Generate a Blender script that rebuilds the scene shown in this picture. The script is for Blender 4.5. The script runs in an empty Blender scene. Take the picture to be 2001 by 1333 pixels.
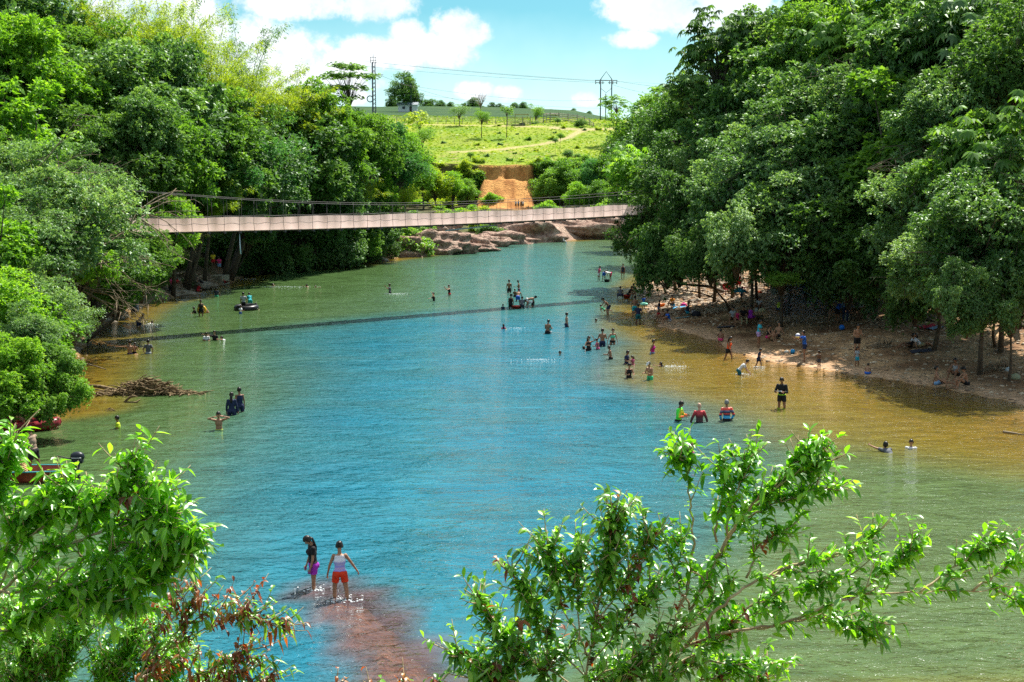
import bpy, bmesh, math, random
import numpy as np
from mathutils import Vector, Matrix
R = math.radians
rnd = random.Random(7)
rng = np.random.default_rng(7)
scene = bpy.context.scene
C = scene.collection

# ---------------------------------------------------------------- camera
F = 2400.0; CX, CY = 1000.5, 666.5; CAMZ = 9.8
PITCH = math.atan(311.0 / F)
cam_data = bpy.data.cameras.new('camera'); cam = bpy.data.objects.new('camera', cam_data); C.objects.link(cam)
cam.location = (0, 0, CAMZ); cam.rotation_euler = (math.pi / 2 - PITCH, 0, 0)
cam_data.sensor_width = 36.0; cam_data.lens = 36.0 * F / 2001.0
cam_data.clip_start = 0.1; cam_data.clip_end = 5000
scene.camera = cam
# ---------------------------------------------------------------- light, sky, exposure
SUN_EL, SUN_AZ = R(57), R(30)
to_sun = Vector((math.sin(SUN_AZ) * math.cos(SUN_EL), math.cos(SUN_AZ) * math.cos(SUN_EL), math.sin(SUN_EL)))
sd_ = bpy.data.lights.new('sun', 'SUN'); sd_.energy = 5.0; sd_.angle = R(0.53); sd_.color = (1.0, 0.95, 0.86)
sun = bpy.data.objects.new('sun', sd_); C.objects.link(sun); sun.location = (0, 0, 80)
sun.rotation_euler = to_sun.to_track_quat('Z', 'Y').to_euler()
scene.view_settings.view_transform = 'Standard'; scene.view_settings.look = 'None'
scene.view_settings.gamma = 1.0; scene.view_settings.use_curve_mapping = False
scene.view_settings.exposure = 1.0
scene.cycles.max_bounces = 7; scene.cycles.diffuse_bounces = 3; scene.cycles.glossy_bounces = 3
scene.cycles.transmission_bounces = 4; scene.cycles.transparent_max_bounces = 8
scene.cycles.caustics_reflective = False; scene.cycles.caustics_refractive = False
scene.cycles.sample_clamp_indirect = 4.0
scene.cycles.use_denoising = False
scene.cycles.sample_clamp_direct = 1.8
world = bpy.data.worlds.new('World'); scene.world = world; world.use_nodes = True
wt = world.node_tree; wn = wt.nodes; wl = wt.links; wn.clear()
def wmath(op, a, b=None, c=None):
    n = wn.new('ShaderNodeMath'); n.operation = op
    for i, v in enumerate((a, b, c)):
        if v is None: continue
        if isinstance(v, (int, float)): n.inputs[i].default_value = v
        else: wl.new(v, n.inputs[i])
    return n.outputs[0]
def wmix(fac, a, b, mode='MIX'):
    n = wn.new('ShaderNodeMix'); n.clamp_factor = True; n.data_type = 'RGBA'; n.blend_type = mode
    if isinstance(fac, (int, float)): n.inputs[0].default_value = fac
    else: wl.new(fac, n.inputs[0])
    for k, v in ((6, a), (7, b)):
        if isinstance(v, tuple): n.inputs[k].default_value = (*v, 1)
        else: wl.new(v, n.inputs[k])
    return n.outputs[2]
sky = wn.new('ShaderNodeTexSky'); sky.sky_type = 'NISHITA'; sky.sun_disc = False
sky.sun_elevation = SUN_EL; sky.sun_rotation = SUN_AZ; sky.air_density = 1.0; sky.dust_density = 0.6; sky.ozone_density = 1.5
tc = wn.new('ShaderNodeTexCoord'); sep = wn.new('ShaderNodeSeparateXYZ'); wl.new(tc.outputs['Generated'], sep.inputs[0])
az = wmath('ARCTAN2', sep.outputs[0], sep.outputs[1]); el = wmath('ARCSINE', sep.outputs[2])
comb = wn.new('ShaderNodeCombineXYZ'); wl.new(az, comb.inputs[0]); wl.new(el, comb.inputs[1])
def wnoise(scale, det, rough=0.55):
    n = wn.new('ShaderNodeTexNoise'); n.inputs['Scale'].default_value = scale; n.inputs['Detail'].default_value = det
    n.inputs['Roughness'].default_value = rough; wl.new(comb.outputs[0], n.inputs['Vector']); return n.outputs['Fac']
nz1 = wnoise(34, 8, 0.62); nz2 = wnoise(9, 4)
# cumulus banks: azimuth, elevation (as seen from the river), half-width, half-height
CL = [(330,30,150,80),(455,95,110,62),(560,125,130,60),(590,22,130,34),(745,25,85,40),(900,70,58,48),(790,112,150,36),(850,98,95,26),(640,160,120,60),(500,190,120,60),
      (1320,35,130,45),(1255,25,90,50),(1225,88,62,18),(1400,45,90,42),(930,183,42,20),(990,188,34,18),(1145,198,30,16),(1590,8,40,18),(150,-60,260,90),
      (1450,20,60,30),(700,-60,260,50),(800,72,40,30)]
mask = None
for (cx_, cy_, rx, ry) in CL:
    a = wmath('DIVIDE', wmath('SUBTRACT', az, (cx_ - CX) / F), rx / F)
    e0 = (355 - cy_) / F
    b = wmath('DIVIDE', wmath('SUBTRACT', el, e0), ry / F)
    r_ = wmath('SUBTRACT', 1.0, wmath('ADD', wmath('MULTIPLY', a, a), wmath('MULTIPLY', b, b)))
    mask = r_ if mask is None else wmath('MAXIMUM', mask, r_)
mask = wmath('ADD', mask, wmath('MULTIPLY', wmath('SUBTRACT', nz1, 0.5), 3.6))
mr = wn.new('ShaderNodeMapRange'); wl.new(mask, mr.inputs[0]); mr.inputs[1].default_value = -0.25; mr.inputs[2].default_value = 0.75; mr.interpolation_type = 'SMOOTHSTEP'
# high scattered cloud elsewhere in the sky, unseen; cover thickened for fill light
hi = wn.new('ShaderNodeTexNoise'); hi.inputs['Scale'].default_value = 2.3; hi.inputs['Detail'].default_value = 6; wl.new(tc.outputs['Generated'], hi.inputs['Vector'])
mh = wn.new('ShaderNodeMapRange'); wl.new(hi.outputs['Fac'], mh.inputs[0]); mh.inputs[1].default_value = 0.40; mh.inputs[2].default_value = 0.60; mh.interpolation_type = 'SMOOTHSTEP'
up_ = wn.new('ShaderNodeMapRange'); wl.new(el, up_.inputs[0]); up_.inputs[1].default_value = 0.22; up_.inputs[2].default_value = 0.6
cloud = wmath('MAXIMUM', mr.outputs[0], wmath('MULTIPLY', wmath('MULTIPLY', mh.outputs[0], up_.outputs[0]), 0.95))
# thin bright veil low over the horizon
veil = wn.new('ShaderNodeMapRange'); wl.new(wmath('ADD', el, wmath('MULTIPLY', wmath('SUBTRACT', nz2, 0.5), 0.06)), veil.inputs[0])
veil.inputs[1].default_value = 0.135; veil.inputs[2].default_value = 0.05; veil.inputs[3].default_value = 0.0; veil.inputs[4].default_value = 0.8
skyc = wmix(1.0, sky.outputs[0], (0.40, 0.78, 0.76), 'MULTIPLY')
skyc = wmix(veil.outputs[0], skyc, (6.2, 8.3, 8.6))
nzs = wmath('ADD', wmath('MULTIPLY', nz2, 1.6), wmath('MULTIPLY', wmath('SUBTRACT', nz1, .7), 1.2)); shade = wmix(nzs, (4.5, 5.7, 6.5), (8.8, 8.9, 8.9))
skyc = wmix(cloud, skyc, shade)
bg = wn.new('ShaderNodeBackground'); bg.inputs[1].default_value = 0.078; wl.new(skyc, bg.inputs[0])
wo = wn.new('ShaderNodeOutputWorld'); wl.new(bg.outputs[0], wo.inputs[0])

# ---------------------------------------------------------------- pixel <-> place
def ray(u, v):
    x = (u - CX) / F; y = (CY - v) / F
    return Vector((x, math.cos(PITCH) + y * math.sin(PITCH), -math.sin(PITCH) + y * math.cos(PITCH)))
def at_z(u, v, z=0.0):
    d = ray(u, v); t = (z - CAMZ) / d.z; return Vector((0, 0, CAMZ)) + d * t
def at_y(u, v, Y):
    d = ray(u, v); return Vector((0, 0, CAMZ)) + d * (Y / d.y)

# ---------------------------------------------------------------- helpers
def tag(o, label=None, cat=None, group=None, kind=None):
    if label: o['label'] = label
    if cat: o['category'] = cat
    if group: o['group'] = group
    if kind: o['kind'] = kind
    return o
def link(name, me, mat=None, parent=None, loc=None):
    o = bpy.data.objects.new(name, me); C.objects.link(o)
    if mat is not None:
        if isinstance(mat, (list, tuple)):
            for m in mat: me.materials.append(m)
        else: me.materials.append(mat)
    if parent is not None: o.parent = parent
    if loc is not None: o.location = loc
    return o
def empty(name, loc, rz=0.0, label=None, cat=None, group=None):
    o = bpy.data.objects.new(name, None); C.objects.link(o); o.location = loc; o.rotation_euler = (0, 0, rz)
    o.empty_display_size = 0.2
    return tag(o, label, cat, group)
def np_mesh(name, V, Fq, smooth=False, tint=None, attrs=None):
    """V (n,3); Fq (m,k) int array, all faces of k corners"""
    me = bpy.data.meshes.new(name); V = np.asarray(V, np.float32); Fq = np.asarray(Fq, np.int32)
    n, (m, k) = len(V), Fq.shape
    me.vertices.add(n); me.vertices.foreach_set('co', V.ravel())
    me.loops.add(m * k); me.loops.foreach_set('vertex_index', Fq.ravel())
    me.polygons.add(m); me.polygons.foreach_set('loop_start', np.arange(0, m * k, k, dtype=np.int32))
    me.polygons.foreach_set('loop_total', np.full(m, k, np.int32))
    if smooth: me.polygons.foreach_set('use_smooth', np.ones(m, bool))
    if tint is not None:
        a = me.attributes.new('tint', 'FLOAT', 'POINT'); a.data.foreach_set('value', np.asarray(tint, np.float32))
    for nm, arr in (attrs or {}).items():
        if arr.ndim == 1:
            a = me.attributes.new(nm, 'FLOAT', 'POINT'); a.data.foreach_set('value', arr.astype(np.float32))
        else:
            a = me.attributes.new(nm, 'FLOAT_COLOR', 'POINT')
            a.data.foreach_set('color', np.concatenate([arr, np.ones((len(arr), 1))], 1).astype(np.float32).ravel())
    me.update(calc_edges=True); me.validate()
    return me
class MB:
    """collects shapes, then builds ONE mesh"""
    def __init__(s): s.v = []; s.f = []; s.mi = []
    def add(s, vs, fs, mi=0):
        o = len(s.v); s.v += [tuple(p) for p in vs]; s.f += [tuple(i + o for i in f) for f in fs]; s.mi += [mi] * len(fs)
    def tube(s, pts, rad, n=6, mi=0, cap=True):
        pts = [Vector(p) for p in pts]; m = len(pts)
        if not isinstance(rad, (list, tuple)): rad = [rad] * m
        vs = []; fs = []; prev = None
        for i, p in enumerate(pts):
            t = (pts[min(i + 1, m - 1)] - pts[max(i - 1, 0)]);
            if t.length < 1e-9: t = Vector((0, 0, 1))
            t.normalize()
            if prev is None:
                a = Vector((0, 0, 1)) if abs(t.z) < .9 else Vector((1, 0, 0)); u = t.cross(a).normalized()
            else:
                u = (prev - t * prev.dot(t))
                u = u.normalized() if u.length > 1e-6 else t.orthogonal().normalized()
            prev = u; w = t.cross(u)
            for k in range(n):
                an = 2 * math.pi * k / n; vs.append(p + (u * math.cos(an) + w * math.sin(an)) * rad[i])
        for i in range(m - 1):
            for k in range(n):
                k2 = (k + 1) % n; fs.append((i * n + k, i * n + k2, (i + 1) * n + k2, (i + 1) * n + k))
        if cap: fs.append(tuple(range(n - 1, -1, -1))); fs.append(tuple((m - 1) * n + k for k in range(n)))
        s.add(vs, fs, mi)
    def box(s, c, size, rz=0.0, mi=0, M=None):
        hx, hy, hz = size[0] / 2, size[1] / 2, size[2] / 2; c = Vector(c)
        vs = [Vector((x, y, z)) for x in (-hx, hx) for y in (-hy, hy) for z in (-hz, hz)]
        rot = M if M is not None else Matrix.Rotation(rz, 3, 'Z')
        vs = [c + rot @ v for v in vs]
        s.add(vs, [(0, 1, 3, 2), (4, 6, 7, 5), (0, 4, 5, 1), (2, 3, 7, 6), (0, 2, 6, 4), (1, 5, 7, 3)], mi)
    def ell(s, c, r, nu=10, nv=7, M=None, mi=0):
        c = Vector(c); vs = [Vector((0, 0, r[2]))]; fs = []
        for j in range(1, nv):
            ph = math.pi * j / nv
            for i in range(nu):
                th = 2 * math.pi * i / nu
                vs.append(Vector((r[0] * math.sin(ph) * math.cos(th), r[1] * math.sin(ph) * math.sin(th), r[2] * math.cos(ph))))
        vs.append(Vector((0, 0, -r[2])))
        for i in range(nu):
            i2 = (i + 1) % nu; fs.append((0, 1 + i, 1 + i2))
            for j in range(nv - 2):
                a = 1 + j * nu; fs.append((a + i, a + nu + i, a + nu + i2, a + i2))
            a = 1 + (nv - 2) * nu; fs.append((len(vs) - 1, a + i2, a + i))
        if M is not None: vs = [M @ v for v in vs]
        s.add([c + v for v in vs], fs, mi)
    def torus(s, c, R1, r, nu=20, nv=8, M=None, mi=0):
        c = Vector(c); vs = []; fs = []
        for i in range(nu):
            a = 2 * math.pi * i / nu
            for j in range(nv):
                b = 2 * math.pi * j / nv; q = R1 + r * math.cos(b)
                v = Vector((q * math.cos(a), q * math.sin(a), r * math.sin(b)))
                vs.append(c + (M @ v if M is not None else v))
        for i in range(nu):
            for j in range(nv):
                fs.append((i * nv + j, ((i + 1) % nu) * nv + j, ((i + 1) % nu) * nv + (j + 1) % nv, i * nv + (j + 1) % nv))
        s.add(vs, fs, mi)
    def mesh(s, name, smooth=True):
        me = bpy.data.meshes.new(name); me.from_pydata(s.v, [], s.f)
        if any(s.mi): me.polygons.foreach_set('material_index', s.mi)
        if smooth: me.polygons.foreach_set('use_smooth', [True] * len(s.f))
        me.update(); return me
    def build(s, name, mat, parent=None, smooth=True, loc=None):
        return link(name, s.mesh(name, smooth), mat, parent, loc)

# ---------------------------------------------------------------- materials
def new_mat(name):
    m = bpy.data.materials.new(name); m.use_nodes = True; t = m.node_tree; t.nodes.clear()
    out = t.nodes.new('ShaderNodeOutputMaterial'); return m, t, t.nodes, t.links, out
def N_(nodes, typ, **kw):
    n = nodes.new(typ)
    for k, v in kw.items(): setattr(n, k, v)
    return n
def noise_mat(name, c1, c2, scale=3.0, rough=0.8, bump=0.3, bscale=None, detail=5, spec=0.3, dist=0.02, c3=None):
    m, t, n, l, out = new_mat(name)
    co = n.new('ShaderNodeTexCoord'); tx = n.new('ShaderNodeTexNoise'); tx.inputs['Scale'].default_value = scale; tx.inputs['Detail'].default_value = detail
    tx.inputs['Roughness'].default_value = 0.6
    l.new(co.outputs['Object'], tx.inputs['Vector'])
    rp = n.new('ShaderNodeValToRGB'); rp.color_ramp.elements[0].position = .35; rp.color_ramp.elements[1].position = .65
    rp.color_ramp.elements[0].color = (*c1, 1); rp.color_ramp.elements[1].color = (*c2, 1)
    if c3: e = rp.color_ramp.elements.new(.5); e.color = (*c3, 1)
    l.new(tx.outputs['Fac'], rp.inputs[0])
    p = n.new('ShaderNodeBsdfPrincipled'); p.inputs['Roughness'].default_value = rough; p.inputs['Specular IOR Level'].default_value = spec
    l.new(rp.outputs[0], p.inputs['Base Color'])
    if bump:
        b = n.new('ShaderNodeBump'); b.inputs['Strength'].default_value = bump; b.inputs['Distance'].default_value = dist
        t2 = n.new('ShaderNodeTexNoise'); t2.inputs['Scale'].default_value = bscale or scale * 4; t2.inputs['Detail'].default_value = 4
        l.new(co.outputs['Object'], t2.inputs['Vector']); l.new(t2.outputs['Fac'], b.inputs['Height']); l.new(b.outputs[0], p.inputs['Normal'])
    l.new(p.outputs[0], out.inputs[0]); return m
def leaf_mat(name, dark, mid, light, trans=0.28, gloss=0.05, tcol=None, rough=0.5):
    m, t, n, l, out = new_mat(name)
    at = n.new('ShaderNodeAttribute'); at.attribute_name = 'tint'
    oi = n.new('ShaderNodeObjectInfo')
    ad = n.new('ShaderNodeMath'); ad.operation = 'MULTIPLY_ADD'; l.new(oi.outputs['Random'], ad.inputs[0]); ad.inputs[1].default_value = .24; l.new(at.outputs['Fac'], ad.inputs[2])
    sb = n.new('ShaderNodeMath'); sb.operation = 'SUBTRACT'; l.new(ad.outputs[0], sb.inputs[0]); sb.inputs[1].default_value = .12
    rp = n.new('ShaderNodeValToRGB'); e = rp.color_ramp.elements; e[0].position = 0.0; e[0].color = (*dark, 1); e[1].position = 1.0; e[1].color = (*light, 1)
    q = e.new(.5); q.color = (*mid, 1); l.new(sb.outputs[0], rp.inputs[0])
    df = n.new('ShaderNodeBsdfDiffuse'); l.new(rp.outputs[0], df.inputs[0])
    tr = n.new('ShaderNodeBsdfTranslucent')
    mx = n.new('ShaderNodeMix'); mx.data_type = 'RGBA'; mx.blend_type = 'MULTIPLY'; mx.inputs[0].default_value = 1; l.new(rp.outputs[0], mx.inputs[6]); mx.inputs[7].default_value = (*(tcol or (2.2, 2.2, .8)), 1)
    l.new(mx.outputs[2], tr.inputs[0])
    s1 = n.new('ShaderNodeMixShader'); s1.inputs[0].default_value = trans; l.new(df.outputs[0], s1.inputs[1]); l.new(tr.outputs[0], s1.inputs[2])
    gl = n.new('ShaderNodeBsdfGlossy'); gl.inputs['Roughness'].default_value = rough; gl.inputs[0].default_value = (.9, 1, .9, 1)
    fr = n.new('ShaderNodeLayerWeight'); fr.inputs[0].default_value = .35
    mm = n.new('ShaderNodeMath'); mm.operation = 'MULTIPLY_ADD'; l.new(fr.outputs['Fresnel'], mm.inputs[0]); mm.inputs[1].default_value = gloss; mm.inputs[2].default_value = gloss * .4
    s2 = n.new('ShaderNodeMixShader'); l.new(mm.outputs[0], s2.inputs[0]); l.new(s1.outputs[0], s2.inputs[1]); l.new(gl.outputs[0], s2.inputs[2])
    l.new(s2.outputs[0], out.inputs[0]); return m
_mc = {}
def cloth(rgb, rough=.75):
    k = (tuple(round(c, 3) for c in rgb), rough)
    if k not in _mc:
        f = .78; _mc[k] = noise_mat('cloth_%d' % len(_mc), tuple(c * f for c in rgb), rgb, 9, rough, .25, 30, 3, .25, .01)
    return _mc[k]
LM = {
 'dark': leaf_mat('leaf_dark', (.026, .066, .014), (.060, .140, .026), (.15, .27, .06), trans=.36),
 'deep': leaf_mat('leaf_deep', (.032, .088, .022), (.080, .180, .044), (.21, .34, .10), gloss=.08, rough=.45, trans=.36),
 'mid': leaf_mat('leaf_mid', (.040, .110, .014), (.100, .220, .026), (.22, .36, .06), trans=.40),
 'grey': leaf_mat('leaf_grey', (.050, .115, .034), (.120, .235, .075), (.28, .40, .17), gloss=.08, rough=.45, trans=.36),
 'vivid': leaf_mat('leaf_vivid', (.050, .140, .010), (.135, .290, .020), (.28, .45, .05), trans=.45),
 'yellow': leaf_mat('leaf_yellow', (.08, .150, .010), (.210, .310, .018), (.40, .44, .04), trans=.48),
 'bamboo': leaf_mat('leaf_bamboo', (.07, .140, .010), (.185, .275, .016), (.36, .40, .03), trans=.48),
 'teal': leaf_mat('leaf_teal', (.026, .095, .028), (.060, .190, .055), (.14, .31, .10), trans=.38),
 'near': leaf_mat('leaf_near', (.055, .19, .010), (.16, .38, .02), (.34, .56, .06), trans=.50, gloss=.055, rough=.36),
 'nearolive': leaf_mat('leaf_near_olive', (.045, .14, .012), (.11, .29, .022), (.27, .46, .06), trans=.48, gloss=.055, rough=.36),
 'red': leaf_mat('leaf_red', (.10, .018, .006), (.30, .055, .014), (.50, .20, .02), trans=.45, gloss=.07, tcol=(1.6, 1.4, .8)),
}
M_BARK = noise_mat('bark', (.05, .038, .026), (.13, .105, .075), 6, .9, .5, 20)
M_BARKP = noise_mat('bark_pale', (.26, .19, .10), (.55, .44, .26), 8, .85, .4, 25)
M_DRY = noise_mat('dry_wood', (.13, .09, .055), (.34, .27, .18), 6, .9, .5, 24)
M_ROCKP = noise_mat('rock_pink', (.20, .115, .085), (.52, .38, .29), 1.3, .9, 1.0, 3.6, 9, .2, .5, (.36, .235, .18))
M_ROCK = noise_mat('rock_grey', (.13, .105, .08), (.40, .33, .25), 1.6, .85, .7, 5, 7, .3, .1)
M_CONC = noise_mat('concrete_old', (.18, .16, .11), (.38, .34, .24), 2.5, .9, .5, 12)
M_STEEL = noise_mat('dark_steel', (.03, .03, .032), (.08, .075, .07), 8, .6, .2)
M_POLE = noise_mat('pole_metal', (.035, .05, .07), (.09, .11, .13), 8, .6, .2)
M_RUBBER = noise_mat('black_rubber', (.012, .012, .014), (.03, .03, .033), 8, .35, .1)
# ---------------------------------------------------------------- terrain
def px_line(L): return [at_z(u, v, 0)[:2] for u, v in L]
left_shore = [(-34, 20), (-31, 34), (-27, 44), (-25, 52)] + px_line([(60, 800), (120, 735), (150, 690), (190, 640), (245, 612), (290, 592), (345, 582), (385, 566), (440, 556), (480, 538), (560, 528), (640, 524), (730, 511), (790, 502), (860, 494), (905, 486), (960, 477), (1040, 473), (1120, 470), (1180, 464), (1225, 460)])
right_shore = [(46, 196), (40, 178), (32, 160), (28, 142)] + px_line([(1330, 515), (1290, 535), (1255, 560), (1262, 600), (1285, 638), (1340, 652), (1400, 668), (1418, 686), (1500, 706), (1600, 722), (1700, 737), (1830, 758), (1900, 772), (2001, 792)]) + [(25, 45), (28, 37), (33, 29), (40, 20)]
far_right = [(70, 225), (110, 232), (150, 225), (150, 200), (90, 205)]
near = [(20, 20.5), (0, 20.5), (-20, 20.5)]
river = np.array([tuple(p) for p in (left_shore + far_right + right_shore + near)], float)
def seg_sd(X, Y, poly):
    P = np.stack([X.ravel(), Y.ravel()], 1); best = np.full(len(P), 1e9); inside = np.zeros(len(P), bool); n = len(poly)
    for i in range(n):
        a = poly[i]; b = poly[(i + 1) % n]; ab = b - a; ap = P - a
        t = np.clip((ap @ ab) / (ab @ ab), 0, 1); d = np.hypot(*(ap - t[:, None] * ab).T); best = np.minimum(best, d)
        c = ((a[1] > P[:, 1]) != (b[1] > P[:, 1])); 
        if b[1] != a[1]: inside ^= c & (P[:, 0] < (b[0] - a[0]) * (P[:, 1] - a[1]) / (b[1] - a[1]) + a[0])
    return np.where(inside, -best, best).reshape(X.shape)
_ph = rng.uniform(0, 6.28, (40, 3)); _dr = rng.uniform(0, 6.28, 40)
def nz(X, Y, s, k=0):
    o = 0
    for i in range(6):
        a = _dr[(k * 6 + i) % 40]; fq = (1 + .45 * i) / s
        o = o + np.sin((X * np.cos(a) + Y * np.sin(a)) * fq + _ph[(k * 6 + i) % 40, 0] + 1.3 * np.sin((Y * np.cos(a) - X * np.sin(a)) * fq * .7 + _ph[(k * 6 + i) % 40, 1])) / (1 + .5 * i)
    return o / 3.2
def sst(x, a, b): t = np.clip((x - a) / (b - a), 0, 1); return t * t * (3 - 2 * t)
lref = np.array(sorted([(p[1], p[0]) for p in left_shore])); rref = np.array(sorted([(p[1], p[0]) for p in right_shore]))
def terrain(X, Y):
    X = np.asarray(X, float); Y = np.asarray(Y, float); sd = seg_sd(X, Y, river)
    lx = np.interp(Y, lref[:, 0], lref[:, 1]); rx = np.interp(Y, rref[:, 0], rref[:, 1]); midx = (lx + rx) / 2
    wr = sst(X - midx, -3, 3)
    o = np.maximum(sd, 0)
    left = 9.0 * (1 - np.exp(-o / 10.0)) + .45 * nz(X, Y, 3.5, 0) * sst(o, .5, 5)
    left = np.where(Y > 105, 6.5 * (1 - np.exp(-o / 9.0)) + .3 * nz(X, Y, 3, 1) * sst(o, .5, 5), left)
    right = .10 * o + .045 * np.maximum(o - 4, 0) + .25 * np.maximum(o - 16, 0) + .13 * nz(X, Y, 1.6, 2) * sst(o, .4, 3) + .05 * nz(X, Y, .7, 5) * sst(o, .2, 1)
    right = 10 * (1 - np.exp(-right / 10))
    bank = left * (1 - wr) + right * wr
    cl = sst(X, -7.6, -6) * sst(X, 5.0, 3.6); edge = 259.5 + 1.1 * nz(X, Y * 0, 2.5, 3) + .55 * nz(X, Y * 0, .8, 1)
    dY = Y - edge
    low = np.interp(Y, [185, 200, 207, 214, 240, 262, 900], [.0, .6, 2.2, 3.4, 4.4, 5.2, 5.2]) + .4 * nz(X, Y, 5, 4)
    scree = np.interp(dY, [-13, -8, -2.2, 0], [0, 1.6, 4.9, 5.2]) * cl
    hill = np.interp(Y, [259, 290, 320, 345, 460, 620, 900], [13.4, 18.2, 24.2, 27.5, 36.8, 40, 30]) + .5 * nz(X, Y, 14, 5)
    tilt = np.interp(X / np.maximum(Y, 1), [-.12, 0, .05, .075, .13], [.6, 0, -.8, -3.2, -7]) * sst(Y, 300, 460)
    up = sst(dY, -.9, .5)
    far = (low + scree * (1 + .07 * nz(X, Y, 1.4, 2))) * (1 - up) + (hill + tilt) * up
    far = far + (.45 * nz(X, Y, 1.6, 3) + .3 * nz(X, Y, .7, 1)) * sst(sd, .5, 2.5) * sst(sd, 16, 9)
    far = far * sst(sd, 0, 3.5) + .2 * o * (1 - sst(sd, 0, 3.5))
    wf = sst(Y, 178, 212) * np.where(X > 40, sst(Y, 228, 240), 1)
    out = bank * (1 - wf) + far * wf
    nr = np.clip(8.1 - .40 * Y, -1.5, 8.1); wn_ = sst(Y, 26, 19)
    out = out * (1 - wn_) + np.maximum(nr, -1.5) * wn_
    # river bed
    i_ = np.maximum(-sd, 0)
    gl_ = np.interp(Y, [20, 38, 52, 70, 110], [.5, .4, .24, .20, .35]); gr_ = np.interp(Y, [20, 28, 34, 40, 46, 60, 70, 84, 110], [.35, .24, .15, .09, .062, .056, .12, .2, .3]); dl = np.minimum(gl_ * i_, 1.9); dr_ = np.minimum(gr_ * i_, 1.6); wd = sst(X - midx, -6, 10)
    wfar = sst(Y, 95, 125)
    dep = (dl * (1 - wd) + dr_ * wd) * (1 - wfar) + np.minimum(.3 * i_, 2.2) * wfar
    shoal = np.exp(-(np.abs((X + 4.3 - (29 - Y) * .40 + .35 * nz(X, Y, 1.5, 4)) / 1.45) ** 2.5 + (np.maximum(np.abs(Y - 26.0) - 2.2, 0) / 1.7) ** 2))
    shoal2 = np.exp(-(((X + 21.5) / 4) ** 2 + ((Y - 53) / 2.2) ** 2)) + .55 * np.exp(-(((X + 11.2) / 1.8) ** 2 + ((Y - 60) / 1.6) ** 2)) + .5 * np.exp(-(((X + 10.8) / 2.) ** 2 + ((Y - 54) / 1.0) ** 2))
    dep = dep * (1 - .93 * shoal) * (1 - .8 * np.clip(shoal2, 0, 1)) + .04 + .06 * nz(X, Y, 2.2, 2) * np.clip(dep, 0, 1)
    g = np.where(sd < 0, -np.maximum(dep, .0), out)
    return g, sd, wr, wf, dY, cl, shoal
xs = np.unique(np.concatenate([np.arange(-150, -50, 4), np.arange(-50, 50, .75), np.arange(50, 170, 4)]))
ys = np.unique(np.concatenate([np.arange(-6, 125, .75), np.arange(125, 250, 1.3), np.arange(250, 268, .35), np.arange(268, 360, 2), np.arange(360, 900, 9)]))
GX, GY = np.meshgrid(xs, ys); GZ, SD, WR, WF, DYc, CLm, SH = terrain(GX, GY)
def gz(x, y):
    i = int(np.clip(np.searchsorted(xs, x) - 1, 0, len(xs) - 2)); j = int(np.clip(np.searchsorted(ys, y) - 1, 0, len(ys) - 2))
    a = np.clip((x - xs[i]) / (xs[i + 1] - xs[i]), 0, 1); b = np.clip((y - ys[j]) / (ys[j + 1] - ys[j]), 0, 1)
    return float((GZ[j, i] * (1 - a) + GZ[j, i + 1] * a) * (1 - b) + (GZ[j + 1, i] * (1 - a) + GZ[j + 1, i + 1] * a) * b)
def hit(u, v, y0=22.0, y1=700.0):
    d = ray(u, v); y = y0
    while y < y1:
        p = Vector((0, 0, CAMZ)) + d * (y / d.y)
        if p.z <= max(gz(p.x, p.y), 0): return Vector((p.x, p.y, max(gz(p.x, p.y), 0)))
        y += .15 if y < 140 else .5
    return p
def lerp3(a, b, t): return a + (b - a) * t[..., None]
c_ = lambda *v: np.array(v, float)
n1 = nz(GX, GY, 1.1, 0); n2 = nz(GX, GY, 4.5, 1); n3 = nz(GX, GY, 12, 2)
bed = lerp3(c_(.27, .155, .045), c_(.38, .23, .08), sst(n1, -.6, .6))
bed = lerp3(bed, np.broadcast_to(c_(.36, .19, .18), bed.shape), np.clip(SH * 1.5, 0, 1))
beach = lerp3(c_(.19, .10, .048), c_(.50, .32, .17), sst(n1, -.5, .6))
beach = lerp3(beach, np.broadcast_to(c_(.52, .33, .20), beach.shape), sst(SD, 2.2, .6))
soil = lerp3(c_(.055, .042, .02), c_(.14, .10, .05), sst(n1, -.5, .6))
grass = lerp3(c_(.15, .25, .015), c_(.28, .33, .025), sst(n2, -.7, .6))
grass = lerp3(grass, np.broadcast_to(c_(.30, .25, .09), grass.shape), sst(n1 + .6 * n3, .3, 1.0) * .8); grass = lerp3(grass, np.broadcast_to(c_(.10, .17, .02), grass.shape), sst(n2 - .5 * n3, .3, .9) * .6)
dgr = lerp3(c_(.022, .07, .022), c_(.05, .10, .025), sst(n2, -.6, .6))
grass = lerp3(grass, dgr, sst(GY + 4 * n3, 336, 350))
# dirt tracks across the meadow
def track(pts, w):
    d = np.full(GX.shape, 1e9)
    for a, b in zip(pts[:-1], pts[1:]):
        a = np.array(a); b = np.array(b); ab = b - a; t = np.clip(((GX - a[0]) * ab[0] + (GY - a[1]) * ab[1]) / (ab @ ab), 0, 1)
        d = np.minimum(d, np.hypot(GX - a[0] - t * ab[0], GY - a[1] - t * ab[1]))
    return sst(d, w, w * .45)
tracks = []
for L, w in (([(880, 298), (980, 292), (1060, 282), (1110, 270), (1135, 256), (1180, 252), (1250, 256)], 1.3), ([(1085, 250), (1130, 254), (1180, 252)], 2.6), ([(780, 243), (900, 245), (1000, 247), (1090, 250)], 1.2)):
    pts = [tuple(hit(u, v, 262)[:2]) for u, v in L]; tracks.append(pts)
    tk = track(pts, w); grass = lerp3(grass, np.broadcast_to(c_(.44, .35, .18), grass.shape), tk * .85)
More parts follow.
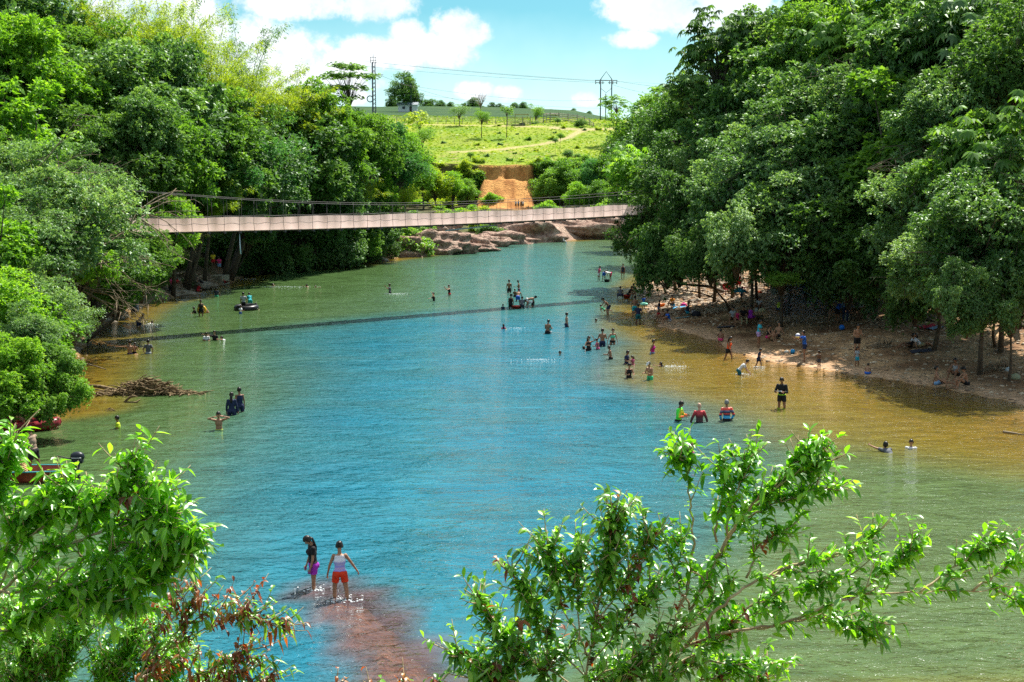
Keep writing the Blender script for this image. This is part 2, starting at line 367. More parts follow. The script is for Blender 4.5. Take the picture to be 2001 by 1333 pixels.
orange = lerp3(c_(.33, .135, .035), c_(.58, .29, .09), sst(n1 + .7 * nz(GX * 3, GY * .3, 1.2, 5), -.6, .6))
jung = lerp3(soil, lerp3(c_(.04, .07, .015), c_(.09, .13, .03), sst(n2, -.5, .5)), sst(n1, -.3, .5) * .7)
land = lerp3(jung, beach, WR * sst(SD, 24, 15))
mud = np.broadcast_to(c_(.30, .22, .14), land.shape); land = lerp3(land, mud, (1 - WR) * sst(SD, 2.5, .8) * .8)
farc = lerp3(jung, grass, sst(DYc, -.3, .9)); farc = lerp3(farc, np.where((CLm > .5)[..., None], orange, soil), np.where(CLm > .5, sst(DYc, -22, -14), sst(DYc, -5, -2)) * sst(DYc, .9, .2) * np.where(CLm > .5, 1, .9))
shore_rock = lerp3(c_(.30, .19, .14), c_(.52, .38, .29), sst(n1 + .5 * nz(GX, GY, .6, 3), -.6, .7)); farc = lerp3(farc, shore_rock, sst(SD, 8, 5.5) * (GY > 165)); land = lerp3(land, farc, WF)
col = np.where((SD < 0)[..., None], bed, land)
nx, ny = len(xs), len(ys); idx = np.arange(nx * ny).reshape(ny, nx)
quads = np.stack([idx[:-1, :-1], idx[:-1, 1:], idx[1:, 1:], idx[1:, :-1]], -1).reshape(-1, 4)
V = np.stack([GX, GY, GZ], -1).reshape(-1, 3)
def attr_mat(name, attr, scale, rough, bump, lo=.7, hi=1.25, dist=.08):
    m, t, n, l, out = new_mat(name)
    at = n.new('ShaderNodeAttribute'); at.attribute_name = attr; co = n.new('ShaderNodeTexCoord')
    tx = n.new('ShaderNodeTexNoise'); tx.inputs['Scale'].default_value = scale; tx.inputs['Detail'].default_value = 8; tx.inputs['Roughness'].default_value = .7; l.new(co.outputs['Object'], tx.inputs['Vector'])
    mr = n.new('ShaderNodeMapRange'); mr.inputs[1].default_value = .3; mr.inputs[2].default_value = .7; mr.inputs[3].default_value = lo; mr.inputs[4].default_value = hi; l.new(tx.outputs['Fac'], mr.inputs[0])
    mx = n.new('ShaderNodeVectorMath'); mx.operation = 'SCALE'; l.new(at.outputs['Color'], mx.inputs[0]); l.new(mr.outputs[0], mx.inputs['Scale'])
    vo = n.new('ShaderNodeTexVoronoi'); vo.inputs['Scale'].default_value = scale * 1.7; l.new(co.outputs['Object'], vo.inputs['Vector'])
    b = n.new('ShaderNodeBump'); b.inputs['Strength'].default_value = bump; b.inputs['Distance'].default_value = dist
    ad = n.new('ShaderNodeMath'); ad.operation = 'ADD'; l.new(vo.outputs['Distance'], ad.inputs[0]); l.new(tx.outputs['Fac'], ad.inputs[1]); l.new(ad.outputs[0], b.inputs['Height'])
    p = n.new('ShaderNodeBsdfPrincipled'); p.inputs['Roughness'].default_value = rough; p.inputs['Specular IOR Level'].default_value = .2
    l.new(mx.outputs[0], p.inputs['Base Color']); l.new(b.outputs[0], p.inputs['Normal']); l.new(p.outputs[0], out.inputs[0]); return m
ground = link('ground', np_mesh('ground', V, quads, True, None, {'gcol': col.reshape(-1, 3)}), attr_mat('ground', 'gcol', 2.2, .95, 1.0, .55, 1.35, .16)); tag(ground, kind='structure')

# ---------------------------------------------------------------- water
wx = np.unique(np.concatenate([np.arange(-60, -45, 3), np.arange(-45, 50, .8), np.arange(50, 160, 5)])); wy = np.unique(np.concatenate([np.arange(18, 125, .8), np.arange(125, 245, 3)]))
WX, WY = np.meshgrid(wx, wy); wt_ = terrain(WX, WY); wz_, wsd, wshoal = wt_[0], wt_[1], wt_[6]; depth = np.maximum(-wz_, 0)
sdm = np.maximum(-wsd, 0)
rel = (WX + 26) / 50.0
lxw = np.interp(WY, lref[:, 0], lref[:, 1]); rxw = np.interp(WY, rref[:, 0], rref[:, 1])
cross = (WX - lxw) / np.maximum(rxw - lxw, 1)
bc_ = np.interp(WY, [24, 28, 36, 53, 80, 96, 108], [-4, -3, -1.5, -.8, -3, 1.5, 3]); hw_ = np.interp(WY, [20, 28, 36, 53, 80, 92, 102], [3.2, 5.6, 7.6, 9.6, 12, 9, .5])
blue = 1 - sst(np.abs(WX - bc_ + 1.2 * nz(WX, WY * .6, 5, 3)) / hw_, .45, 1.5); blue = np.clip(blue * (.92 + .16 * nz(WX * .4, WY, 1.3, 1)), 0, 1) * (1 - sst(WY, 86, 101))  # mid-river blue: deep-water tint with the sky's reflection painted in
side_ = lerp3(c_(.058, .108, .034), c_(.085, .13, .045), sst(WX, -5, 9))
deepc = lerp3(side_, np.broadcast_to(c_(.010, .140, .205), side_.shape), blue)
bf = np.exp(-((WX - 2 + 1.5 * nz(WX, WY, 6, 2)) / 9.0) ** 2) * sst(WY, 80, 96) * (1 - sst(WY, 150, 215) * .5); deepc = lerp3(deepc, np.broadcast_to(c_(.03, .15, .15), deepc.shape), bf * .85)  # far teal band: reflected sky painted into the water colour
shal = lerp3(np.broadcast_to(c_(.20, .15, .02), deepc.shape), np.broadcast_to(c_(.135, .082, .085), deepc.shape), np.clip(wshoal * 1.6, 0, 1))
body = lerp3(shal, deepc, sst(depth, .45, 1.15))
clear = np.exp(-depth / .42)
wi = np.arange(WX.size).reshape(WX.shape); wq = np.stack([wi[:-1, :-1], wi[:-1, 1:], wi[1:, 1:], wi[1:, :-1]], -1).reshape(-1, 4)
wme = np_mesh('water', np.stack([WX, WY, np.zeros_like(WX)], -1).reshape(-1, 3), wq, True, None, {'body': body.reshape(-1, 3), 'clear': clear.ravel()})
def water_mat():
    m, t, n, l, out = new_mat('river_water')
    a = n.new('ShaderNodeAttribute'); a.attribute_name = 'body'; cl = n.new('ShaderNodeAttribute'); cl.attribute_name = 'clear'
    co = n.new('ShaderNodeTexCoord')
    def tx(sc, rot, scale, det, dis=0.0):
        mp = n.new('ShaderNodeMapping'); mp.inputs['Scale'].default_value = sc; mp.inputs['Rotation'].default_value = (0, 0, R(rot)); l.new(co.outputs['Object'], mp.inputs[0])
        x = n.new('ShaderNodeTexNoise'); x.inputs['Scale'].default_value = scale; x.inputs['Detail'].default_value = det; x.inputs['Distortion'].default_value = dis; x.inputs['Roughness'].default_value = .55
        l.new(mp.outputs[0], x.inputs[0]); return x.outputs['Fac']
    w1 = tx((.75, 1.25, 1), 12, 1.1, 4, .6); w2 = tx((.75, 1.5, 1), -14, 2.7, 3, .5); w3 = tx((1, 1, 1), 0, .22, 3, .3); w4 = tx((.9, 1.3, 1), 20, 7.5, 2, .2)
    def mth(op, x, y, z=None):
        q = n.new('ShaderNodeMath'); q.operation = op
        for i, vv in enumerate((x, y, z)):
            if vv is None: continue
            if isinstance(vv, (int, float)): q.inputs[i].default_value = vv
            else: l.new(vv, q.inputs[i])
        return q.outputs[0]
    amp = n.new('ShaderNodeMapRange'); l.new(w3, amp.inputs[0]); amp.inputs[1].default_value = .35; amp.inputs[2].default_value = .65; amp.inputs[3].default_value = .55; amp.inputs[4].default_value = 1.25
    h = mth('MULTIPLY', mth('ADD', mth('MULTIPLY', w1, 1.0), mth('ADD', mth('MULTIPLY', w2, .46), mth('MULTIPLY', w4, .09))), amp.outputs[0])
    b = n.new('ShaderNodeBump'); b.inputs['Strength'].default_value = 1.0; b.inputs['Distance'].default_value = .22; l.new(h, b.inputs['Height'])
    df = n.new('ShaderNodeBsdfDiffuse'); st = tx((.35, 1.5, 1), 6, .9, 5, 1.0); sr = n.new('ShaderNodeMapRange'); l.new(st, sr.inputs[0]); sr.inputs[1].default_value = .32; sr.inputs[2].default_value = .68; sr.inputs[3].default_value = .80; sr.inputs[4].default_value = 1.18; sv = n.new('ShaderNodeVectorMath'); sv.operation = 'SCALE'; l.new(a.outputs['Color'], sv.inputs[0]); l.new(sr.outputs[0], sv.inputs['Scale']); l.new(sv.outputs[0], df.inputs[0]); l.new(b.outputs[0], df.inputs['Normal'])  # streaks painted into the body colour for the light and dark of ripples
    tr = n.new('ShaderNodeBsdfTransparent'); tf = n.new('ShaderNodeMapRange'); l.new(cl.outputs['Fac'], tf.inputs[0]); tf.inputs[1].default_value = .35; tf.inputs[2].default_value = .75; tm = n.new('ShaderNodeMix'); tm.data_type = 'RGBA'; l.new(tf.outputs[0], tm.inputs[0]); tm.inputs[6].default_value = (.95, .74, .24, 1); tm.inputs[7].default_value = (.98, .92, .82, 1); l.new(tm.outputs[2], tr.inputs[0])
    s1 = n.new('ShaderNodeMixShader'); l.new(cl.outputs['Fac'], s1.inputs[0]); l.new(df.outputs[0], s1.inputs[1]); l.new(tr.outputs[0], s1.inputs[2])
    gl = n.new('ShaderNodeBsdfGlossy'); gl.inputs['Roughness'].default_value = .05; gl.inputs[0].default_value = (.95, 1, 1, 1); l.new(b.outputs[0], gl.inputs['Normal'])
    fr = n.new('ShaderNodeFresnel'); fr.inputs['IOR'].default_value = 1.33; l.new(b.outputs[0], fr.inputs['Normal'])
    s2 = n.new('ShaderNodeMixShader'); l.new(fr.outputs[0], s2.inputs[0]); l.new(s1.outputs[0], s2.inputs[1]); l.new(gl.outputs[0], s2.inputs[2])
    l.new(s2.outputs[0], out.inputs[0]); return m
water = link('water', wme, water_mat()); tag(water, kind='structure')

# ---------------------------------------------------------------- stones, grass
def scatter_stones(name, P, S, mat, label, cat, kind='stuff'):
    me = bpy.data.meshes.new('t'); bm = bmesh.new(); bmesh.ops.create_icosphere(bm, subdivisions=1, radius=1); bm.to_mesh(me); bm.free()
    bv = np.array([v.co[:] for v in me.vertices]); bf = np.array([p.vertices[:] for p in me.polygons]); bpy.data.meshes.remove(me)
    n = len(P); jit = 1 + rng.normal(0, .16, (n, len(bv), 1)); th = rng.uniform(0, 6.28, n); sc = S[:, None] * rng.uniform([.8, .6, .35], [1.4, 1.0, .65], (n, 3))
    v = bv[None] * jit * sc[:, None, :]; c, s = np.cos(th)[:, None], np.sin(th)[:, None]
    vx = v[..., 0] * c - v[..., 1] * s; vy = v[..., 0] * s + v[..., 1] * c
    Vv = np.stack([vx, vy, v[..., 2]], -1) + P[:, None, :]
    Ff = bf[None] + (np.arange(n) * len(bv))[:, None, None]
    tn = np.repeat(rng.uniform(0, 1, n), len(bv))
    o = link(name, np_mesh(name, Vv.reshape(-1, 3), Ff.reshape(-1, 3), True, tn), mat); tag(o, label, cat, None, kind); return o
def stone_mat(name, a, b, c):
    m, t, n, l, out = new_mat(name); at = n.new('ShaderNodeAttribute'); at.attribute_name = 'tint'
    rp = n.new('ShaderNodeValToRGB'); e = rp.color_ramp.elements; e[0].color = (*a, 1); e[1].color = (*c, 1); q = e.new(.5); q.color = (*b, 1); l.new(at.outputs['Fac'], rp.inputs[0])
    p = n.new('ShaderNodeBsdfPrincipled'); p.inputs['Roughness'].default_value = .8; l.new(rp.outputs[0], p.inputs['Base Color']); l.new(p.outputs[0], out.inputs[0]); return m
M_STONE = stone_mat('pebble', (.13, .085, .055), (.30, .21, .13), (.56, .46, .33))
def in_zone(n, x0, x1, y0, y1, cond):
    out = []
    X = rng.uniform(x0, x1, n * 8); Y = rng.uniform(y0, y1, n * 8); z, sdv, wr, wf = terrain(X, Y)[:4]
    k = cond(X, Y, z, sdv, wr, wf); X, Y, z = X[k][:n], Y[k][:n], z[k][:n]; return np.stack([X, Y, z], 1)
P = in_zone(12000, 5, 42, 46, 118, lambda X, Y, z, sd, wr, wf: (sd > -1.0) & (sd < 20) & (wr > .5) & (rng.uniform(0, 1, len(X)) < np.where(Y > 88, 1, .45)) & ~((sd < 3) & (Y > 70) & (Y < 80)))
scatter_stones('beach_stones', P, rng.uniform(.05, .17, len(P)) * np.where(P[:, 1] > 88, 1.3, .8), M_STONE, 'pale river stones covering the shaded right beach', 'stones')
P = in_zone(1500, -34, -14, 48, 118, lambda X, Y, z, sd, wr, wf: (sd > -1.2) & (sd < 2.4) & (wr < .5))
scatter_stones('bank_stones', P, rng.uniform(.07, .3, len(P)), M_STONE, 'brown stones lying along the left waterline', 'stones')
P = in_zone(900, 6, 24, 34, 60, lambda X, Y, z, sd, wr, wf: (sd < -1) & (sd > -11))
scatter_stones('river_bed_stones', P, rng.uniform(.05, .16, len(P)), M_STONE, 'orange brown stones seen through the shallow water', 'stones')
# meadow grass tufts
P = in_zone(9000, -42, 44, 261, 350, lambda X, Y, z, sd, wr, wf: np.ones(len(X), bool))
tkd = np.zeros(len(P), bool)
for pts in tracks:
    for a, b in zip(pts[:-1], pts[1:]):
        a = np.array(a); b = np.array(b); ab = b - a; t = np.clip(((P[:, :2] - a) @ ab) / (ab @ ab), 0, 1); tkd |= np.hypot(*(P[:, :2] - a - t[:, None] * ab).T) < 1.5
P = P[~tkd]; n = len(P); th = rng.uniform(0, 6.28, n); w = rng.uniform(.15, .5, n); h = rng.uniform(.08, .26, n)
d = np.stack([np.cos(th) * w, np.sin(th) * w, 0 * w], 1); up = np.stack([rng.normal(0, .1, n), rng.normal(0, .1, n), h], 1)
gv = np.stack([P - d, P + d, P + up + d * .3, P + up * .8 - d * .5], 1).reshape(-1, 3)
go = link('meadow_grass', np_mesh('meadow_grass', gv, np.arange(len(gv)).reshape(-1, 4), False, np.repeat(rng.uniform(0, 1, n), 4)), leaf_mat('leaf_grass', (.13, .24, .012), (.20, .31, .016), (.30, .34, .03), trans=.3, gloss=.04))
tag(go, 'short yellow green grass covering the hillside meadow', 'grass', None, 'stuff')
# ---------------------------------------------------------------- foliage prototypes
def unit(v): return v / np.maximum(np.linalg.norm(v, axis=-1, keepdims=True), 1e-9)
def leaves(P, D, Nn, L, W, droop=.15):
    D = unit(D); S = unit(np.cross(D, Nn)); Nn = np.cross(S, D); L = np.broadcast_to(np.asarray(L, float), (len(P),))[:, None]; W = np.broadcast_to(np.asarray(W, float), (len(P),))[:, None]
    dz = np.array([0, 0, -1.0]); mid = P + D * L * .48 + dz * L * droop * .2
    v = np.stack([P, mid + S * W + Nn * W * .3, P + D * L + dz * L * droop, mid - S * W + Nn * W * .3], 1)
    return v.reshape(-1, 3)
def sphere(n, r=rng):
    v = r.normal(size=(n, 3)); return unit(v)
def leaf_mesh(name, V, tint):
    return np_mesh(name, V, np.arange(len(V)).reshape(-1, 4), False, tint)
def crown(name, Rr, nclump, nspray, nleaf, L, W, clr=(.28, .42), droop=.2, hang=0.0, flat=1.0, fill=.25, seed=0, upb=.35, spray=.22):
    r = np.random.default_rng(seed); c = sphere(nclump * 3, r); c = c[c[:, 2] > -.75][:nclump]
    rad = r.uniform(.45, .98, (len(c), 1)) * (1 + .18 * np.sin(c[:, :1] * 4 + seed) * np.cos(c[:, 1:2] * 5 + c[:, 2:] * 4)); k = int(len(c) * fill); rad[:k] *= r.uniform(.2, .8, (k, 1)); c = c * rad * Rr * np.array([1, 1, flat]) + r.normal(0, .05 * Rr, c.shape)
    cr = r.uniform(clr[0], clr[1], len(c)) * Rr
    ci = np.repeat(np.arange(len(c)), nspray); d = sphere(len(ci), r); d[:, 2] = np.abs(d[:, 2]) * r.choice([1, 1, 1, -1], len(ci)); d = unit(d)
    sp = c[ci] + d * (cr[ci] * (.35 + .85 * r.beta(3.2, 1.3, len(ci))))[:, None] * np.array([1, 1, .78]) + r.normal(0, .03 * Rr, (len(ci), 3))
    if hang: sp[:, 2] -= r.uniform(0, 1, len(sp)) ** 1.6 * hang * Rr
    out = unit(sp / Rr + d * .8)
    si = np.repeat(np.arange(len(sp)), nleaf); base = sp[si] + r.normal(0, spray, (len(si), 3)) * np.array([1, 1, .6])
    D = unit(out[si] * .55 + sphere(len(si), r) * 1.0 + np.array([0, 0, upb - hang]))
    Nn = unit(sphere(len(si), r) * .7 + np.array([0, 0, 1.0]) + out[si] * .5)
    Ls = L * r.uniform(.65, 1.3, len(si)); V = leaves(base, D, Nn, Ls, W * r.uniform(.75, 1.2, len(si)), droop)
    ct = r.uniform(.0, .9, len(c))[ci][si] * .45 + r.uniform(0, 1, len(sp))[si] * .22 + r.uniform(0, 1, len(si)) * .38 + (sp[si][:, 2] / Rr) * .10
    return leaf_mesh(name, V, np.repeat(np.clip(ct, 0, 1), 4)), c
def limbs(name, c, Rr, seed=0, bare=0, thick=1.0, base=-1.05):
    r = random.Random(seed); b = MB(); root = Vector((0, 0, base * Rr))
    for q in c:
        q = Vector(q); m = root.lerp(q, .5) + Vector((r.uniform(-.1, .1), r.uniform(-.1, .1), .12)) * Rr; m = Vector((m.x * .75, m.y * .75, m.z))
        b.tube([root, root.lerp(m, .5) + Vector((0, 0, .08 * Rr)), m, q], [.032 * Rr * thick, .022 * Rr * thick, .014 * Rr * thick, .004 * Rr * thick], 5)
    for i in range(bare):
        q = Vector(r.choice(list(map(tuple, c)))); p = q; d = Vector((r.uniform(-1, 1), r.uniform(-1, 1), r.uniform(-.5, .6))).normalized(); pts = [p]
        for k in range(4): p = p + d * Rr * .16; d = (d + Vector((r.uniform(-.4, .4), r.uniform(-.4, .4), r.uniform(-.4, .3)))).normalized(); pts.append(p)
        b.tube(pts, [.008 * Rr, .006 * Rr, .005 * Rr, .003 * Rr, .0015 * Rr], 4)
        for k in (1, 2, 3):
            d2 = Vector((r.uniform(-1, 1), r.uniform(-1, 1), r.uniform(-.6, .6))).normalized(); b.tube([pts[k], pts[k] + d2 * Rr * .16, pts[k] + d2 * Rr * .27 + Vector((0, 0, -.03 * Rr))], [.004 * Rr, .003 * Rr, .001 * Rr], 3)
    return b.mesh(name)
def palmate(name, Rr, nclump, per, LL, WW, nlf=9, seed=0, flat=.8, layers=None, gap=1.0):
    r = np.random.default_rng(seed)
    if layers:
        c = []
        for (z, rr, k) in layers:
            a = r.uniform(0, 6.28, k); q = np.sqrt(r.uniform(.08, 1, k)) * rr; c.append(np.stack([q * np.cos(a), q * np.sin(a), z + r.normal(0, .12, k)], 1))
        c = np.concatenate(c)
    else:
        c = sphere(nclump * 2, r); c = c[c[:, 2] > -.55][:nclump] * r.uniform(.45, 1, (nclump, 1)) * Rr * np.array([1, 1, flat])
    ci = np.repeat(np.arange(len(c)), per); hub = c[ci] + r.normal(0, .17 * Rr * gap, (len(ci), 3)) * np.array([1, 1, .35 if layers else .8])
    up = unit(np.array([0, 0, 1.0]) + sphere(len(hub), r) * .45 + hub / Rr * .4)
    a = unit(np.cross(up, sphere(len(hub), r))); bb = np.cross(up, a)
    hi = np.repeat(np.arange(len(hub)), nlf); th = np.tile(np.arange(nlf) * 6.283 / nlf, len(hub)) + r.normal(0, .08, len(hi))
    D = a[hi] * np.cos(th)[:, None] + bb[hi] * np.sin(th)[:, None] - up[hi] * .25
    V = leaves(hub[hi], D, up[hi], LL * r.uniform(.8, 1.15, len(hi)), WW, .35)
    return leaf_mesh(name, V, np.repeat(np.clip(r.uniform(.1, .9, len(hub))[hi] + r.normal(0, .08, len(hi)), 0, 1), 4)), c
def bamboo(name, n, H, seed=0, spread=1.0, dens=1.0):
    r = np.random.default_rng(seed); r2 = random.Random(seed); cul = MB(); Ps = []; Ds = []; Ns = []
    for i in range(n):
        a = r2.uniform(0, 6.28); lean = r2.uniform(.15, .75) * spread; h = H * r2.uniform(.6, 1.05); x0 = Vector((math.cos(a), math.sin(a), 0)) * r2.uniform(0, .08 * H); o = Vector((math.cos(a), math.sin(a), 0)); pts = []
        for k in range(9):
            t = k / 8; pts.append(x0 + o * (lean * H * .62 * t ** 2.2) + Vector((0, 0, h * (t - .30 * lean * t ** 3))))
        cul.tube(pts, [.045 * (1 - .8 * k / 8) for k in range(9)], 5)
        m = int(60 * dens)
        for k in range(m):
            t = r2.uniform(.22, 1) ** .8; q = t * 8; j = min(int(q), 7); p = pts[j].lerp(pts[j + 1], q - j); dd = (pts[j + 1] - pts[j]).normalized()
            off = Vector((r2.gauss(0, 1), r2.gauss(0, 1), r2.gauss(0, .5))) * (.30 * (1.25 - .7 * t)) * H / 12; br = p + off
            Ps.append(br); Ds.append((off.normalized() + dd * .6 + Vector((0, 0, -.25)))); Ns.append((0, 0, 1))
    Ps = np.array([p[:] for p in Ps]); Ds = unit(np.array([p[:] for p in Ds])); k = 11; si = np.repeat(np.arange(len(Ps)), k)
    base = Ps[si] + r.normal(0, .16, (len(si), 3)); D = unit(Ds[si] + sphere(len(si), r) * .75 + np.array([0, 0, -.3])); Nn = unit(sphere(len(si), r) + np.array([0, 0, 1.0]))
    V = leaves(base, D, Nn, r.uniform(.18, .36, len(si)), .028, .3)
    return leaf_mesh(name, V, np.repeat(np.clip(r.uniform(.15, .85, len(Ps))[si] * .6 + r.uniform(0, .4, len(si)), 0, 1), 4)), cul.mesh(name + '_culms')
def fern(name, n, L, seed=0):
    r = np.random.default_rng(seed); P = []; D = []; Nn = []; LL = []
    for i in range(n):
        a = r.uniform(0, 6.28); e = r.uniform(.3, 1.2); l = L * r.uniform(.6, 1.1); d = np.array([math.cos(a) * math.cos(e), math.sin(a) * math.cos(e), math.sin(e)]); s = np.array([-math.sin(a), math.cos(a), 0]); up = np.cross(s, d) * -1
        o = r.normal(0, .12 * L, 3) * np.array([1, 1, .1])
        for k in range(12):
            t = (k + 1) / 12; p = o + d * l * t + np.array([0, 0, -.5 * l * t * t])
            for sg in (-1, 1): P.append(p); D.append(s * sg + d * .5 + np.array([0, 0, -.25])); Nn.append([0, 0, 1]); LL.append(l * .27 * math.sin(math.pi * (.15 + .8 * t)))
    P, D, Nn, LL = map(np.array, (P, D, Nn, LL)); V = leaves(P, unit(D.astype(float)), Nn.astype(float), LL, LL * .16, .2)
    return leaf_mesh(name, V, np.repeat(r.uniform(0.1, .9, len(P)), 4))
PR = {}
def proto(key, R0, me, c=None, bare=0, thick=1.0, lm=None):
    PR[key] = (R0, me, lm if lm is not None else (limbs(key + '_limbs', c, R0, 3, bare, thick) if c is not None else None))
m, c = crown('broad_a', 4, 56, 60, 9, .30, .070, seed=1, clr=(.15, .34), spray=.05); proto('a', 4, m, c, 6)
m, c = crown('broad_b', 4, 48, 58, 9, .34, .088, seed=2, clr=(.16, .38), spray=.06); proto('b', 4, m, c, 5)
m, c = crown('broad_fine', 4, 66, 78, 9, .23, .050, seed=3, spray=.045, clr=(.13, .32)); proto('fine', 4, m, c, 34)
m, c = crown('broad_droop', 4, 42, 95, 9, .26, .06, seed=4, hang=.5, droop=.45, upb=0, clr=(.14, .34), spray=.06); proto('droop', 4, m, c, 12)
m, c = crown('broad_loose', 4, 26, 50, 9, .40, .11, seed=5, clr=(.2, .36), fill=.1, spray=.07); proto('loose', 4, m, c, 10, 1.3)
m, c = palmate('cecropia', 3.6, 30, 14, .50, .095, seed=6); proto('cec', 3.6, m, c, 0, 1.2)
m, c = palmate('umbrella', 4, 0, 15, .30, .06, seed=7, layers=[(2.6, 2.3, 17), (1.2, 3.6, 24), (-.6, 2.4, 12), (-2, 1.5, 5)], gap=.75); proto('umb', 4, m, c, 0, .55)
m, c = palmate('papaya', 2, 14, 7, .42, .07, seed=8); proto('pap', 2, m, c, 0, .8)
m, cu = bamboo('bamboo', 30, 12, 9); proto('bam', 6, m, lm=cu)
m, cu = bamboo('bamboo_low', 26, 7, 10, 1.7, .8); proto('baml', 4, m, lm=cu)
m, cu = bamboo('bamboo_sparse', 5, 12, 15, 1.0, .75); proto('bams', 6, m, lm=cu)
m, c = crown('bush_a', 1.4, 16, 42, 7, .14, .042, seed=11, flat=.8, spray=.13); proto('bush', 1.4, m, c, 3)
m, c = crown('bush_b', 1.4, 18, 40, 7, .11, .03, seed=12, flat=.7, hang=.2, spray=.13); proto('bushf', 1.4, m, c, 10)
m, c = crown('small_tree', 2, 14, 30, 7, .20, .06, seed=13, clr=(.24, .4), fill=.1); proto('small', 2, m, c, 4)
m = fern('fern', 34, 1.3, 14); proto('fern', 1.2, m)
m, c = crown('cloudlet', 3, 26, 55, 7, .30, .10, seed=16); proto('far', 3, m, c, 2)

m, c = crown('bush_far', 2.2, 20, 36, 7, .32, .11, seed=21, flat=.85, spray=.2, clr=(.26, .42)); proto('bushfar', 2.2, m, c, 4)
FARK = {'bush': 'bushfar', 'bushf': 'bushfar', 'far': 'far'}
GR = 'trees of the right bank'
def plant(P, r, key, mat, name, label, cat, group=None, sq=1.0, root=None, trunk=True, bark=None, tw=1.0, rz=None, low=False):
    """crown centre P (Vector), radius r in metres"""
    R0, me, lm = PR[key]; s = r / R0; sx, sy = s * rnd.uniform(.9, 1.2), s * rnd.uniform(.9, 1.15)
    g = root if root is not None else Vector((P.x, P.y, 0)); 
    if root is None:
        x, y = P.x, P.y; k = 0
        while gz(x, y) < .15 and k < 60 and y < 240:
            lx = np.interp(y, lref[:, 0], lref[:, 1]); rx = np.interp(y, rref[:, 0], rref[:, 1]); x += .5 if x > (lx + rx) / 2 else -.5; k += 1
        g = Vector((x, y, gz(x, y) - .1))
    t = empty(name, g, 0, label, cat, group); rz = rnd.uniform(0, 6.28) if rz is None else rz
    bam = key.startswith('bam'); off = (P - g) - (Vector((0, 0, r * .95)) if bam else Vector((0, 0, 0)))
    cr = bpy.data.objects.new('crown' if not key == 'fern' else 'fronds', me); C.objects.link(cr); cr.parent = t; cr.location = off; cr.rotation_euler = (0, 0, rz); cr.scale = (sx, sy, s * sq)
    if not me.materials: me.materials.append(LM[mat])
    cr.material_slots[0].link = 'OBJECT'; cr.material_slots[0].material = LM[mat]
    bk = bark or M_BARK
    if lm is not None:
        b = bpy.data.objects.new('culms' if bam else 'branches', lm); C.objects.link(b); b.parent = t; b.location = off; b.rotation_euler = (0, 0, rz); b.scale = (sx, sy, s * sq)
        if not lm.materials: lm.materials.append(bk)
        b.material_slots[0].link = 'OBJECT'; b.material_slots[0].material = LM_CULM if bam else bk
    if trunk and not bam and lm is not None:
        top = off + Vector((0, 0, -1.0 * r * sq)); 
        if top.z < .3: top = off * .6 + Vector((0, 0, .2))
        mb = MB(); j = Vector((rnd.uniform(-.3, .3), rnd.uniform(-.3, .3), 0)) * min(r, 3) * .35
        w = .05 * r * tw * (.6 if group == GR else 1); mb.tube([Vector((0, 0, -.3)), top * .33 + j, top * .7 + j * .6, top, top.lerp(off, .5)], [w * 1.5, w, w * .85, w * .7, w * .45], 8)
        mb.build('trunk', bk, t)
    return t
LM_CULM = noise_mat('culm', (.18, .20, .05), (.42, .40, .16), 5, .6, .1)
def T(u, v, Y, r, key, mat, label, name='broadleaf_tree', cat='tree', group=None, **k):
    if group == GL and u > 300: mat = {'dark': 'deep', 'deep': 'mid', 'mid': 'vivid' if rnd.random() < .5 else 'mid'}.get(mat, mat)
    P = at_y(u, v, Y)
    if 340 < u < 860 and 'root' not in k and Y < 175:
        Y0 = Y
        while Y < 172 and gz(P.x - 2.0, P.y) < .15: Y += 2.0; P = at_y(u, v, Y)
        r = r * Y / Y0 * (.80 if u > 650 else 1)
    return plant(P, r, key, mat, name, label, cat, group, **k)
def shrubs(L, label, group, name='shrub'):
    for (u, v, Y, r, key, mt) in L:
        p = hit(u, v, max(22, Y - 45)); P = p + Vector((0, 0, r * .3)); plant(P, r, FARK.get(key, key) if Y > 150 else key, mt, name, label, 'fern' if key == 'fern' else 'shrub', group, sq=.85, trunk=False)
def rshrubs(n, u0, u1, v0, v1, keys, mats, r0, r1, label, group, ymin, ymax, name='shrub', sink=.35):
    c = 0; t = 0
    while c < n and t < n * 20:
        t += 1; u = rnd.uniform(u0, u1); v = rnd.uniform(v0, v1); p = hit(u, v, ymin)
        if p.y > ymax or p.z < .12: continue
        r = rnd.uniform(r0, r1); kk = rnd.choice(keys); plant(p + Vector((0, 0, r * sink)), r, FARK.get(kk, kk) if p.y > 150 else kk, rnd.choice(mats), name, label, 'shrub', group, sq=.85, trunk=False); c += 1
GR = 'trees of the right bank'; GL = 'jungle trees of the left bank'
# right bank -------------------------------------------------
T(1248, 345, 116, 3.6, 'cec', 'vivid', 'bright big-leaved tree standing furthest out at the river bend, above the bridge end', group=GR)
T(1325, 350, 108, 3.8, 'fine', 'deep', 'grey green tree just behind the drooping one at the bridge end', group=GR)
T(1262, 455, 106, 3.0, 'a', 'dark', 'dark low tree filling the bank behind the end of the bridge', group=GR)
T(1330, 445, 90, 3.6, 'droop', 'dark', 'dark drooping tree whose hanging branches touch the stony beach', group=GR, sq=1.15, root=Vector((16.5, 96, 1.6)))
T(1305, 500, 88, 2.3, 'droop', 'dark', 'lowest hanging bough of dark leaves over the stony beach corner', group=GR, root=Vector((15.5, 93, 1.3)), tw=.6)
T(1408, 100, 100, 3.5, 'cec', 'dark', 'tall dark big-leaved tree reaching highest beside the open sky', group=GR, sq=1.2)
T(1375, 190, 99, 2.8, 'cec', 'dark', 'dark big-leaved crown below the tall one beside the open sky', group=GR)
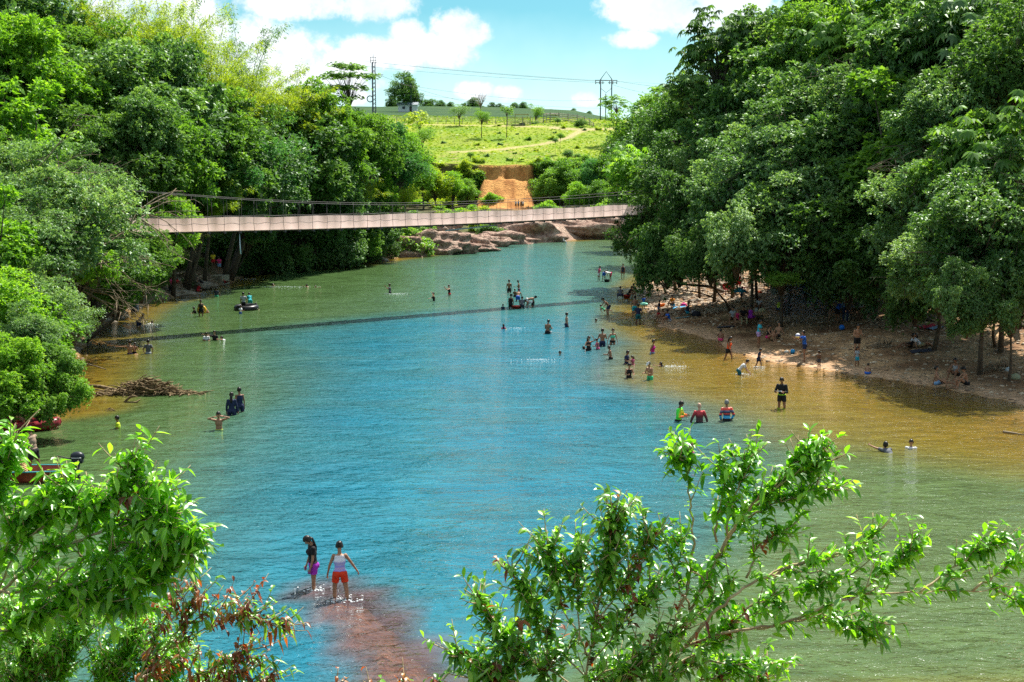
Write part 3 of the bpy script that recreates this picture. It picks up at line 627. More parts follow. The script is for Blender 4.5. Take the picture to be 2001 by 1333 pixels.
T(1440, 250, 96, 3.9, 'b', 'deep', 'rounded teal green tree below the tall big-leaved tree', group=GR)
T(1400, 330, 94, 3.4, 'fine', 'deep', 'dense fine-leaved tree above the drooping dark tree', group=GR)
T(1470, 385, 82, 3.6, 'fine', 'grey', 'pale grey green tree bulging out over the beach', group=GR)
T(1545, 330, 82, 4.2, 'fine', 'grey', 'wide silvery green crown at mid height of the right bank', group=GR)
T(1440, 465, 76, 2.4, 'droop', 'grey', 'low silvery foliage hanging over the shaded sitting people', group=GR, root=Vector((22, 84, 2)), tw=.5)
T(1530, 460, 78, 3.6, 'a', 'deep', 'deep green tree spreading directly above the beach camp', group=GR)
T(1520, 160, 96, 4.2, 'b', 'deep', 'large round crown against the clouds right of the tall tree', group=GR)
T(1610, 110, 94, 4.4, 'a', 'mid', 'broad tree at the top of the right bank near the sky edge', group=GR)
T(1590, 230, 88, 4.2, 'b', 'deep', 'full green tree in the middle of the right canopy', group=GR)
T(1700, 60, 90, 4.6, 'cec', 'mid', 'big-leaved tree touching the top of the view', group=GR)
T(1640, 20, 104, 4.0, 'loose', 'dark', 'thin dark tree with sky showing through at the top', group=GR)
T(1700, 210, 82, 4.2, 'fine', 'grey', 'fine-leaved greyish tree under the big-leaved one', group=GR)
T(1800, 130, 80, 4.6, 'b', 'deep', 'heavy deep green crown high on the right bank', group=GR)
T(1900, 60, 78, 4.8, 'cec', 'deep', 'shaded big-leaved tree in the upper corner', group=GR)
T(1985, 150, 70, 4.2, 'a', 'dark', 'dark tree at the upper edge of the right bank', group=GR)
T(1760, 300, 76, 4.2, 'loose', 'mid', 'loose tree with broad shiny leaves in the right canopy', group=GR)
T(1650, 340, 80, 4.2, 'a', 'deep', 'shadowy tree over the inner beach', group=GR)
T(1870, 240, 72, 4.2, 'fine', 'grey', 'bright speckled crown high above the right beach', group=GR)
T(1975, 300, 64, 4.0, 'cec', 'mid', 'big shiny leaves at the right edge of the canopy', group=GR)
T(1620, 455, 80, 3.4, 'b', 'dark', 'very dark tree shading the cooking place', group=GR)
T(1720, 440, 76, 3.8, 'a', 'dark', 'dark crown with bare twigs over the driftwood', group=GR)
T(1835, 400, 66, 3.6, 'fine', 'grey', 'pale speckled tree hanging low above the sloping beach', group=GR)
T(1930, 440, 60, 3.8, 'fine', 'deep', 'large speckled bush-like crown over the sloping beach', group=GR)
T(1840, 510, 62, 2.6, 'fine', 'grey', 'lower pale bough above the lying sunbathers', group=GR, root=Vector((27, 66, 3)))
for (u, v, r, lab) in [(1870, 560, 1.4, 'green bough hanging left of the others over the sandy slope'), (1925, 585, 1.3, 'green bough hanging in the middle over the sandy slope'), (1890, 625, .85, 'green leafy tip hanging down furthest over the sandy slope')]:
    T(u, v, 56, r, 'droop', 'deep', lab, group=GR, root=Vector((27.5, 60, 3)), tw=.5)
T(1980, 560, 58, 2.3, 'fine', 'deep', 'leafy bough at the frame edge above the sandy slope', group=GR)
T(1525, 545, 74, 1.1, 'bush', 'mid', 'small sunlit sprig hanging in front of the smoke', 'hanging_branch', 'branch', sq=.6, root=Vector((22, 78, 1.8)), tw=.4)
for (u, v, Y, r, key, mt, lab) in [(1390, 490, 80, 2.2, 'droop', 'dark', 'hanging dark foliage right of the beach corner'), (1585, 525, 88, 2.6, 'a', 'dark', 'dark leaves curtaining the smoky shade'), (1660, 520, 76, 2.6, 'droop', 'deep', 'drooping crown over the cooking table'), (1745, 520, 72, 2.6, 'b', 'dark', 'black shaded crown between the two pale ones'), (1790, 570, 66, 1.8, 'droop', 'dark', 'dark foliage left of the hanging green bough'), (1950, 520, 60, 2.6, 'a', 'deep', 'deep green crown low at the right edge'), (1570, 400, 78, 3.2, 'fine', 'grey', 'pale green crown in the heart of the right canopy'), (1450, 330, 86, 3.0, 'b', 'grey', 'light-catching crown above the bulging tree'), (1480, 80, 100, 2.8, 'b', 'deep', 'round crown joined to the tall tree'), (1560, 90, 100, 3.0, 'a', 'deep', 'crown at the skyline dip'), (1270, 380, 112, 3.0, 'b', 'mid', 'leafy crown between river bend and drooping tree'), (1900, 340, 66, 3.2, 'b', 'mid', 'glossy crown in the upper right beach trees')]:
    T(u, v, Y, r, key, mt, lab, group=GR, root=Vector((at_y(u, v, Y).x + 2.5, Y + 6, max(.8, gz(at_y(u, v, Y).x + 2.5, Y + 6)))))
def back(u, v, Y, r): return (u, v - 20, Y + 36, r * 1.3) if ((u < 1660 and Y >= 98) or u > 1880) else (u, v, Y, r)
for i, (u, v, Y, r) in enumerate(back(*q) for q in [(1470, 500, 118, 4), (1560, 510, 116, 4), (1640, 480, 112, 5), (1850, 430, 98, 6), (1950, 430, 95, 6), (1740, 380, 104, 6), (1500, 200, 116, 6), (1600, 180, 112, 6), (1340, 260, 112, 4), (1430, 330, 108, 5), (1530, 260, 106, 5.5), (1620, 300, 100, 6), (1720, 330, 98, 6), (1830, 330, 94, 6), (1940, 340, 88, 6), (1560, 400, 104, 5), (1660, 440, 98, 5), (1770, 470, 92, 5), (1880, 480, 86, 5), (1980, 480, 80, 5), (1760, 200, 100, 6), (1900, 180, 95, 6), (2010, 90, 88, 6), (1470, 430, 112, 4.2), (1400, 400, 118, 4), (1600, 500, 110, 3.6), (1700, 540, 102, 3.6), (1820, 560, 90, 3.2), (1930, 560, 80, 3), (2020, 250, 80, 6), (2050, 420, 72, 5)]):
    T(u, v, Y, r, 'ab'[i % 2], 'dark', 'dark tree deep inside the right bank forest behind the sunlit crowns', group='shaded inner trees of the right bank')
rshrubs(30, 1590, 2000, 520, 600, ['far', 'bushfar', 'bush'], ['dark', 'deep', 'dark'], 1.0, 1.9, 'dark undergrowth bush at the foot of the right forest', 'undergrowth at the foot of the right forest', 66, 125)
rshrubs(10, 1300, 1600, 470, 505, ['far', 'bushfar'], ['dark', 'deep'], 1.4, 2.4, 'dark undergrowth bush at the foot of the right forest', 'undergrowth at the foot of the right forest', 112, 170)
# left bank --------------------------------------------------
for (u, v, Y, r, key, mt, lab) in [(30, 720, 46, 1.3, 'a', 'vivid', 'vivid green bough overhanging the red raft'), (100, 715, 47, .95, 'droop', 'mid', 'drooping bough over the water left of the driftwood log'), (135, 765, 46.5, .75, 'droop', 'vivid', 'lowest leafy tip over the water left of the driftwood log'), (75, 775, 46, .95, 'droop', 'mid', 'hanging leafy tip just above the red raft'), (5, 775, 45, 1.1, 'a', 'vivid', 'leafy mass at the left edge over the raft'), (60, 660, 48, 1.3, 'fine', 'grey', 'pale twiggy bough between the vivid ones')]:
    T(u, v, Y, r, key, mt, lab, group=GL, root=Vector((-25.5, Y + 1, 2.5)), tw=.6)
T(5, 640, 50, 2.2, 'a', 'vivid', 'bright leafy tree at the left edge above the red boat', group=GL)
T(80, 600, 54, 2.0, 'fine', 'grey', 'pale dry-leaved shrub tree beside the concrete block', group=GL)
T(150, 625, 56, .9, 'bushf', 'grey', 'small pale shrub hanging over the bank stones', 'shrub', 'shrub')
T(10, 520, 58, 2.6, 'fine', 'vivid', 'fresh green tree above the left edge boughs', group=GL)
T(110, 430, 62, 3.6, 'fine', 'grey', 'wide grey green tree full of bare twigs', group=GL)
T(10, 380, 66, 3.8, 'fine', 'grey', 'grey green tree crown cut by the left edge', group=GL)
T(180, 470, 70, 2.6, 'fine', 'grey', 'grey green tree leaning toward the near end of the bridge', group=GL)
T(290, 505, 76, 1.8, 'fine', 'mid', 'leafy tree drooping over the left end of the bridge', group=GL, sq=.9)
T(230, 545, 74, 2.2, 'fine', 'mid', 'tangled leafy tree above the bare fallen branches', group=GL)
T(150, 505, 66, 2.0, 'a', 'vivid', 'sunny green tree over the concrete walls', group=GL)
T(40, 280, 76, 3.2, 'loose', 'vivid', 'glossy large-leaved green tree near the left edge', group=GL)
T(110, 310, 80, 2.6, 'cec', 'vivid', 'big drooping-leaved tree beside the glossy one at left', group=GL)
T(30, 140, 84, 4.0, 'a', 'vivid', 'tall vivid green tree in the upper left corner', group=GL)
T(240, 190, 92, 4.2, 'b', 'deep', 'dark glossy tree rising before the bamboo', group=GL)
T(150, 230, 88, 4.0, 'a', 'mid', 'green tree between the corner tree and the dark glossy tree', group=GL)
T(330, 180, 98, 3.4, 'b', 'dark', 'narrow dark tree standing against yellow bamboo', group=GL, sq=1.3)
T(210, 320, 82, 3.6, 'a', 'dark', 'dark tree below the dark glossy tree at left', group=GL)
T(310, 310, 88, 4.0, 'b', 'deep', 'dark crown with pale shining leaves at the centre of the left slope', group=GL)
T(395, 270, 98, 3.8, 'a', 'deep', 'deep green tree beside the bamboo clumps', group=GL)
T(400, 350, 92, 3.2, 'fine', 'teal', 'teal green tree just above the bridge cable', group=GL)
T(470, 310, 104, 3.8, 'fine', 'teal', 'feathery teal tree in the middle of the left slope', group=GL)
T(540, 310, 108, 3.6, 'a', 'teal', 'rounded teal tree above the bridge', group=GL)
T(520, 250, 108, 1.8, 'bush', 'vivid', 'small bright lime green crown glowing in the left slope', 'broadleaf_tree', group=GL, sq=.7)
T(600, 300, 116, 4.0, 'b', 'dark', 'shaded dark tree above the middle of the bridge', group=GL)
T(660, 335, 122, 4.0, 'fine', 'mid', 'mid green tree over the bridge cable', group=GL)
T(725, 300, 135, 4.6, 'a', 'deep', 'dense dark tree at the inner river bend', group=GL)
T(775, 330, 140, 3.6, 'fine', 'teal', 'teal tree at the river end of the left forest', group=GL)
T(665, 265, 138, 4.0, 'b', 'deep', 'dark tree under the flat-topped umbrella tree', group=GL)
T(720, 265, 150, 3.6, 'a', 'mid', 'leafy tree left of the lattice mast', group=GL)
T(610, 225, 140, 4.0, 'b', 'deep', 'dark tree left of the flat-topped umbrella tree', group=GL)
T(680, 163, 150, 4.6, 'umb', 'deep', 'flat-topped umbrella tree standing above the forest', 'umbrella_tree', group=GL, sq=.85)
T(800, 300, 160, 3.2, 'a', 'vivid', 'bright tree at the edge of the meadow', group=GL)
for (u, v, Y, r, key, mt, lab) in [(60, 470, 58, 2.2, 'fine', 'grey', 'pale foliage between the left edge trees'), (170, 380, 70, 2.6, 'fine', 'grey', 'grey crown at the middle of the near left trees'), (330, 430, 84, 2.4, 'fine', 'mid', 'light crown just behind the near bridge end'), (100, 230, 84, 2.6, 'loose', 'vivid', 'bright loose crown among the upper left trees'), (180, 130, 100, 3.4, 'a', 'mid', 'green crown before the corner bamboo'), (280, 250, 84, 2.6, 'b', 'deep', 'knobbly dark crown in the left slope'), (430, 240, 96, 2.6, 'b', 'dark', 'pointed dark crown between yellow bamboo'), (350, 260, 92, 2.4, 'a', 'dark', 'small dark crown in the left slope'), (560, 260, 112, 3.0, 'fine', 'bamboo', 'yellowish fine crown left of centre'), (620, 250, 124, 3.0, 'fine', 'mid', 'fresh crown below the skyline trees'), (700, 270, 128, 2.6, 'loose', 'mid', 'loose crown right of the fresh one'), (760, 270, 142, 2.6, 'b', 'teal', 'crown at the end of the forest edge'), (610, 370, 112, 2.4, 'a', 'mid', 'crown hanging over the bridge cable'), (480, 370, 100, 2.6, 'fine', 'grey', 'greyish crown over the bridge deck'), (560, 370, 106, 2.4, 'b', 'deep', 'dark crown over the bridge deck'), (790, 380, 150, 2.8, 'baml', 'yellow', 'yellow green spray at the river end of the forest'), (740, 380, 136, 2.6, 'fine', 'mid', 'soft crown above the river end of the bridge'), (-10, 470, 54, 2.0, 'loose', 'vivid', 'large bright leaves cut by the left edge')]:
    T(u, v, Y, r, key, mt, lab, group=GL)
# bamboo
GB = 'bamboo clumps of the left bank'
B = dict(name='bamboo_clump', cat='bamboo', group=GB)
T(110, 60, 112, 6.5, 'bam', 'bamboo', 'bamboo clump at the top left corner of the slope', **B)
T(230, 90, 112, 6.5, 'bam', 'bamboo', 'tall bamboo clump behind the dark glossy tree', **B)
T(330, 90, 116, 6.5, 'bam', 'yellow', 'yellow bamboo clump against the brightest cloud', **B)
T(410, 150, 116, 6.5, 'bam', 'yellow', 'yellow green bamboo in the middle of the skyline', **B)
T(490, 190, 122, 6.0, 'bam', 'bamboo', 'bamboo clump with arching tips beside the skyline gap', **B)
T(560, 220, 126, 5.5, 'bam', 'bamboo', 'dark-tipped bamboo clump nearest the umbrella tree', **B)
T(440, 220, 108, 5.0, 'bam', 'yellow', 'low yellow bamboo clump above the teal trees', **B)
T(360, 110, 122, 8.0, 'bams', 'deep', 'sparse culms rising above the yellow bamboo', **B)
T(480, 130, 124, 7.0, 'bams', 'deep', 'sparse dark culms standing clear against the clouds', **B)
T(60, 180, 88, 3.8, 'baml', 'yellow', 'golden dry bamboo at the left edge', **B)
T(400, 385, 88, 3.0, 'baml', 'yellow', 'yellow bamboo spray arching over the bridge cable', **B)
T(215, 400, 86, 2.6, 'baml', 'bamboo', 'low yellow green bamboo in the shade of the dark trees', **B)
T(690, 370, 118, 3.2, 'baml', 'bamboo', 'low bamboo spray above the middle of the bridge', **B)
T(620, 330, 112, 2.8, 'baml', 'yellow', 'small yellow bamboo between shaded trees', **B)
for i, (u, v, Y, r) in enumerate([(60, 300, 96, 6), (160, 330, 100, 6), (280, 260, 108, 6), (380, 320, 112, 6), (480, 330, 122, 6), (570, 330, 130, 6), (640, 330, 138, 5), (60, 470, 80, 5), (170, 440, 86, 5), (100, 160, 118, 7), (-20, 60, 105, 7), (520, 270, 136, 5), (700, 310, 152, 5), (770, 300, 165, 4), (-20, 250, 85, 6)]):
    T(u, v, Y, r, 'ab'[i % 2], ('deep', 'dark')[i % 2], 'dark tree deep inside the left bank jungle behind the front crowns', group='shaded inner trees of the left bank')
# low growth under and behind the bridge, left bank down to the water
k = 0
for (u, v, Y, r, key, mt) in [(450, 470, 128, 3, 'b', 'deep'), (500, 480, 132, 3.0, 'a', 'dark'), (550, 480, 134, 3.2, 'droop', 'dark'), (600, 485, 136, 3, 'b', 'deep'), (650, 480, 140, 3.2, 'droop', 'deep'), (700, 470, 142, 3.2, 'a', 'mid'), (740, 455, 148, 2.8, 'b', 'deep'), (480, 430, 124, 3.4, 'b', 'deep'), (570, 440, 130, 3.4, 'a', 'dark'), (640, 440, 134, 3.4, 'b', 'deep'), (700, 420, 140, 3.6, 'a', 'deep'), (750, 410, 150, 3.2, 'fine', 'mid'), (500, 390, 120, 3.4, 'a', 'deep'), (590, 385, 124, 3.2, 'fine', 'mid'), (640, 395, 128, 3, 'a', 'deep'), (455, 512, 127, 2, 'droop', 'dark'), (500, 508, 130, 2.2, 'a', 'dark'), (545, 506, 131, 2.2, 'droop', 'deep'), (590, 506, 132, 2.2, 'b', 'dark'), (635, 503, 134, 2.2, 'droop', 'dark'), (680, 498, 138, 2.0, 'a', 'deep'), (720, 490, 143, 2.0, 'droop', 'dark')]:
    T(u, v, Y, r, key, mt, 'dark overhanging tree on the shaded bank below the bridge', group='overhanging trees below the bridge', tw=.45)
shrubs([(210, 600, 60, .8, 'bush', 'vivid'), (175, 560, 62, 1.0, 'bush', 'mid'), (120, 575, 58, 1.1, 'bush', 'vivid'), (60, 560, 56, 1.2, 'bush', 'mid'), (110, 640, 53, .9, 'bushf', 'grey'), (60, 690, 50, 1.0, 'bushf', 'grey'), (100, 670, 51, .8, 'bush', 'mid'), (235, 575, 72, .9, 'bush', 'dark'), (210, 575, 68, .5, 'bush', 'vivid'), (290, 540, 84, 1.1, 'bush', 'yellow'), (320, 545, 88, .9, 'bush', 'yellow'), (350, 520, 94, 1.5, 'bush', 'mid'), (310, 500, 88, 1.8, 'bushf', 'mid'), (360, 480, 98, 1.8, 'bush', 'grey'), (400, 490, 104, 1.6, 'bush', 'deep'), (270, 510, 80, 1.6, 'bush', 'mid'), (395, 520, 102, .9, 'bush', 'dark'), (340, 450, 96, 2.0, 'bushf', 'mid'), (430, 470, 112, 1.9, 'bush', 'yellow')], 'leafy shrub growing on the left bank above the rocks', 'shrubs above the left waterline')
rshrubs(62, 10, 440, 455, 625, ['bush', 'bushf', 'bush'], ['mid', 'grey', 'vivid', 'yellow', 'deep'], .6, 1.3, 'leafy shrub growing on the left bank above the rocks', 'shrubs above the left waterline', 48, 112)
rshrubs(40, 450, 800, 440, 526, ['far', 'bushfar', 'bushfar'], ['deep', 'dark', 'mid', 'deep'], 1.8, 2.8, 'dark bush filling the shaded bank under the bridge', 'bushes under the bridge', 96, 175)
# far bank
shrubs([(835, 400, 222, 3.0, 'bush', 'yellow'), (870, 392, 225, 2.8, 'bush', 'yellow'), (905, 400, 228, 2.6, 'bush', 'yellow'), (925, 375, 244, 2.6, 'bush', 'mid'), (850, 365, 240, 2.8, 'bush', 'yellow'), (885, 362, 245, 2.6, 'bushf', 'vivid'), (820, 370, 225, 3.0, 'bush', 'vivid'), (800, 400, 200, 2.8, 'fern', 'yellow'), (910, 340, 256, 1.9, 'bush', 'yellow'), (935, 318, 262, 1.3, 'bush', 'yellow'), (1020, 316, 262, 1.2, 'fern', 'yellow'), (1050, 322, 260, 1.5, 'bush', 'yellow'), (1070, 345, 255, 2.2, 'bush', 'mid'), (1100, 330, 258, 2.2, 'fern', 'mid'), (1130, 345, 250, 2.4, 'bush', 'mid'), (1075, 375, 240, 2.6, 'bush', 'mid'), (1110, 380, 235, 2.6, 'bush', 'deep'), (1150, 375, 230, 2.8, 'fern', 'vivid'), (1180, 350, 238, 3.0, 'bush', 'mid'), (1200, 385, 225, 3.0, 'bush', 'deep'), (1160, 400, 222, 2.2, 'bush', 'mid'), (1090, 402, 230, 2.0, 'bush', 'deep'), (1200, 310, 258, 3.6, 'far', 'dark'), (1225, 345, 250, 3.6, 'far', 'deep'), (960, 395, 236, 1.8, 'bush', 'vivid'), (985, 450, 205, 1.7, 'bush', 'deep'), (955, 455, 200, 1.9, 'bush', 'deep'), (930, 450, 200, 1.4, 'bush', 'yellow'), (850, 450, 190, 1.6, 'fern', 'vivid'), (820, 455, 180, 1.7, 'bushf', 'mid'), (795, 440, 178, 2.0, 'bush', 'deep'), (1070, 425, 220, 1.2, 'fern', 'yellow'), (880, 430, 205, 1.8, 'bush', 'mid'), (790, 350, 190, 3.0, 'bush', 'mid'), (815, 330, 205, 2.8, 'bush', 'vivid'), (1215, 440, 205, 2.6, 'far', 'dark'), (1205, 415, 215, 2.8, 'far', 'deep'), (1235, 400, 210, 3.4, 'far', 'dark')], 'leafy shrub growing between the cliff and the far waterline', 'shrubs of the far bank')
rshrubs(24, 790, 935, 345, 440, ['bush', 'bushf', 'fern'], ['yellow', 'vivid', 'mid', 'yellow'], 1.4, 2.4, 'leafy shrub growing between the cliff and the far waterline', 'shrubs of the far bank', 175, 262)
rshrubs(18, 1050, 1230, 335, 420, ['bush', 'bushf', 'fern'], ['mid', 'deep', 'vivid', 'mid'], 1.4, 2.4, 'leafy shrub growing between the cliff and the far waterline', 'shrubs of the far bank', 205, 262)
for (u, v, Y, r, mt, lab) in [(1072, 368, 248, 3.0, 'mid', 'leafy small tree just right of the orange cut'), (1108, 352, 249, 3.2, 'mid', 'taller leafy tree between cut and river forest'), (1150, 350, 248, 3.3, 'teal', 'round tree below the right end of the meadow'), (1190, 345, 247, 3.6, 'mid', 'full tree under the dirt track on the right'), (1222, 335, 250, 3.6, 'deep', 'dark tree joining the river forest at right'), (1130, 385, 240, 2.4, 'vivid', 'bright low tree near the bridge on the right'), (1175, 385, 238, 2.6, 'mid', 'low tree above the right end of the far rocks'), (850, 362, 246, 3.0, 'yellow', 'yellow green tree left of the cut'), (885, 368, 247, 2.7, 'vivid', 'bright tree close to the left side of the cut'), (912, 376, 249, 2.2, 'mid', 'small tree touching the left edge of the cut'), (825, 350, 240, 3.2, 'vivid', 'tall bright tree where meadow and left forest meet')]:
    T(u, v, Y, r, 'far', mt, lab, 'broadleaf_tree', group='trees below the meadow edge')
# meadow trees
MT = 'small trees of the meadow'
T(820, 232, 275, 2.6, 'pap', 'yellow', 'bright small tree on the left of the meadow', 'small_tree', group=MT)
T(825, 265, 270, 2.4, 'small', 'mid', 'thin small tree below the bright one on the meadow', 'small_tree', group=MT)
T(897, 218, 322, 2.4, 'small', 'grey', 'olive round tree left of the bare one', 'small_tree', group=MT, sq=.8)
T(941, 228, 300, 1.9, 'small', 'mid', 'small brown green tree at the middle of the meadow', 'small_tree', group=MT)
T(990, 215, 300, 1.6, 'pap', 'mid', 'slender palm-like tree in front of the shed', 'small_tree', group=MT)
T(1047, 220, 330, 2.2, 'small', 'mid', 'round small tree between shed and corral', 'small_tree', group=MT)
T(1206, 200, 290, 3.6, 'pap', 'mid', 'open airy tree standing in front of the power pylon', 'small_tree', group=MT, sq=.7)
T(1095, 265, 275, .9, 'bush', 'mid', 'low round bush beside the dirt track', 'shrub', 'shrub', group='bushes on the meadow')
T(1085, 274, 273, .7, 'bush', 'deep', 'smaller bush just below the round one by the track', 'shrub', 'shrub', group='bushes on the meadow')
T(1090, 235, 322, 1.0, 'bush', 'deep', 'dark bush before the corral rails', 'shrub', 'shrub', group='bushes on the meadow')
T(1135, 240, 320, 1.5, 'bush', 'dark', 'largest dark bush at the corral end', 'shrub', 'shrub', group='bushes on the meadow')
T(919, 302, 265, .8, 'bush', 'mid', 'lone small bush near the cliff edge', 'shrub', 'shrub', group='bushes on the meadow')
T(1110, 300, 266, 1.4, 'bush', 'deep', 'grey green bush at the meadow edge above the river', 'shrub', 'shrub', group='bushes on the meadow')
T(790, 180, 400, 5.0, 'far', 'dark', 'dark tree beside the white house on the ridge', 'broadleaf_tree')
T(812, 192, 402, 2.6, 'far', 'dark', 'low dark tree touching the white house', 'broadleaf_tree')
T(1310, 210, 200, 4.5, 'umb', 'vivid', 'bright spreading tree behind the right forest edge', 'umbrella_tree')
T(1260, 250, 230, 5.0, 'far', 'mid', 'dark green tree mass right of the meadow', 'broadleaf_tree')
T(1290, 290, 180, 5.0, 'far', 'deep', 'tree filling the gap behind the big-leaved river tree', 'broadleaf_tree')
T(1215, 290, 262, 4.0, 'far', 'dark', 'dark tree at the right end of the meadow', 'broadleaf_tree')
for i, u in enumerate([770, 830, 845, 862, 880, 905, 925, 960, 975, 1003, 1022, 1120, 1075, 1150]):
    T(u, [206, 211, 213, 213, 212, 214, 210, 213, 212, 215, 212, 222, 224, 226][i], 470, [3, 2.5, 3, 2.6, 2, 1.8, 3, 2, 1.5, 2.2, 2, 1.6, 1.6, 1.4][i], 'far', 'dark', 'dark bushy tree of the row along the far ridge', 'broadleaf_tree', group='tree row along the far ridge')
rshrubs(34, 790, 1200, 240, 315, ['bush', 'bushf'], ['yellow', 'mid', 'grey', 'bamboo'], .3, .8, 'low scrubby weed clump scattered on the grassy meadow', 'weed clumps on the meadow', 262, 345)
# bare tree on the ridge
g = hit(937, 222, 262); b = MB(); 
for i in range(26):
    a = rnd.uniform(0, 6.28); p = Vector((0, 0, 2.2)); d = Vector((math.cos(a) * .5, math.sin(a) * .5, 1)).normalized(); pts = [Vector((0, 0, 0)), p]
    for k in range(4): p = p + d * rnd.uniform(.6, 1.1); d = (d + Vector((rnd.uniform(-.5, .5), rnd.uniform(-.5, .5), .15))).normalized(); pts.append(p)
    b.tube(pts, [.16, .1, .06, .045, .03, .02], 4)
t = empty('bare_tree', at_y(939, 214, 350) * 1, 0, 'leafless pale tree behind the small trees of the meadow', 'tree'); t.location.z = gz(t.location.x, t.location.y); bb = b.build('branches', M_DRY, t); bb.scale = (1.15, 1.15, 1.15)
# ---------------------------------------------------------------- rocks
def rock(u, v, wx_, wy_, wz2, label, mat=None, name='boulder', cat='rock', seed=0, z=None, sub=4, group=None, sink=.3, rz=0.0, Y=None):
    r = np.random.default_rng(seed + 100); bm = bmesh.new(); bmesh.ops.create_icosphere(bm, subdivisions=sub, radius=1)
    ph = r.uniform(0, 6.28, (14, 3)); fr = r.normal(0, 1, (14, 3)) * np.linspace(1.2, 9, 14)[:, None]; am = .20 / np.linspace(1, 5.5, 14)
    pl = unit(r.normal(size=(9, 3))); pd = r.uniform(.62, .9, 9)
    for vv in bm.verts:
        c = np.array(vv.co[:]); q = 1.0
        for n_, d_ in zip(pl, pd):
            k = c @ n_
            if k > d_: q = min(q, d_ / k)
        q += float((am * np.sin((fr @ c) + ph[:, 0])).sum()) * .8 + (.045 * math.sin(c[2] * 17 + c[0] * 4 + 2 * math.sin(c[1] * 3)) if mat is M_ROCKP else 0)
        vv.co = Vector(c * q)
    bmesh.ops.scale(bm, vec=(wx_, wy_, wz2), verts=bm.verts); me = bpy.data.meshes.new(name); bm.to_mesh(me); bm.free()
    for p in me.polygons: p.use_smooth = True
    P = at_y(u, v, Y) if Y else (at_z(u, v, z) if z is not None else hit(u, v, 22))
    o = link(name, me, mat or M_ROCK, None, P + Vector((0, wy_ * .4, wz2 * (1 - 2 * sink) * .5))); o.rotation_euler = (0, 0, rz); return tag(o, label, cat, group)
rock(1085, 468, 8.20, 3.74, 3.56, 'large layered pink rock at the far waterline below the bridge', M_ROCKP, 'rock_outcrop', 'rock', 1, 0, 5)
rock(1135, 466, 8.58, 3.85, 3.86, 'tall pink rock face right of the layered one', M_ROCKP, 'rock_outcrop', 'rock', 2, 0, 5)
rock(1170, 464, 4.30, 2.86, 3.47, 'rounded pale end rock beside the dark overhang', M_ROCKP, 'rock_outcrop', 'rock', 3, 0, 5)
rock(1030, 473, 7.40, 3.52, 3.60, 'brownish rock left of the large pink one', M_ROCKP, 'rock_outcrop', 'rock', 4, 0, 5)
rock(975, 477, 6.64, 2.86, 1.92, 'low brown ledge between bushes at the far waterline', M_ROCKP, 'rock_outcrop', 'rock', 5, 0)
rock(925, 483, 5.46, 2.42, 1.56, 'small dark ledge right of the pale tongue of rock', M_ROCKP, 'rock_outcrop', 'rock', 6, 0)
rock(868, 492, 7.40, 2.64, 2.04, 'pale pink tongue of rock sloping into the river', M_ROCKP, 'rock_outcrop', 'rock', 7, 0, 5)
rock(820, 497, 6.64, 2.86, 2.64, 'pinkish sloping rock left of the pale tongue', M_ROCKP, 'rock_outcrop', 'rock', 8, 0, 5)
rock(845, 478, 6.64, 2.86, 3.56, 'pink rock rising behind the pale tongue', M_ROCKP, 'rock_outcrop', 'rock', 28, 0, 5, Y=184)
rock(775, 502, 5.08, 2.20, 2.28, 'dark red rock in the shade at the inner bend', M_ROCKP, 'rock_outcrop', 'rock', 9, 0)
rock(730, 510, 1.8, 1.4, .9, 'low shaded rock beside the red-shirted bather', M_ROCK, 'boulder', 'rock', 10, 0)
rock(668, 518, .6, .5, .4, 'little stone at the shaded waterline', M_ROCK, 'boulder', 'rock', 11, 0, 3)
rock(365, 566, 2.1, 1.3, .75, 'broad flat rock shelf in the water behind the standing pink shirt', M_ROCK, 'rock_shelf', 'rock', 12, 0, 5)
rock(330, 581, 2.2, 1.1, .5, 'pale flat shelf where the pink-shirted person stands', M_ROCK, 'rock_shelf', 'rock', 13, 0, 5)
rock(372, 552, 1.6, 1.2, 1.3, 'brown boulder behind the black tube', M_ROCK, 'boulder', 'rock', 14, 0)
rock(350, 545, 1.3, 1.0, 1.2, 'rounded boulder beside the seated red shirt', M_ROCK, 'boulder', 'rock', 15, .6)
rock(295, 584, 1.5, .9, .7, 'brown rock right of the blue barrel', M_ROCK, 'boulder', 'rock', 16, 0)
rock(240, 606, 1.6, 1.1, .9, 'dark rock left of the blue barrel', M_ROCK, 'boulder', 'rock', 17, 0)
rock(222, 622, 1.2, .8, .6, 'wet stone slope by the water', M_ROCK, 'boulder', 'rock', 18, 0)
rock(190, 630, 1.3, .9, .8, 'pale sunlit boulder right of the man in blue trunks', M_ROCK, 'boulder', 'rock', 19, 0, 5)
rock(170, 618, 1.0, .8, .8, 'sunlit boulder behind the man in blue trunks', M_ROCK, 'boulder', 'rock', 20, .4)
rock(205, 600, .9, .6, .45, 'dark split stone lying on the bank rocks', M_ROCK, 'boulder', 'rock', 21, .7)
rock(150, 655, 1.0, .8, .5, 'pale rock below the man in blue trunks', M_ROCK, 'boulder', 'rock', 22, 0)
rock(115, 690, 1.2, .9, .4, 'flat pale rock half hidden by leaves at the left bank', M_ROCK, 'boulder', 'rock', 23, 0)
rock(270, 520, 1.8, 1.2, 1.4, 'earthy boulder between the shrubs above the shelf', M_ROCK, 'boulder', 'rock', 24, 1.8)
for i, (u, v) in enumerate([(1283, 540), (1268, 552), (1262, 568), (1272, 590), (1300, 560), (1340, 545), (1380, 540), (1320, 580), (1360, 590), (1255, 578), (1290, 600), (1410, 560)]):
    rock(u, v, .35 + .1 * (i % 3), .3, .2, 'rounded stone larger than the pebbles of the stony beach corner', M_ROCK, 'boulder', 'rock', 40 + i, None, 3, 'large stones of the beach corner')
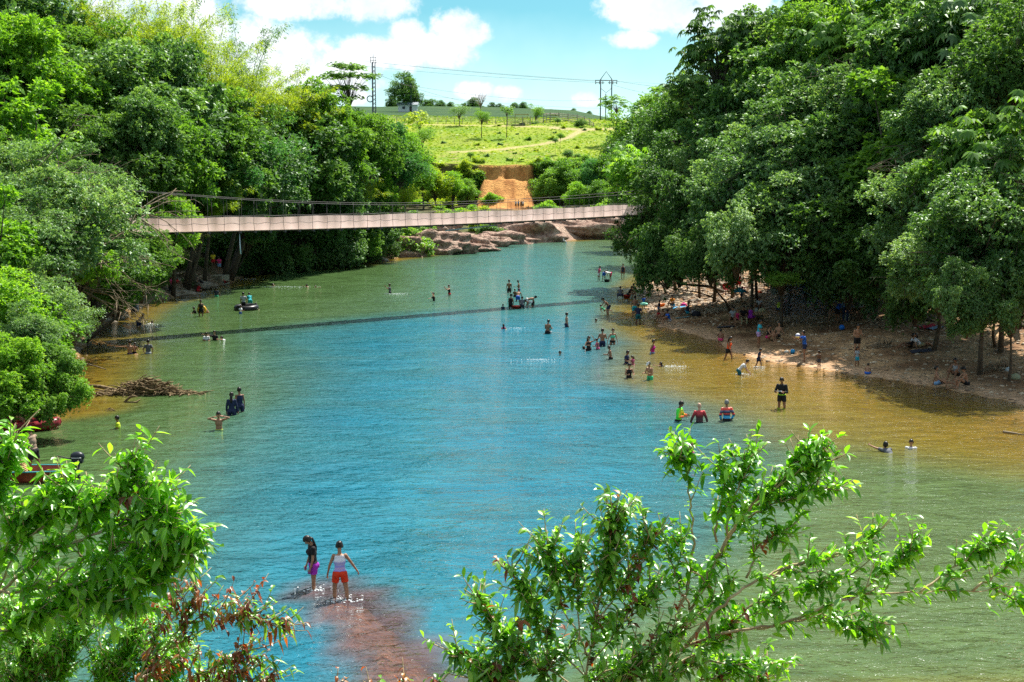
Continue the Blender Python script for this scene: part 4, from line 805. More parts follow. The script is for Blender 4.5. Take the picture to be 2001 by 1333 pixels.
# concrete on the left bank
def slab(u, v, z, size, rz, label, name='concrete_block'):
    b = MB(); b.box((0, 0, size[2] / 2), size); me = b.mesh(name, False); bm = bmesh.new(); bm.from_mesh(me)
    bmesh.ops.bevel(bm, geom=bm.edges[:], offset=.04, segments=2, affect='EDGES')
    for w in bm.verts: w.co += Vector((rnd.uniform(-.012, .012), rnd.uniform(-.012, .012), rnd.uniform(-.012, .012)))
    bm.to_mesh(me); bm.free(); o = link(name, me, M_CONC, None, at_z(u, v, z)); o.rotation_euler = (0, 0, rz); return tag(o, label, 'concrete')
slab(100, 570, 2.2, (2.6, 1.6, 1.6), .5, 'weathered concrete abutment behind the left shrubs')
slab(142, 600, 1.2, (1.0, .9, .9), .3, 'small pale concrete block above the bank rocks')
slab(193, 602, .9, (1.1, .7, .9), .2, 'dark square concrete block beside the bare branches')
# steps to the river
S0 = at_z(408, 557, 0.0); t = empty('stone_steps', S0, R(-8), 'mossy stone steps leading down to a platform at the water', 'steps')
b = MB(); b.box((0, .9, .42), (2.7, 2.0, .9)); pl_ = b.build('platform', M_CONC, t, False)
M_MOSS = noise_mat('mossy_stone', (.12, .12, .04), (.34, .30, .13), 3, .95, .6, 14)
for i in range(6):
    b = MB(); b.box((-1.25 - i * .48, 1.1 + i * .12, .55 + i * .17), (.62, 1.7, 1.1 + .34 * i)); b.build('step', M_MOSS, t, False)

# ---------------------------------------------------------------- suspension bridge
A = at_y(188, 457, 76.3); Bp = at_y(1262, 418.5, 107.5); dirb = (Bp - A); Lb = dirb.length; dx = dirb.normalized(); side = Vector((dx.y, -dx.x, 0)).normalized()
t = empty('footbridge', A, 0, 'long pinkish footbridge hung on steel cables across the river', 'bridge')
def bp(s, o=0.0, h=0.0): return dx * s + side * o + Vector((0, 0, h - .25 * math.sin(math.pi * s / Lb)))
M_PANEL = noise_mat('weathered_pink_sheet', (.46, .28, .25), (.80, .60, .55), .8, .7, .25, 4, 4, .3, .05, (.68, .47, .42))
nt = M_PANEL.node_tree; pb = next(q for q in nt.nodes if q.type == 'BSDF_PRINCIPLED'); tb_ = nt.nodes.new('ShaderNodeBsdfTranslucent'); tb_.inputs[0].default_value = (1, .80, .76, 1); ms_ = nt.nodes.new('ShaderNodeMixShader'); ms_.inputs[0].default_value = .72
ou = next(q for q in nt.nodes if q.type == 'OUTPUT_MATERIAL'); nt.links.new(pb.outputs[0], ms_.inputs[1]); nt.links.new(tb_.outputs[0], ms_.inputs[2]); nt.links.new(ms_.outputs[0], ou.inputs[0])
nS = 180; vs = []; fs = []
for i in range(nS + 1):
    s = -2 + (Lb + 4) * i / nS; w = .035 * math.sin(s * 2.9) + .03 * math.sin(s * 6.1 + 1)
    h = .93 + .03 * math.sin(s * .9)
    for o, hh in ((.80 + w * .6, .06), (.82 + w, .35), (.81 + w, .65), (.79 + w, h)): vs.append(bp(s, o, hh))
for i in range(nS):
    for k in range(3): fs.append((i * 4 + k, i * 4 + k + 1, i * 4 + 5 + k, i * 4 + 4 + k))
b = MB(); b.add(vs, fs); b.build('side_sheet', M_PANEL, t)
b = MB(); vs = []; fs = []
for i in range(nS + 1):
    s = -2 + (Lb + 4) * i / nS
    for o, hh in ((-.8, 0), (.8, 0), (.8, .05), (-.8, .05)): vs.append(bp(s, o, hh))
for i in range(nS):
    for k in range(4): fs.append((i * 4 + k, i * 4 + (k + 1) % 4, i * 4 + 4 + (k + 1) % 4, i * 4 + 4 + k))
b.add(vs, fs); b.build('deck', M_DRY, t, False)
M_CABLE = noise_mat('cable', (.03, .03, .03), (.07, .065, .06), 10, .6, .1)
def ch(s, off): return 1.55 + off + .9 * ((s / Lb - .55) * 2) ** 2 * (1.2 if s < .55 * Lb else .5)
for o, off in ((.86, .0), (-.86, .12)):
    b = MB(); b.tube([bp(-6 + (Lb + 12) * i / 60, o, ch(-6 + (Lb + 12) * i / 60, off)) for i in range(61)], .018, 5); b.build('main_cable', M_CABLE, t)
    b = MB(); b.tube([bp(-2 + (Lb + 4) * i / 60, o + (.06 if o > 0 else -.06), .98 + .03 * math.sin(i * 2.1)) for i in range(61)], .013, 5); b.build('hand_cable', M_CABLE, t)
b = MB(); b.tube([bp(-2 + (Lb + 4) * i / 150, .90, .52 + .05 * math.sin(i * 1.7)) for i in range(151)], .014, 4); b.build('middle_cable', M_CABLE, t)
nh = 44; hm = []
for i in range(nh):
    s = .4 + (Lb - .8) * i / (nh - 1)
    for o, nm in ((.885, 'hanger'), (-.87, 'hanger')):
        b = MB(); j = rnd.uniform(-.06, .06); b.tube([bp(s, o, -.02), bp(s + j, o, .52), bp(s, o * .98, ch(s, .0 if o > 0 else .12))], .013, 4); b.build(nm, M_CABLE, t)
    b = MB(); m_ = Matrix((dx, side, dx.cross(side) * -1)).transposed(); b.box(bp(s, 0, -.05), (.08, 2.1, .09), M=m_); b.box(bp(s, 1.03, -.06), (.12, .10, .13), M=m_); b.build('crossbeam', M_STEEL, t, False)
b = MB(); b.tube([bp(26.5, .6, -.42), bp(31.5, .6, -.18)], .06, 6); b.build('loose_pipe', cloth((.45, .45, .42)), t)
b = MB(); b.tube([bp(9.4, .7, 0), bp(9.4, .72, -.9), bp(9.42, .74, -1.5)], [.015, .04, .05], 5); b.build('hanging_rope', cloth((.7, .75, .8)), t)

# ---------------------------------------------------------------- driftwood
def tangle(P, lx, ly, lz, n, seed, name, label, mat=M_DRY, rz=0, long_=6):
    r = random.Random(seed); b = MB()
    for i in range(n):
        x = r.gauss(0, .42); y = r.gauss(0, .3); z = abs(r.gauss(0, .45)) * max(.15, 1 - abs(x)); p = Vector((x * lx, y * ly, z * lz)); a = r.gauss(0, .7) + (3.14 if r.random() < .5 else 0); d = Vector((math.cos(a), math.sin(a) * .6, r.uniform(-.35, .4))).normalized(); pts = [p]; L = r.uniform(.15, .55) * lx * .6
        for k in range(3): p = p + d * L / 3; d = (d + Vector((r.uniform(-.5, .5), r.uniform(-.5, .5), r.uniform(-.5, .3)))).normalized(); pts.append(p)
        w = r.choice([.012, .018, .025, .04]) * min(1.4, lx / 2 + .5); b.tube(pts, [w, w * .9, w * .7, w * .4], 5)
    for i in range(long_):
        a = r.uniform(0, 6.28); p = Vector((r.uniform(-.7, .7) * lx, r.uniform(-.2, .2) * ly, lz * .4)); q = p + Vector((math.cos(a) * lx * .35, math.sin(a) * ly * .5, r.uniform(.2, .9) * lz)); b.tube([p, p.lerp(q, .5) + Vector((0, 0, .08)), q], [.035, .025, .01], 5)
    o = b.build(name, mat, None); o.location = P; o.rotation_euler = (0, 0, rz); return tag(o, label, 'driftwood')
M_DRIFT = noise_mat('drift_roots', (.07, .045, .022), (.30, .215, .115), 5, .95, .5, 20)
tangle(at_z(283, 772, 0) + Vector((0, .3, -.05)), 2.3, .8, .72, 1300, 5, 'driftwood_pile', 'pile of tangled roots and branches stranded in the left shallows', M_DRIFT, .05)
b = MB(); b.tube([(0, 0, .35), (.5, 0, .30), (1.0, .05, .18), (1.5, 0, .05)], [.055, .09, .08, .12], 8); b.tube([(0, 0, .35), (-.1, .02, .42)], [.05, .02], 6); o = b.build('driftwood_log', M_DRIFT); o.location = at_z(176, 768, 0); tag(o, 'grey forked log sticking out left of the root pile', 'driftwood')
b = MB(); b.tube([(-.35, 0, .0), (-.1, 0, .22), (.12, 0, .28), (.25, 0, .24)], [.04, .06, .05, .02], 7); b.tube([(-.35, 0, .02), (-.1, -.1, -.0), (.25, -.15, .03), (.42, -.1, .16)], [.05, .05, .045, .02], 7); o = b.build('driftwood_stump', M_DRIFT); o.location = at_z(258, 786, 0); tag(o, 'dark branching snag in front of the root pile', 'driftwood')
tangle(at_z(217, 803, 0), .3, .2, .16, 26, 8, 'floating_debris', 'small dark clump of debris floating below the root pile', M_DRIFT, 0, 0)
b = MB(); b.tube([(-1, .2, .5), (-.3, .1, .35), (.4, 0, .18), (.8, 0, .05)], [.02, .035, .035, .02], 6); b.tube([(.0, .05, .27), (.3, .1, .42)], [.02, .008], 5); o = b.build('dead_branch', M_DRY); o.location = at_z(178, 724, 0); tag(o, 'pale dead branch poking from the leaves over the water', 'branch')
# bare fallen branches on the left bank
def bare(P, seed, size, label, n=9, dirx=1):
    r = random.Random(seed); b = MB()
    for i in range(n):
        p = Vector((r.uniform(-.2, .2), r.uniform(-.2, .2), 0)); d = Vector((dirx * r.uniform(.4, 1), r.uniform(-.4, .4), r.uniform(-.5, .45))).normalized(); pts = [p]; w = r.uniform(.03, .055)
        for k in range(6):
            p = p + d * size * .17; d = (d + Vector((r.uniform(-.3, .3), r.uniform(-.3, .3), r.uniform(-.3, .25)))).normalized(); pts.append(p)
            if k > 1:
                d2 = (d + Vector((r.uniform(-.9, .9), r.uniform(-.9, .9), r.uniform(-.8, .6)))).normalized(); b.tube([p, p + d2 * size * .15, p + d2 * size * .26 + Vector((0, 0, -.05))], [w * .4, w * .3, w * .12], 4)
        b.tube(pts, [w * (1 - .13 * k) for k in range(7)], 5)
    o = b.build('bare_branches', M_DRY); o.location = P; return tag(o, label, 'branch')
bare(at_y(150, 562, 68), 1, 4.4, 'fan of bare grey branches sweeping down to the bank rocks', 12)
bare(at_y(160, 490, 66), 2, 4.2, 'long bare twigs crossing the grey green tree', 9)
bare(at_y(60, 340, 62), 3, 4.5, 'bare twigs high in the left grey green tree', 8)
bare(at_y(260, 420, 70), 4, 3.4, 'bare twigs standing before the end of the bridge', 7)
bare(at_y(1700, 330, 72), 6, 1.7, 'dead twigs above the driftwood on the right', 6)
# roots and driftwood under the right trees
for i, (u, v, s, lab) in enumerate([(1730, 640, 1.3, 'dark root tangle left of the lying people'), (1705, 600, 1.4, 'driftwood heap behind the picnic tables'), (1760, 600, 1.2, 'broken branches at the foot of the dark trunks'), (1720, 680, .9, 'curved roots beside the shirtless man'), (1950, 725, .9, 'root tangle at the right edge of the sandy slope'), (1985, 620, 1.2, 'twigs and roots high on the sandy slope')]):
    tangle(hit(u, v), s, .7 * s, .55 * s, 90, 30 + i, 'driftwood_pile', lab, M_DRY, rnd.uniform(-.4, .4), 8)
for i, (u, v, du, dv, lab) in enumerate([(1735, 635, 60, 20, 'straight grey log leaning out of the root tangle'), (1960, 846, 45, 8, 'brown stick lying in the shallows at the right edge')]):
    P = hit(u, v); Q = hit(u + du, v + dv); b = MB(); b.tube([Vector((0, 0, .5 if i == 0 else .05)), (Q - P) * .5 + Vector((0, 0, .35 if i == 0 else .06)), (Q - P) + Vector((0, 0, .06))], [.05, .04, .02], 6); o = b.build('log', M_DRY); o.location = P; tag(o, lab, 'driftwood')
for i, (u, v, h, w, ln) in enumerate([(1795, 625, 6, .42, .3), (1850, 600, 6, .35, -.4), (1765, 560, 7, .3, .2), (1690, 560, 6, .28, -.3), (1985, 640, 6, .3, .5), (1640, 570, 6, .22, .1), (1745, 620, 5, .2, .8)]):
    P = hit(u, v); b = MB(); b.tube([(0, 0, -.2), (ln * .3, .1, h * .3), (ln, .2, h * .65), (ln * 1.6, .2, h)], [w * 1.25, w * .8, w * .7, w * .5], 9)
    for k in range(5): a = k * 1.26; b.tube([(0, 0, .5), (math.cos(a) * w * 2, math.sin(a) * w * 2, .1), (math.cos(a) * w * 4.5, math.sin(a) * w * 4.5, -.1)], [w * .5, w * .35, w * .1], 5)
    t = empty('leaning_trunk', P, 0, ['thickest dark trunk with spreading roots behind the sunbathers', 'dark trunk behind the hanging green bough', 'trunk at the back of the driftwood', 'trunk behind the picnic tables', 'trunk at the right edge above the slope', 'slim trunk in the smoky shade', 'slanting thin trunk among the roots'][i], 'tree trunk', 'bare trunks of the right bank'); b.build('trunk', M_BARK, t)
    if i == 4: continue
    m = crown_me = PR['loose'][1]; c = bpy.data.objects.new('crown', m); C.objects.link(c); c.parent = t; c.location = (ln * 1.6, .2, h + 1.5); c.scale = (.7, .7, .5); c.material_slots[0].link = 'OBJECT'; c.material_slots[0].material = LM['dark']

# ---------------------------------------------------------------- hilltop things
def lattice(P, H, w):
    t = empty('lattice_mast', P, .3, 'slim dark lattice mast standing above the left forest', 'mast'); b = MB()
    for a in range(3): an = a * 2.09; b.tube([(math.cos(an) * w, math.sin(an) * w, 0), (math.cos(an) * w * .8, math.sin(an) * w * .8, H)], .10, 5)
    k = 0
    while k < H - .8:
        for a in range(3):
            an = a * 2.09; a2 = an + 2.09; b.tube([(math.cos(an) * w, math.sin(an) * w, k), (math.cos(a2) * w, math.sin(a2) * w, k + .8)], .05, 4)
        k += .8
    b.build('lattice', M_POLE, t); b = MB()
    for x in (-.5, .5, 0): b.tube([(x * w * 2.4, 0, H - .2), (x * w * 2.4, 0, H + 1.6 - abs(x))], .05, 4)
    b.tube([(-w * 1.4, 0, H + .4), (w * 1.4, 0, H + .4)], .05, 4); b.tube([(-w * 1.4, 0, H + 1.0), (w * 1.4, 0, H + 1.0)], .05, 4); b.build('antenna', M_POLE, t)
    b = MB(); b.tube([(-2.0, 0, H - 2.2), (2.0, 0, H - 2.4)], .07, 4); b.tube([(-1.3, 0, H - 2.9), (1.4, 0, H - 2.2)], .05, 4); b.build('cross_arm', M_POLE, t)
    b = MB(); b.torus((-.8, -.3, H - 7.2), .6, .10, 16, 6, Matrix.Rotation(math.pi / 2, 3, 'X')); b.build('cable_ring', M_POLE, t); return t
P = at_y(731, 240, 250); P0 = Vector((P.x, P.y, 13)); top = at_y(731, 122, 250); mast = lattice(P0, top.z - 13, .45)
# power pylon: H frame
Pp = at_y(1184, 224, 330); gzp = Pp.z; Hs = at_y(1184, 155, 330).z - gzp; hw = 26 / F * 330 / 2 * .82
t = empty('power_pylon', Pp, 0, 'H-framed power pylon with peaked top carrying the wires', 'pylon')
for x in (-hw, hw): b = MB(); b.tube([(x, 0, -1.5), (x, 0, Hs)], .17, 6); b.build('leg', M_POLE, t)
b = MB(); b.tube([(0, 1, -1.5), (0, 1, Hs * .6)], .14, 6); b.build('middle_post', M_POLE, t)
b = MB(); b.tube([(-hw * 2, 0, Hs * .97), (hw * 2, 0, Hs * .97)], .12, 5); b.tube([(-hw * 1.9, 0, Hs * .9), (-hw * .3, 0, Hs * .9)], .09, 5); b.tube([(hw * .3, 0, Hs * .9), (hw * 1.9, 0, Hs * .9)], .09, 5); b.build('cross_arm', M_POLE, t)
b = MB(); b.tube([(-hw, 0, Hs), (0, 0, Hs * 1.22), (hw, 0, Hs)], .10, 5); b.tube([(-hw, 0, Hs * .75), (0, 0, Hs * .62), (hw, 0, Hs * .75)], .07, 5); b.build('peak', M_POLE, t)
for x in (-1.9, -1.2, -.6, .6, 1.2, 1.9): b = MB(); b.tube([(hw * x, 0, Hs * .95), (hw * x, 0, Hs * .86)], .12, 6); b.build('insulator', cloth((.2, .25, .3)), t)
def wire(a, b_, sag, label, r=.028):
    a = Vector(a); b_ = Vector(b_); n = 24; m = MB(); m.tube([(b_ - a) * (i / n) + Vector((0, 0, -sag * 4 * (i / n) * (1 - i / n))) for i in range(n + 1)], r, 4); o = m.build('power_line', M_CABLE); o.location = a; return tag(o, label, 'power line', 'wires on the skyline')
wa = Pp + Vector((0, 0, Hs * .95))
wire(at_y(700, 118, 420), wa + Vector((-hw * 1.9, 0, 0)), .5, 'upper wire falling from the upper left to the pylon', .04)
wire(at_y(700, 128, 420), wa + Vector((-hw * 1.2, 0, -.4)), .6, 'second wire just under the upper one', .03)
wire(wa + Vector((hw * 1.9, 0, 0)), at_y(1420, 176, 300), .6, 'wire leaving the pylon to the right')
wire(wa + Vector((hw * 1.2, 0, -1)), at_y(1420, 205, 300), .8, 'lower wire leaving the pylon toward the right trees')
wire(mast.location + Vector((0, 0, top.z - 15)), at_y(1000, 205, 420), 2.0, 'wire sloping from the mast down to the ridge')
wire(at_y(760, 160, 300), at_y(1165, 196, 420), 1.6, 'long low wire between ridge trees and pylon')
wire(at_y(820, 185, 420), at_y(1180, 212, 430), .8, 'lowest wire just over the ridge')
wire(at_y(800, 128, 520), at_y(1400, 168, 520), 1.0, 'faint highest wire passing behind the pylon', .03)
# utility pole by the house
P = at_y(803, 197, 395); t = empty('utility_pole', P, 0, 'small utility pole beside the white house', 'pole'); b = MB(); b.tube([(0, 0, -2), (0, 0, 5.6)], .18, 6); b.build('post', M_POLE, t); b = MB(); b.tube([(-.9, 0, 5.2), (.9, 0, 5.2)], .09, 5); b.tube([(-.7, 0, 4.2), (.7, 0, 4.2)], .08, 5); b.build('cross_arm', M_POLE, t)
# white house on the ridge
P = at_y(797, 204, 398); P.z = gz(P.x, P.y) + .8; t = empty('farmhouse', P, 0, 'low white house on the ridge beside the dark tree', 'house')
b = MB(); b.box((0, 0, .3), (6.0, 3, 2.2)); b.build('wall', cloth((.75, .74, .70)), t, False)
b = MB(); b.add([(-3.4, -2, 1.4), (3.4, -2, 1.4), (3.4, 0, 2.3), (-3.4, 0, 2.3), (3.4, 2, 1.4), (-3.4, 2, 1.4)], [(0, 1, 2, 3), (3, 2, 4, 5), (0, 3, 5), (1, 4, 2), (0, 5, 4, 1)]); b.build('roof', cloth((.32, .36, .40)), t, False)
b = MB(); b.box((1.0, -1.52, .1), (.8, .06, 1.7)); b.build('door', cloth((.08, .06, .05)), t, False)
b = MB(); b.box((-1.2, -1.52, .5), (.9, .06, .8)); b.build('window', cloth((.06, .07, .08)), t, False)
# slatted cattle shed, corral
M_WOOD = noise_mat('grey_planks', (.16, .13, .11), (.38, .33, .28), 3, .9, .3, 16)
P = hit(1014, 245, 262); sc = P.y / F
t = empty('cattle_shed', P, 0, 'slatted wooden cattle pen with a thin roof on the meadow', 'shed')
W = 44 * sc; D = 3.0; H = 17 * sc
for x in (-W / 2, -W / 6, W / 6, W / 2):
    for y in (0, D): b = MB(); b.box((x, y, H / 2), (.16, .16, H)); b.build('post', M_WOOD, t, False)
for k in range(6):
    b = MB(); b.box((0, -.1, .25 + k * H * .15), (W, .05, .13)); b.build('slat', M_WOOD, t, False)
b = MB(); b.box((W * .12, D / 2, H + .55), (W * .62, D, .1)); b.build('roof', cloth((.42, .40, .36)), t, False)
for x in (-W * .15, W * .4): b = MB(); b.box((x, D / 2, H + .25), (.12, .12, .6)); b.build('post', M_WOOD, t, False)
P = hit(1065, 240, 262); t = empty('corral', P, 0, 'long wooden rail corral curving down beside the dirt track', 'fence')
pts = [at_y(u, v, P.y + dy) - P for u, v, dy in [(1062, 236, 0), (1075, 234, 2), (1092, 234, 4), (1110, 236, 5), (1128, 238, 4), (1142, 242, 1), (1152, 248, -4), (1160, 254, -8)]]
for p in pts: b = MB(); b.box((p.x, p.y, p.z + .3), (.2, .2, 3.2)); b.build('post', M_WOOD, t, False)
for a, c in zip(pts[:-1], pts[1:]):
    b = MB()
    for k in range(4): b.tube([Vector((a.x, a.y, a.z + .1 + k * .5)), Vector((c.x, c.y, c.z + .1 + k * .5))], .10, 4)
    b.build('rail', M_WOOD, t, False)
P2 = at_y(1078, 223, P.y + 3) - P; b = MB(); b.box((P2.x, P2.y, P2.z), (3.4, 2, .12), M=Matrix.Rotation(.15, 3, 'Y')); b.box((P2.x - 1.4, P2.y, P2.z - 1), (.15, .15, 2)); b.box((P2.x + 1.4, P2.y, P2.z - 1), (.15, .15, 2)); b.build('lean_to_roof', cloth((.62, .58, .52)), t, False)
# wire fence across the meadow
for seg, (u0, u1, v0, v1, lab) in enumerate([(775, 985, 241, 243, 'wire fence with thin posts left of the cattle pen'), (1040, 1062, 241, 242, 'short wire fence between pen and corral')]):
    P = hit(u0, v0, 262); t = empty('wire_fence', P, 0, lab, 'fence'); n = max(2, int((u1 - u0) / 16)); prev = None
    for i in range(n + 1):
        q = hit(u0 + (u1 - u0) * i / n, v0 + (v1 - v0) * i / n, 262) - P; b = MB(); b.box((q.x, q.y, q.z + .7), (.14, .14, 1.6)); b.build('post', M_WOOD, t, False)
        if prev is not None:
            b = MB()
            for hh in (.5, .95, 1.35): b.tube([prev + Vector((0, 0, hh)), q + Vector((0, 0, hh))], .03, 3)
            b.build('wire', M_CABLE, t)
        prev = q
# two cows
def cow(u, v, rgb, lab, rz):
    P = hit(u, v, 262); t = empty('cow', P, rz, lab, 'cow'); b = MB()
    b.ell((0, 0, 1.0), (.85, .34, .42), 12, 8); b.ell((.55, 0, 1.1), (.38, .28, .40)); b.tube([(.75, 0, 1.15), (1.15, 0, 1.05)], [.24, .15], 8); b.ell((1.30, 0, .95), (.27, .12, .13), M=Matrix.Rotation(.6, 3, 'Y'))
    for x in (-.62, .55):
        for y in (-.2, .2): b.tube([(x, y, .9), (x + .03, y, .45), (x - .02, y, .0)], [.14, .08, .06], 6)
    b.tube([(-.84, 0, 1.25), (-.95, 0, .9), (-.93, 0, .5)], [.05, .03, .04], 5)
    for y in (-.16, .16): b.ell((1.15, y, 1.1), (.05, .12, .05)); b.tube([(1.18, y * .5, 1.1), (1.2, y, 1.28)], [.03, .01], 5)
    me = b.mesh('body'); o = link('body', me, cloth(rgb), t); rm = o.modifiers.new('r', 'REMESH'); rm.mode = 'VOXEL'; rm.voxel_size = .05
cow(946, 243, (.16, .07, .04), 'brown cow grazing beside the small round tree', .2)
cow(812, 283, (.62, .58, .52), 'white cow standing at the left end of the meadow', 3.0)
# smoke of the cooking fire
m, tt, n, l, out = new_mat('smoke'); pv = n.new('ShaderNodeVolumePrincipled'); pv.inputs['Color'].default_value = (.62, .78, .95, 1); tx = n.new('ShaderNodeTexNoise'); tx.inputs['Scale'].default_value = .7; co = n.new('ShaderNodeTexCoord'); l.new(co.outputs['Object'], tx.inputs[0])
gr = n.new('ShaderNodeTexGradient'); gr.gradient_type = 'SPHERICAL'; mp = n.new('ShaderNodeMapping'); mp.inputs['Scale'].default_value = (.28, .28, .30); l.new(co.outputs['Object'], mp.inputs[0]); l.new(mp.outputs[0], gr.inputs[0])
mm = n.new('ShaderNodeMath'); mm.operation = 'MULTIPLY'; l.new(tx.outputs[0], mm.inputs[0]); l.new(gr.outputs['Fac'], mm.inputs[1]); m2 = n.new('ShaderNodeMath'); m2.operation = 'MULTIPLY'; m2.inputs[1].default_value = .2; l.new(mm.outputs[0], m2.inputs[0]); l.new(m2.outputs[0], pv.inputs['Density']); l.new(pv.outputs[0], out.inputs['Volume'])
b = MB(); b.ell((0, 0, 0), (3.4, 3.0, 3.2), 16, 10); SM = hit(1570, 625); o = b.build('smoke', m); o.location = SM + Vector((0, 0, 2.0)); tag(o, 'thin bluish smoke drifting from the cooking fire under the trees', 'smoke', None, 'stuff')
# ---------------------------------------------------------------- people
SK = {1: noise_mat('skin_tan', (.30, .155, .09), (.40, .215, .13), 6, .55, .05), 2: noise_mat('skin_brown', (.20, .095, .052), (.28, .14, .08), 6, .5, .05), 3: noise_mat('skin_dark', (.095, .045, .027), (.15, .072, .042), 6, .45, .05), 4: noise_mat('skin_light', (.46, .27, .19), (.55, .34, .24), 6, .55, .05)}
M_HAIR = noise_mat('black_hair', (.008, .006, .005), (.022, .017, .014), 20, .35, .2)
M_HAIRG = noise_mat('grey_hair', (.12, .11, .10), (.30, .28, .27), 20, .5, .2)
COL = dict(k=(.012, .012, .014), nb=(.015, .025, .07), gy=(.12, .13, .15), lg=(.40, .42, .45), w=(.72, .72, .74), r=(.55, .02, .03), pk=(.65, .12, .25), rp=(.70, .04, .18), pu=(.42, .04, .50), mg=(.50, .02, .26), y=(.70, .55, .03), ye=(.60, .75, .04), o=(.80, .28, .02), t=(.02, .38, .42), tq=(.03, .45, .62), b=(.02, .12, .55), lb=(.20, .38, .65), g=(.05, .55, .25), mi=(.10, .62, .42), kh=(.42, .36, .20), br=(.20, .14, .10), tn=(.34, .24, .17), or_=(.85, .10, .02), rs=(.78, .05, .012), dk=(.04, .05, .07), tg=(.01, .12, .14), lv=(.45, .32, .60))
UP = Vector((0, 0, 1))
def V3(*a): return Vector(a).normalized()
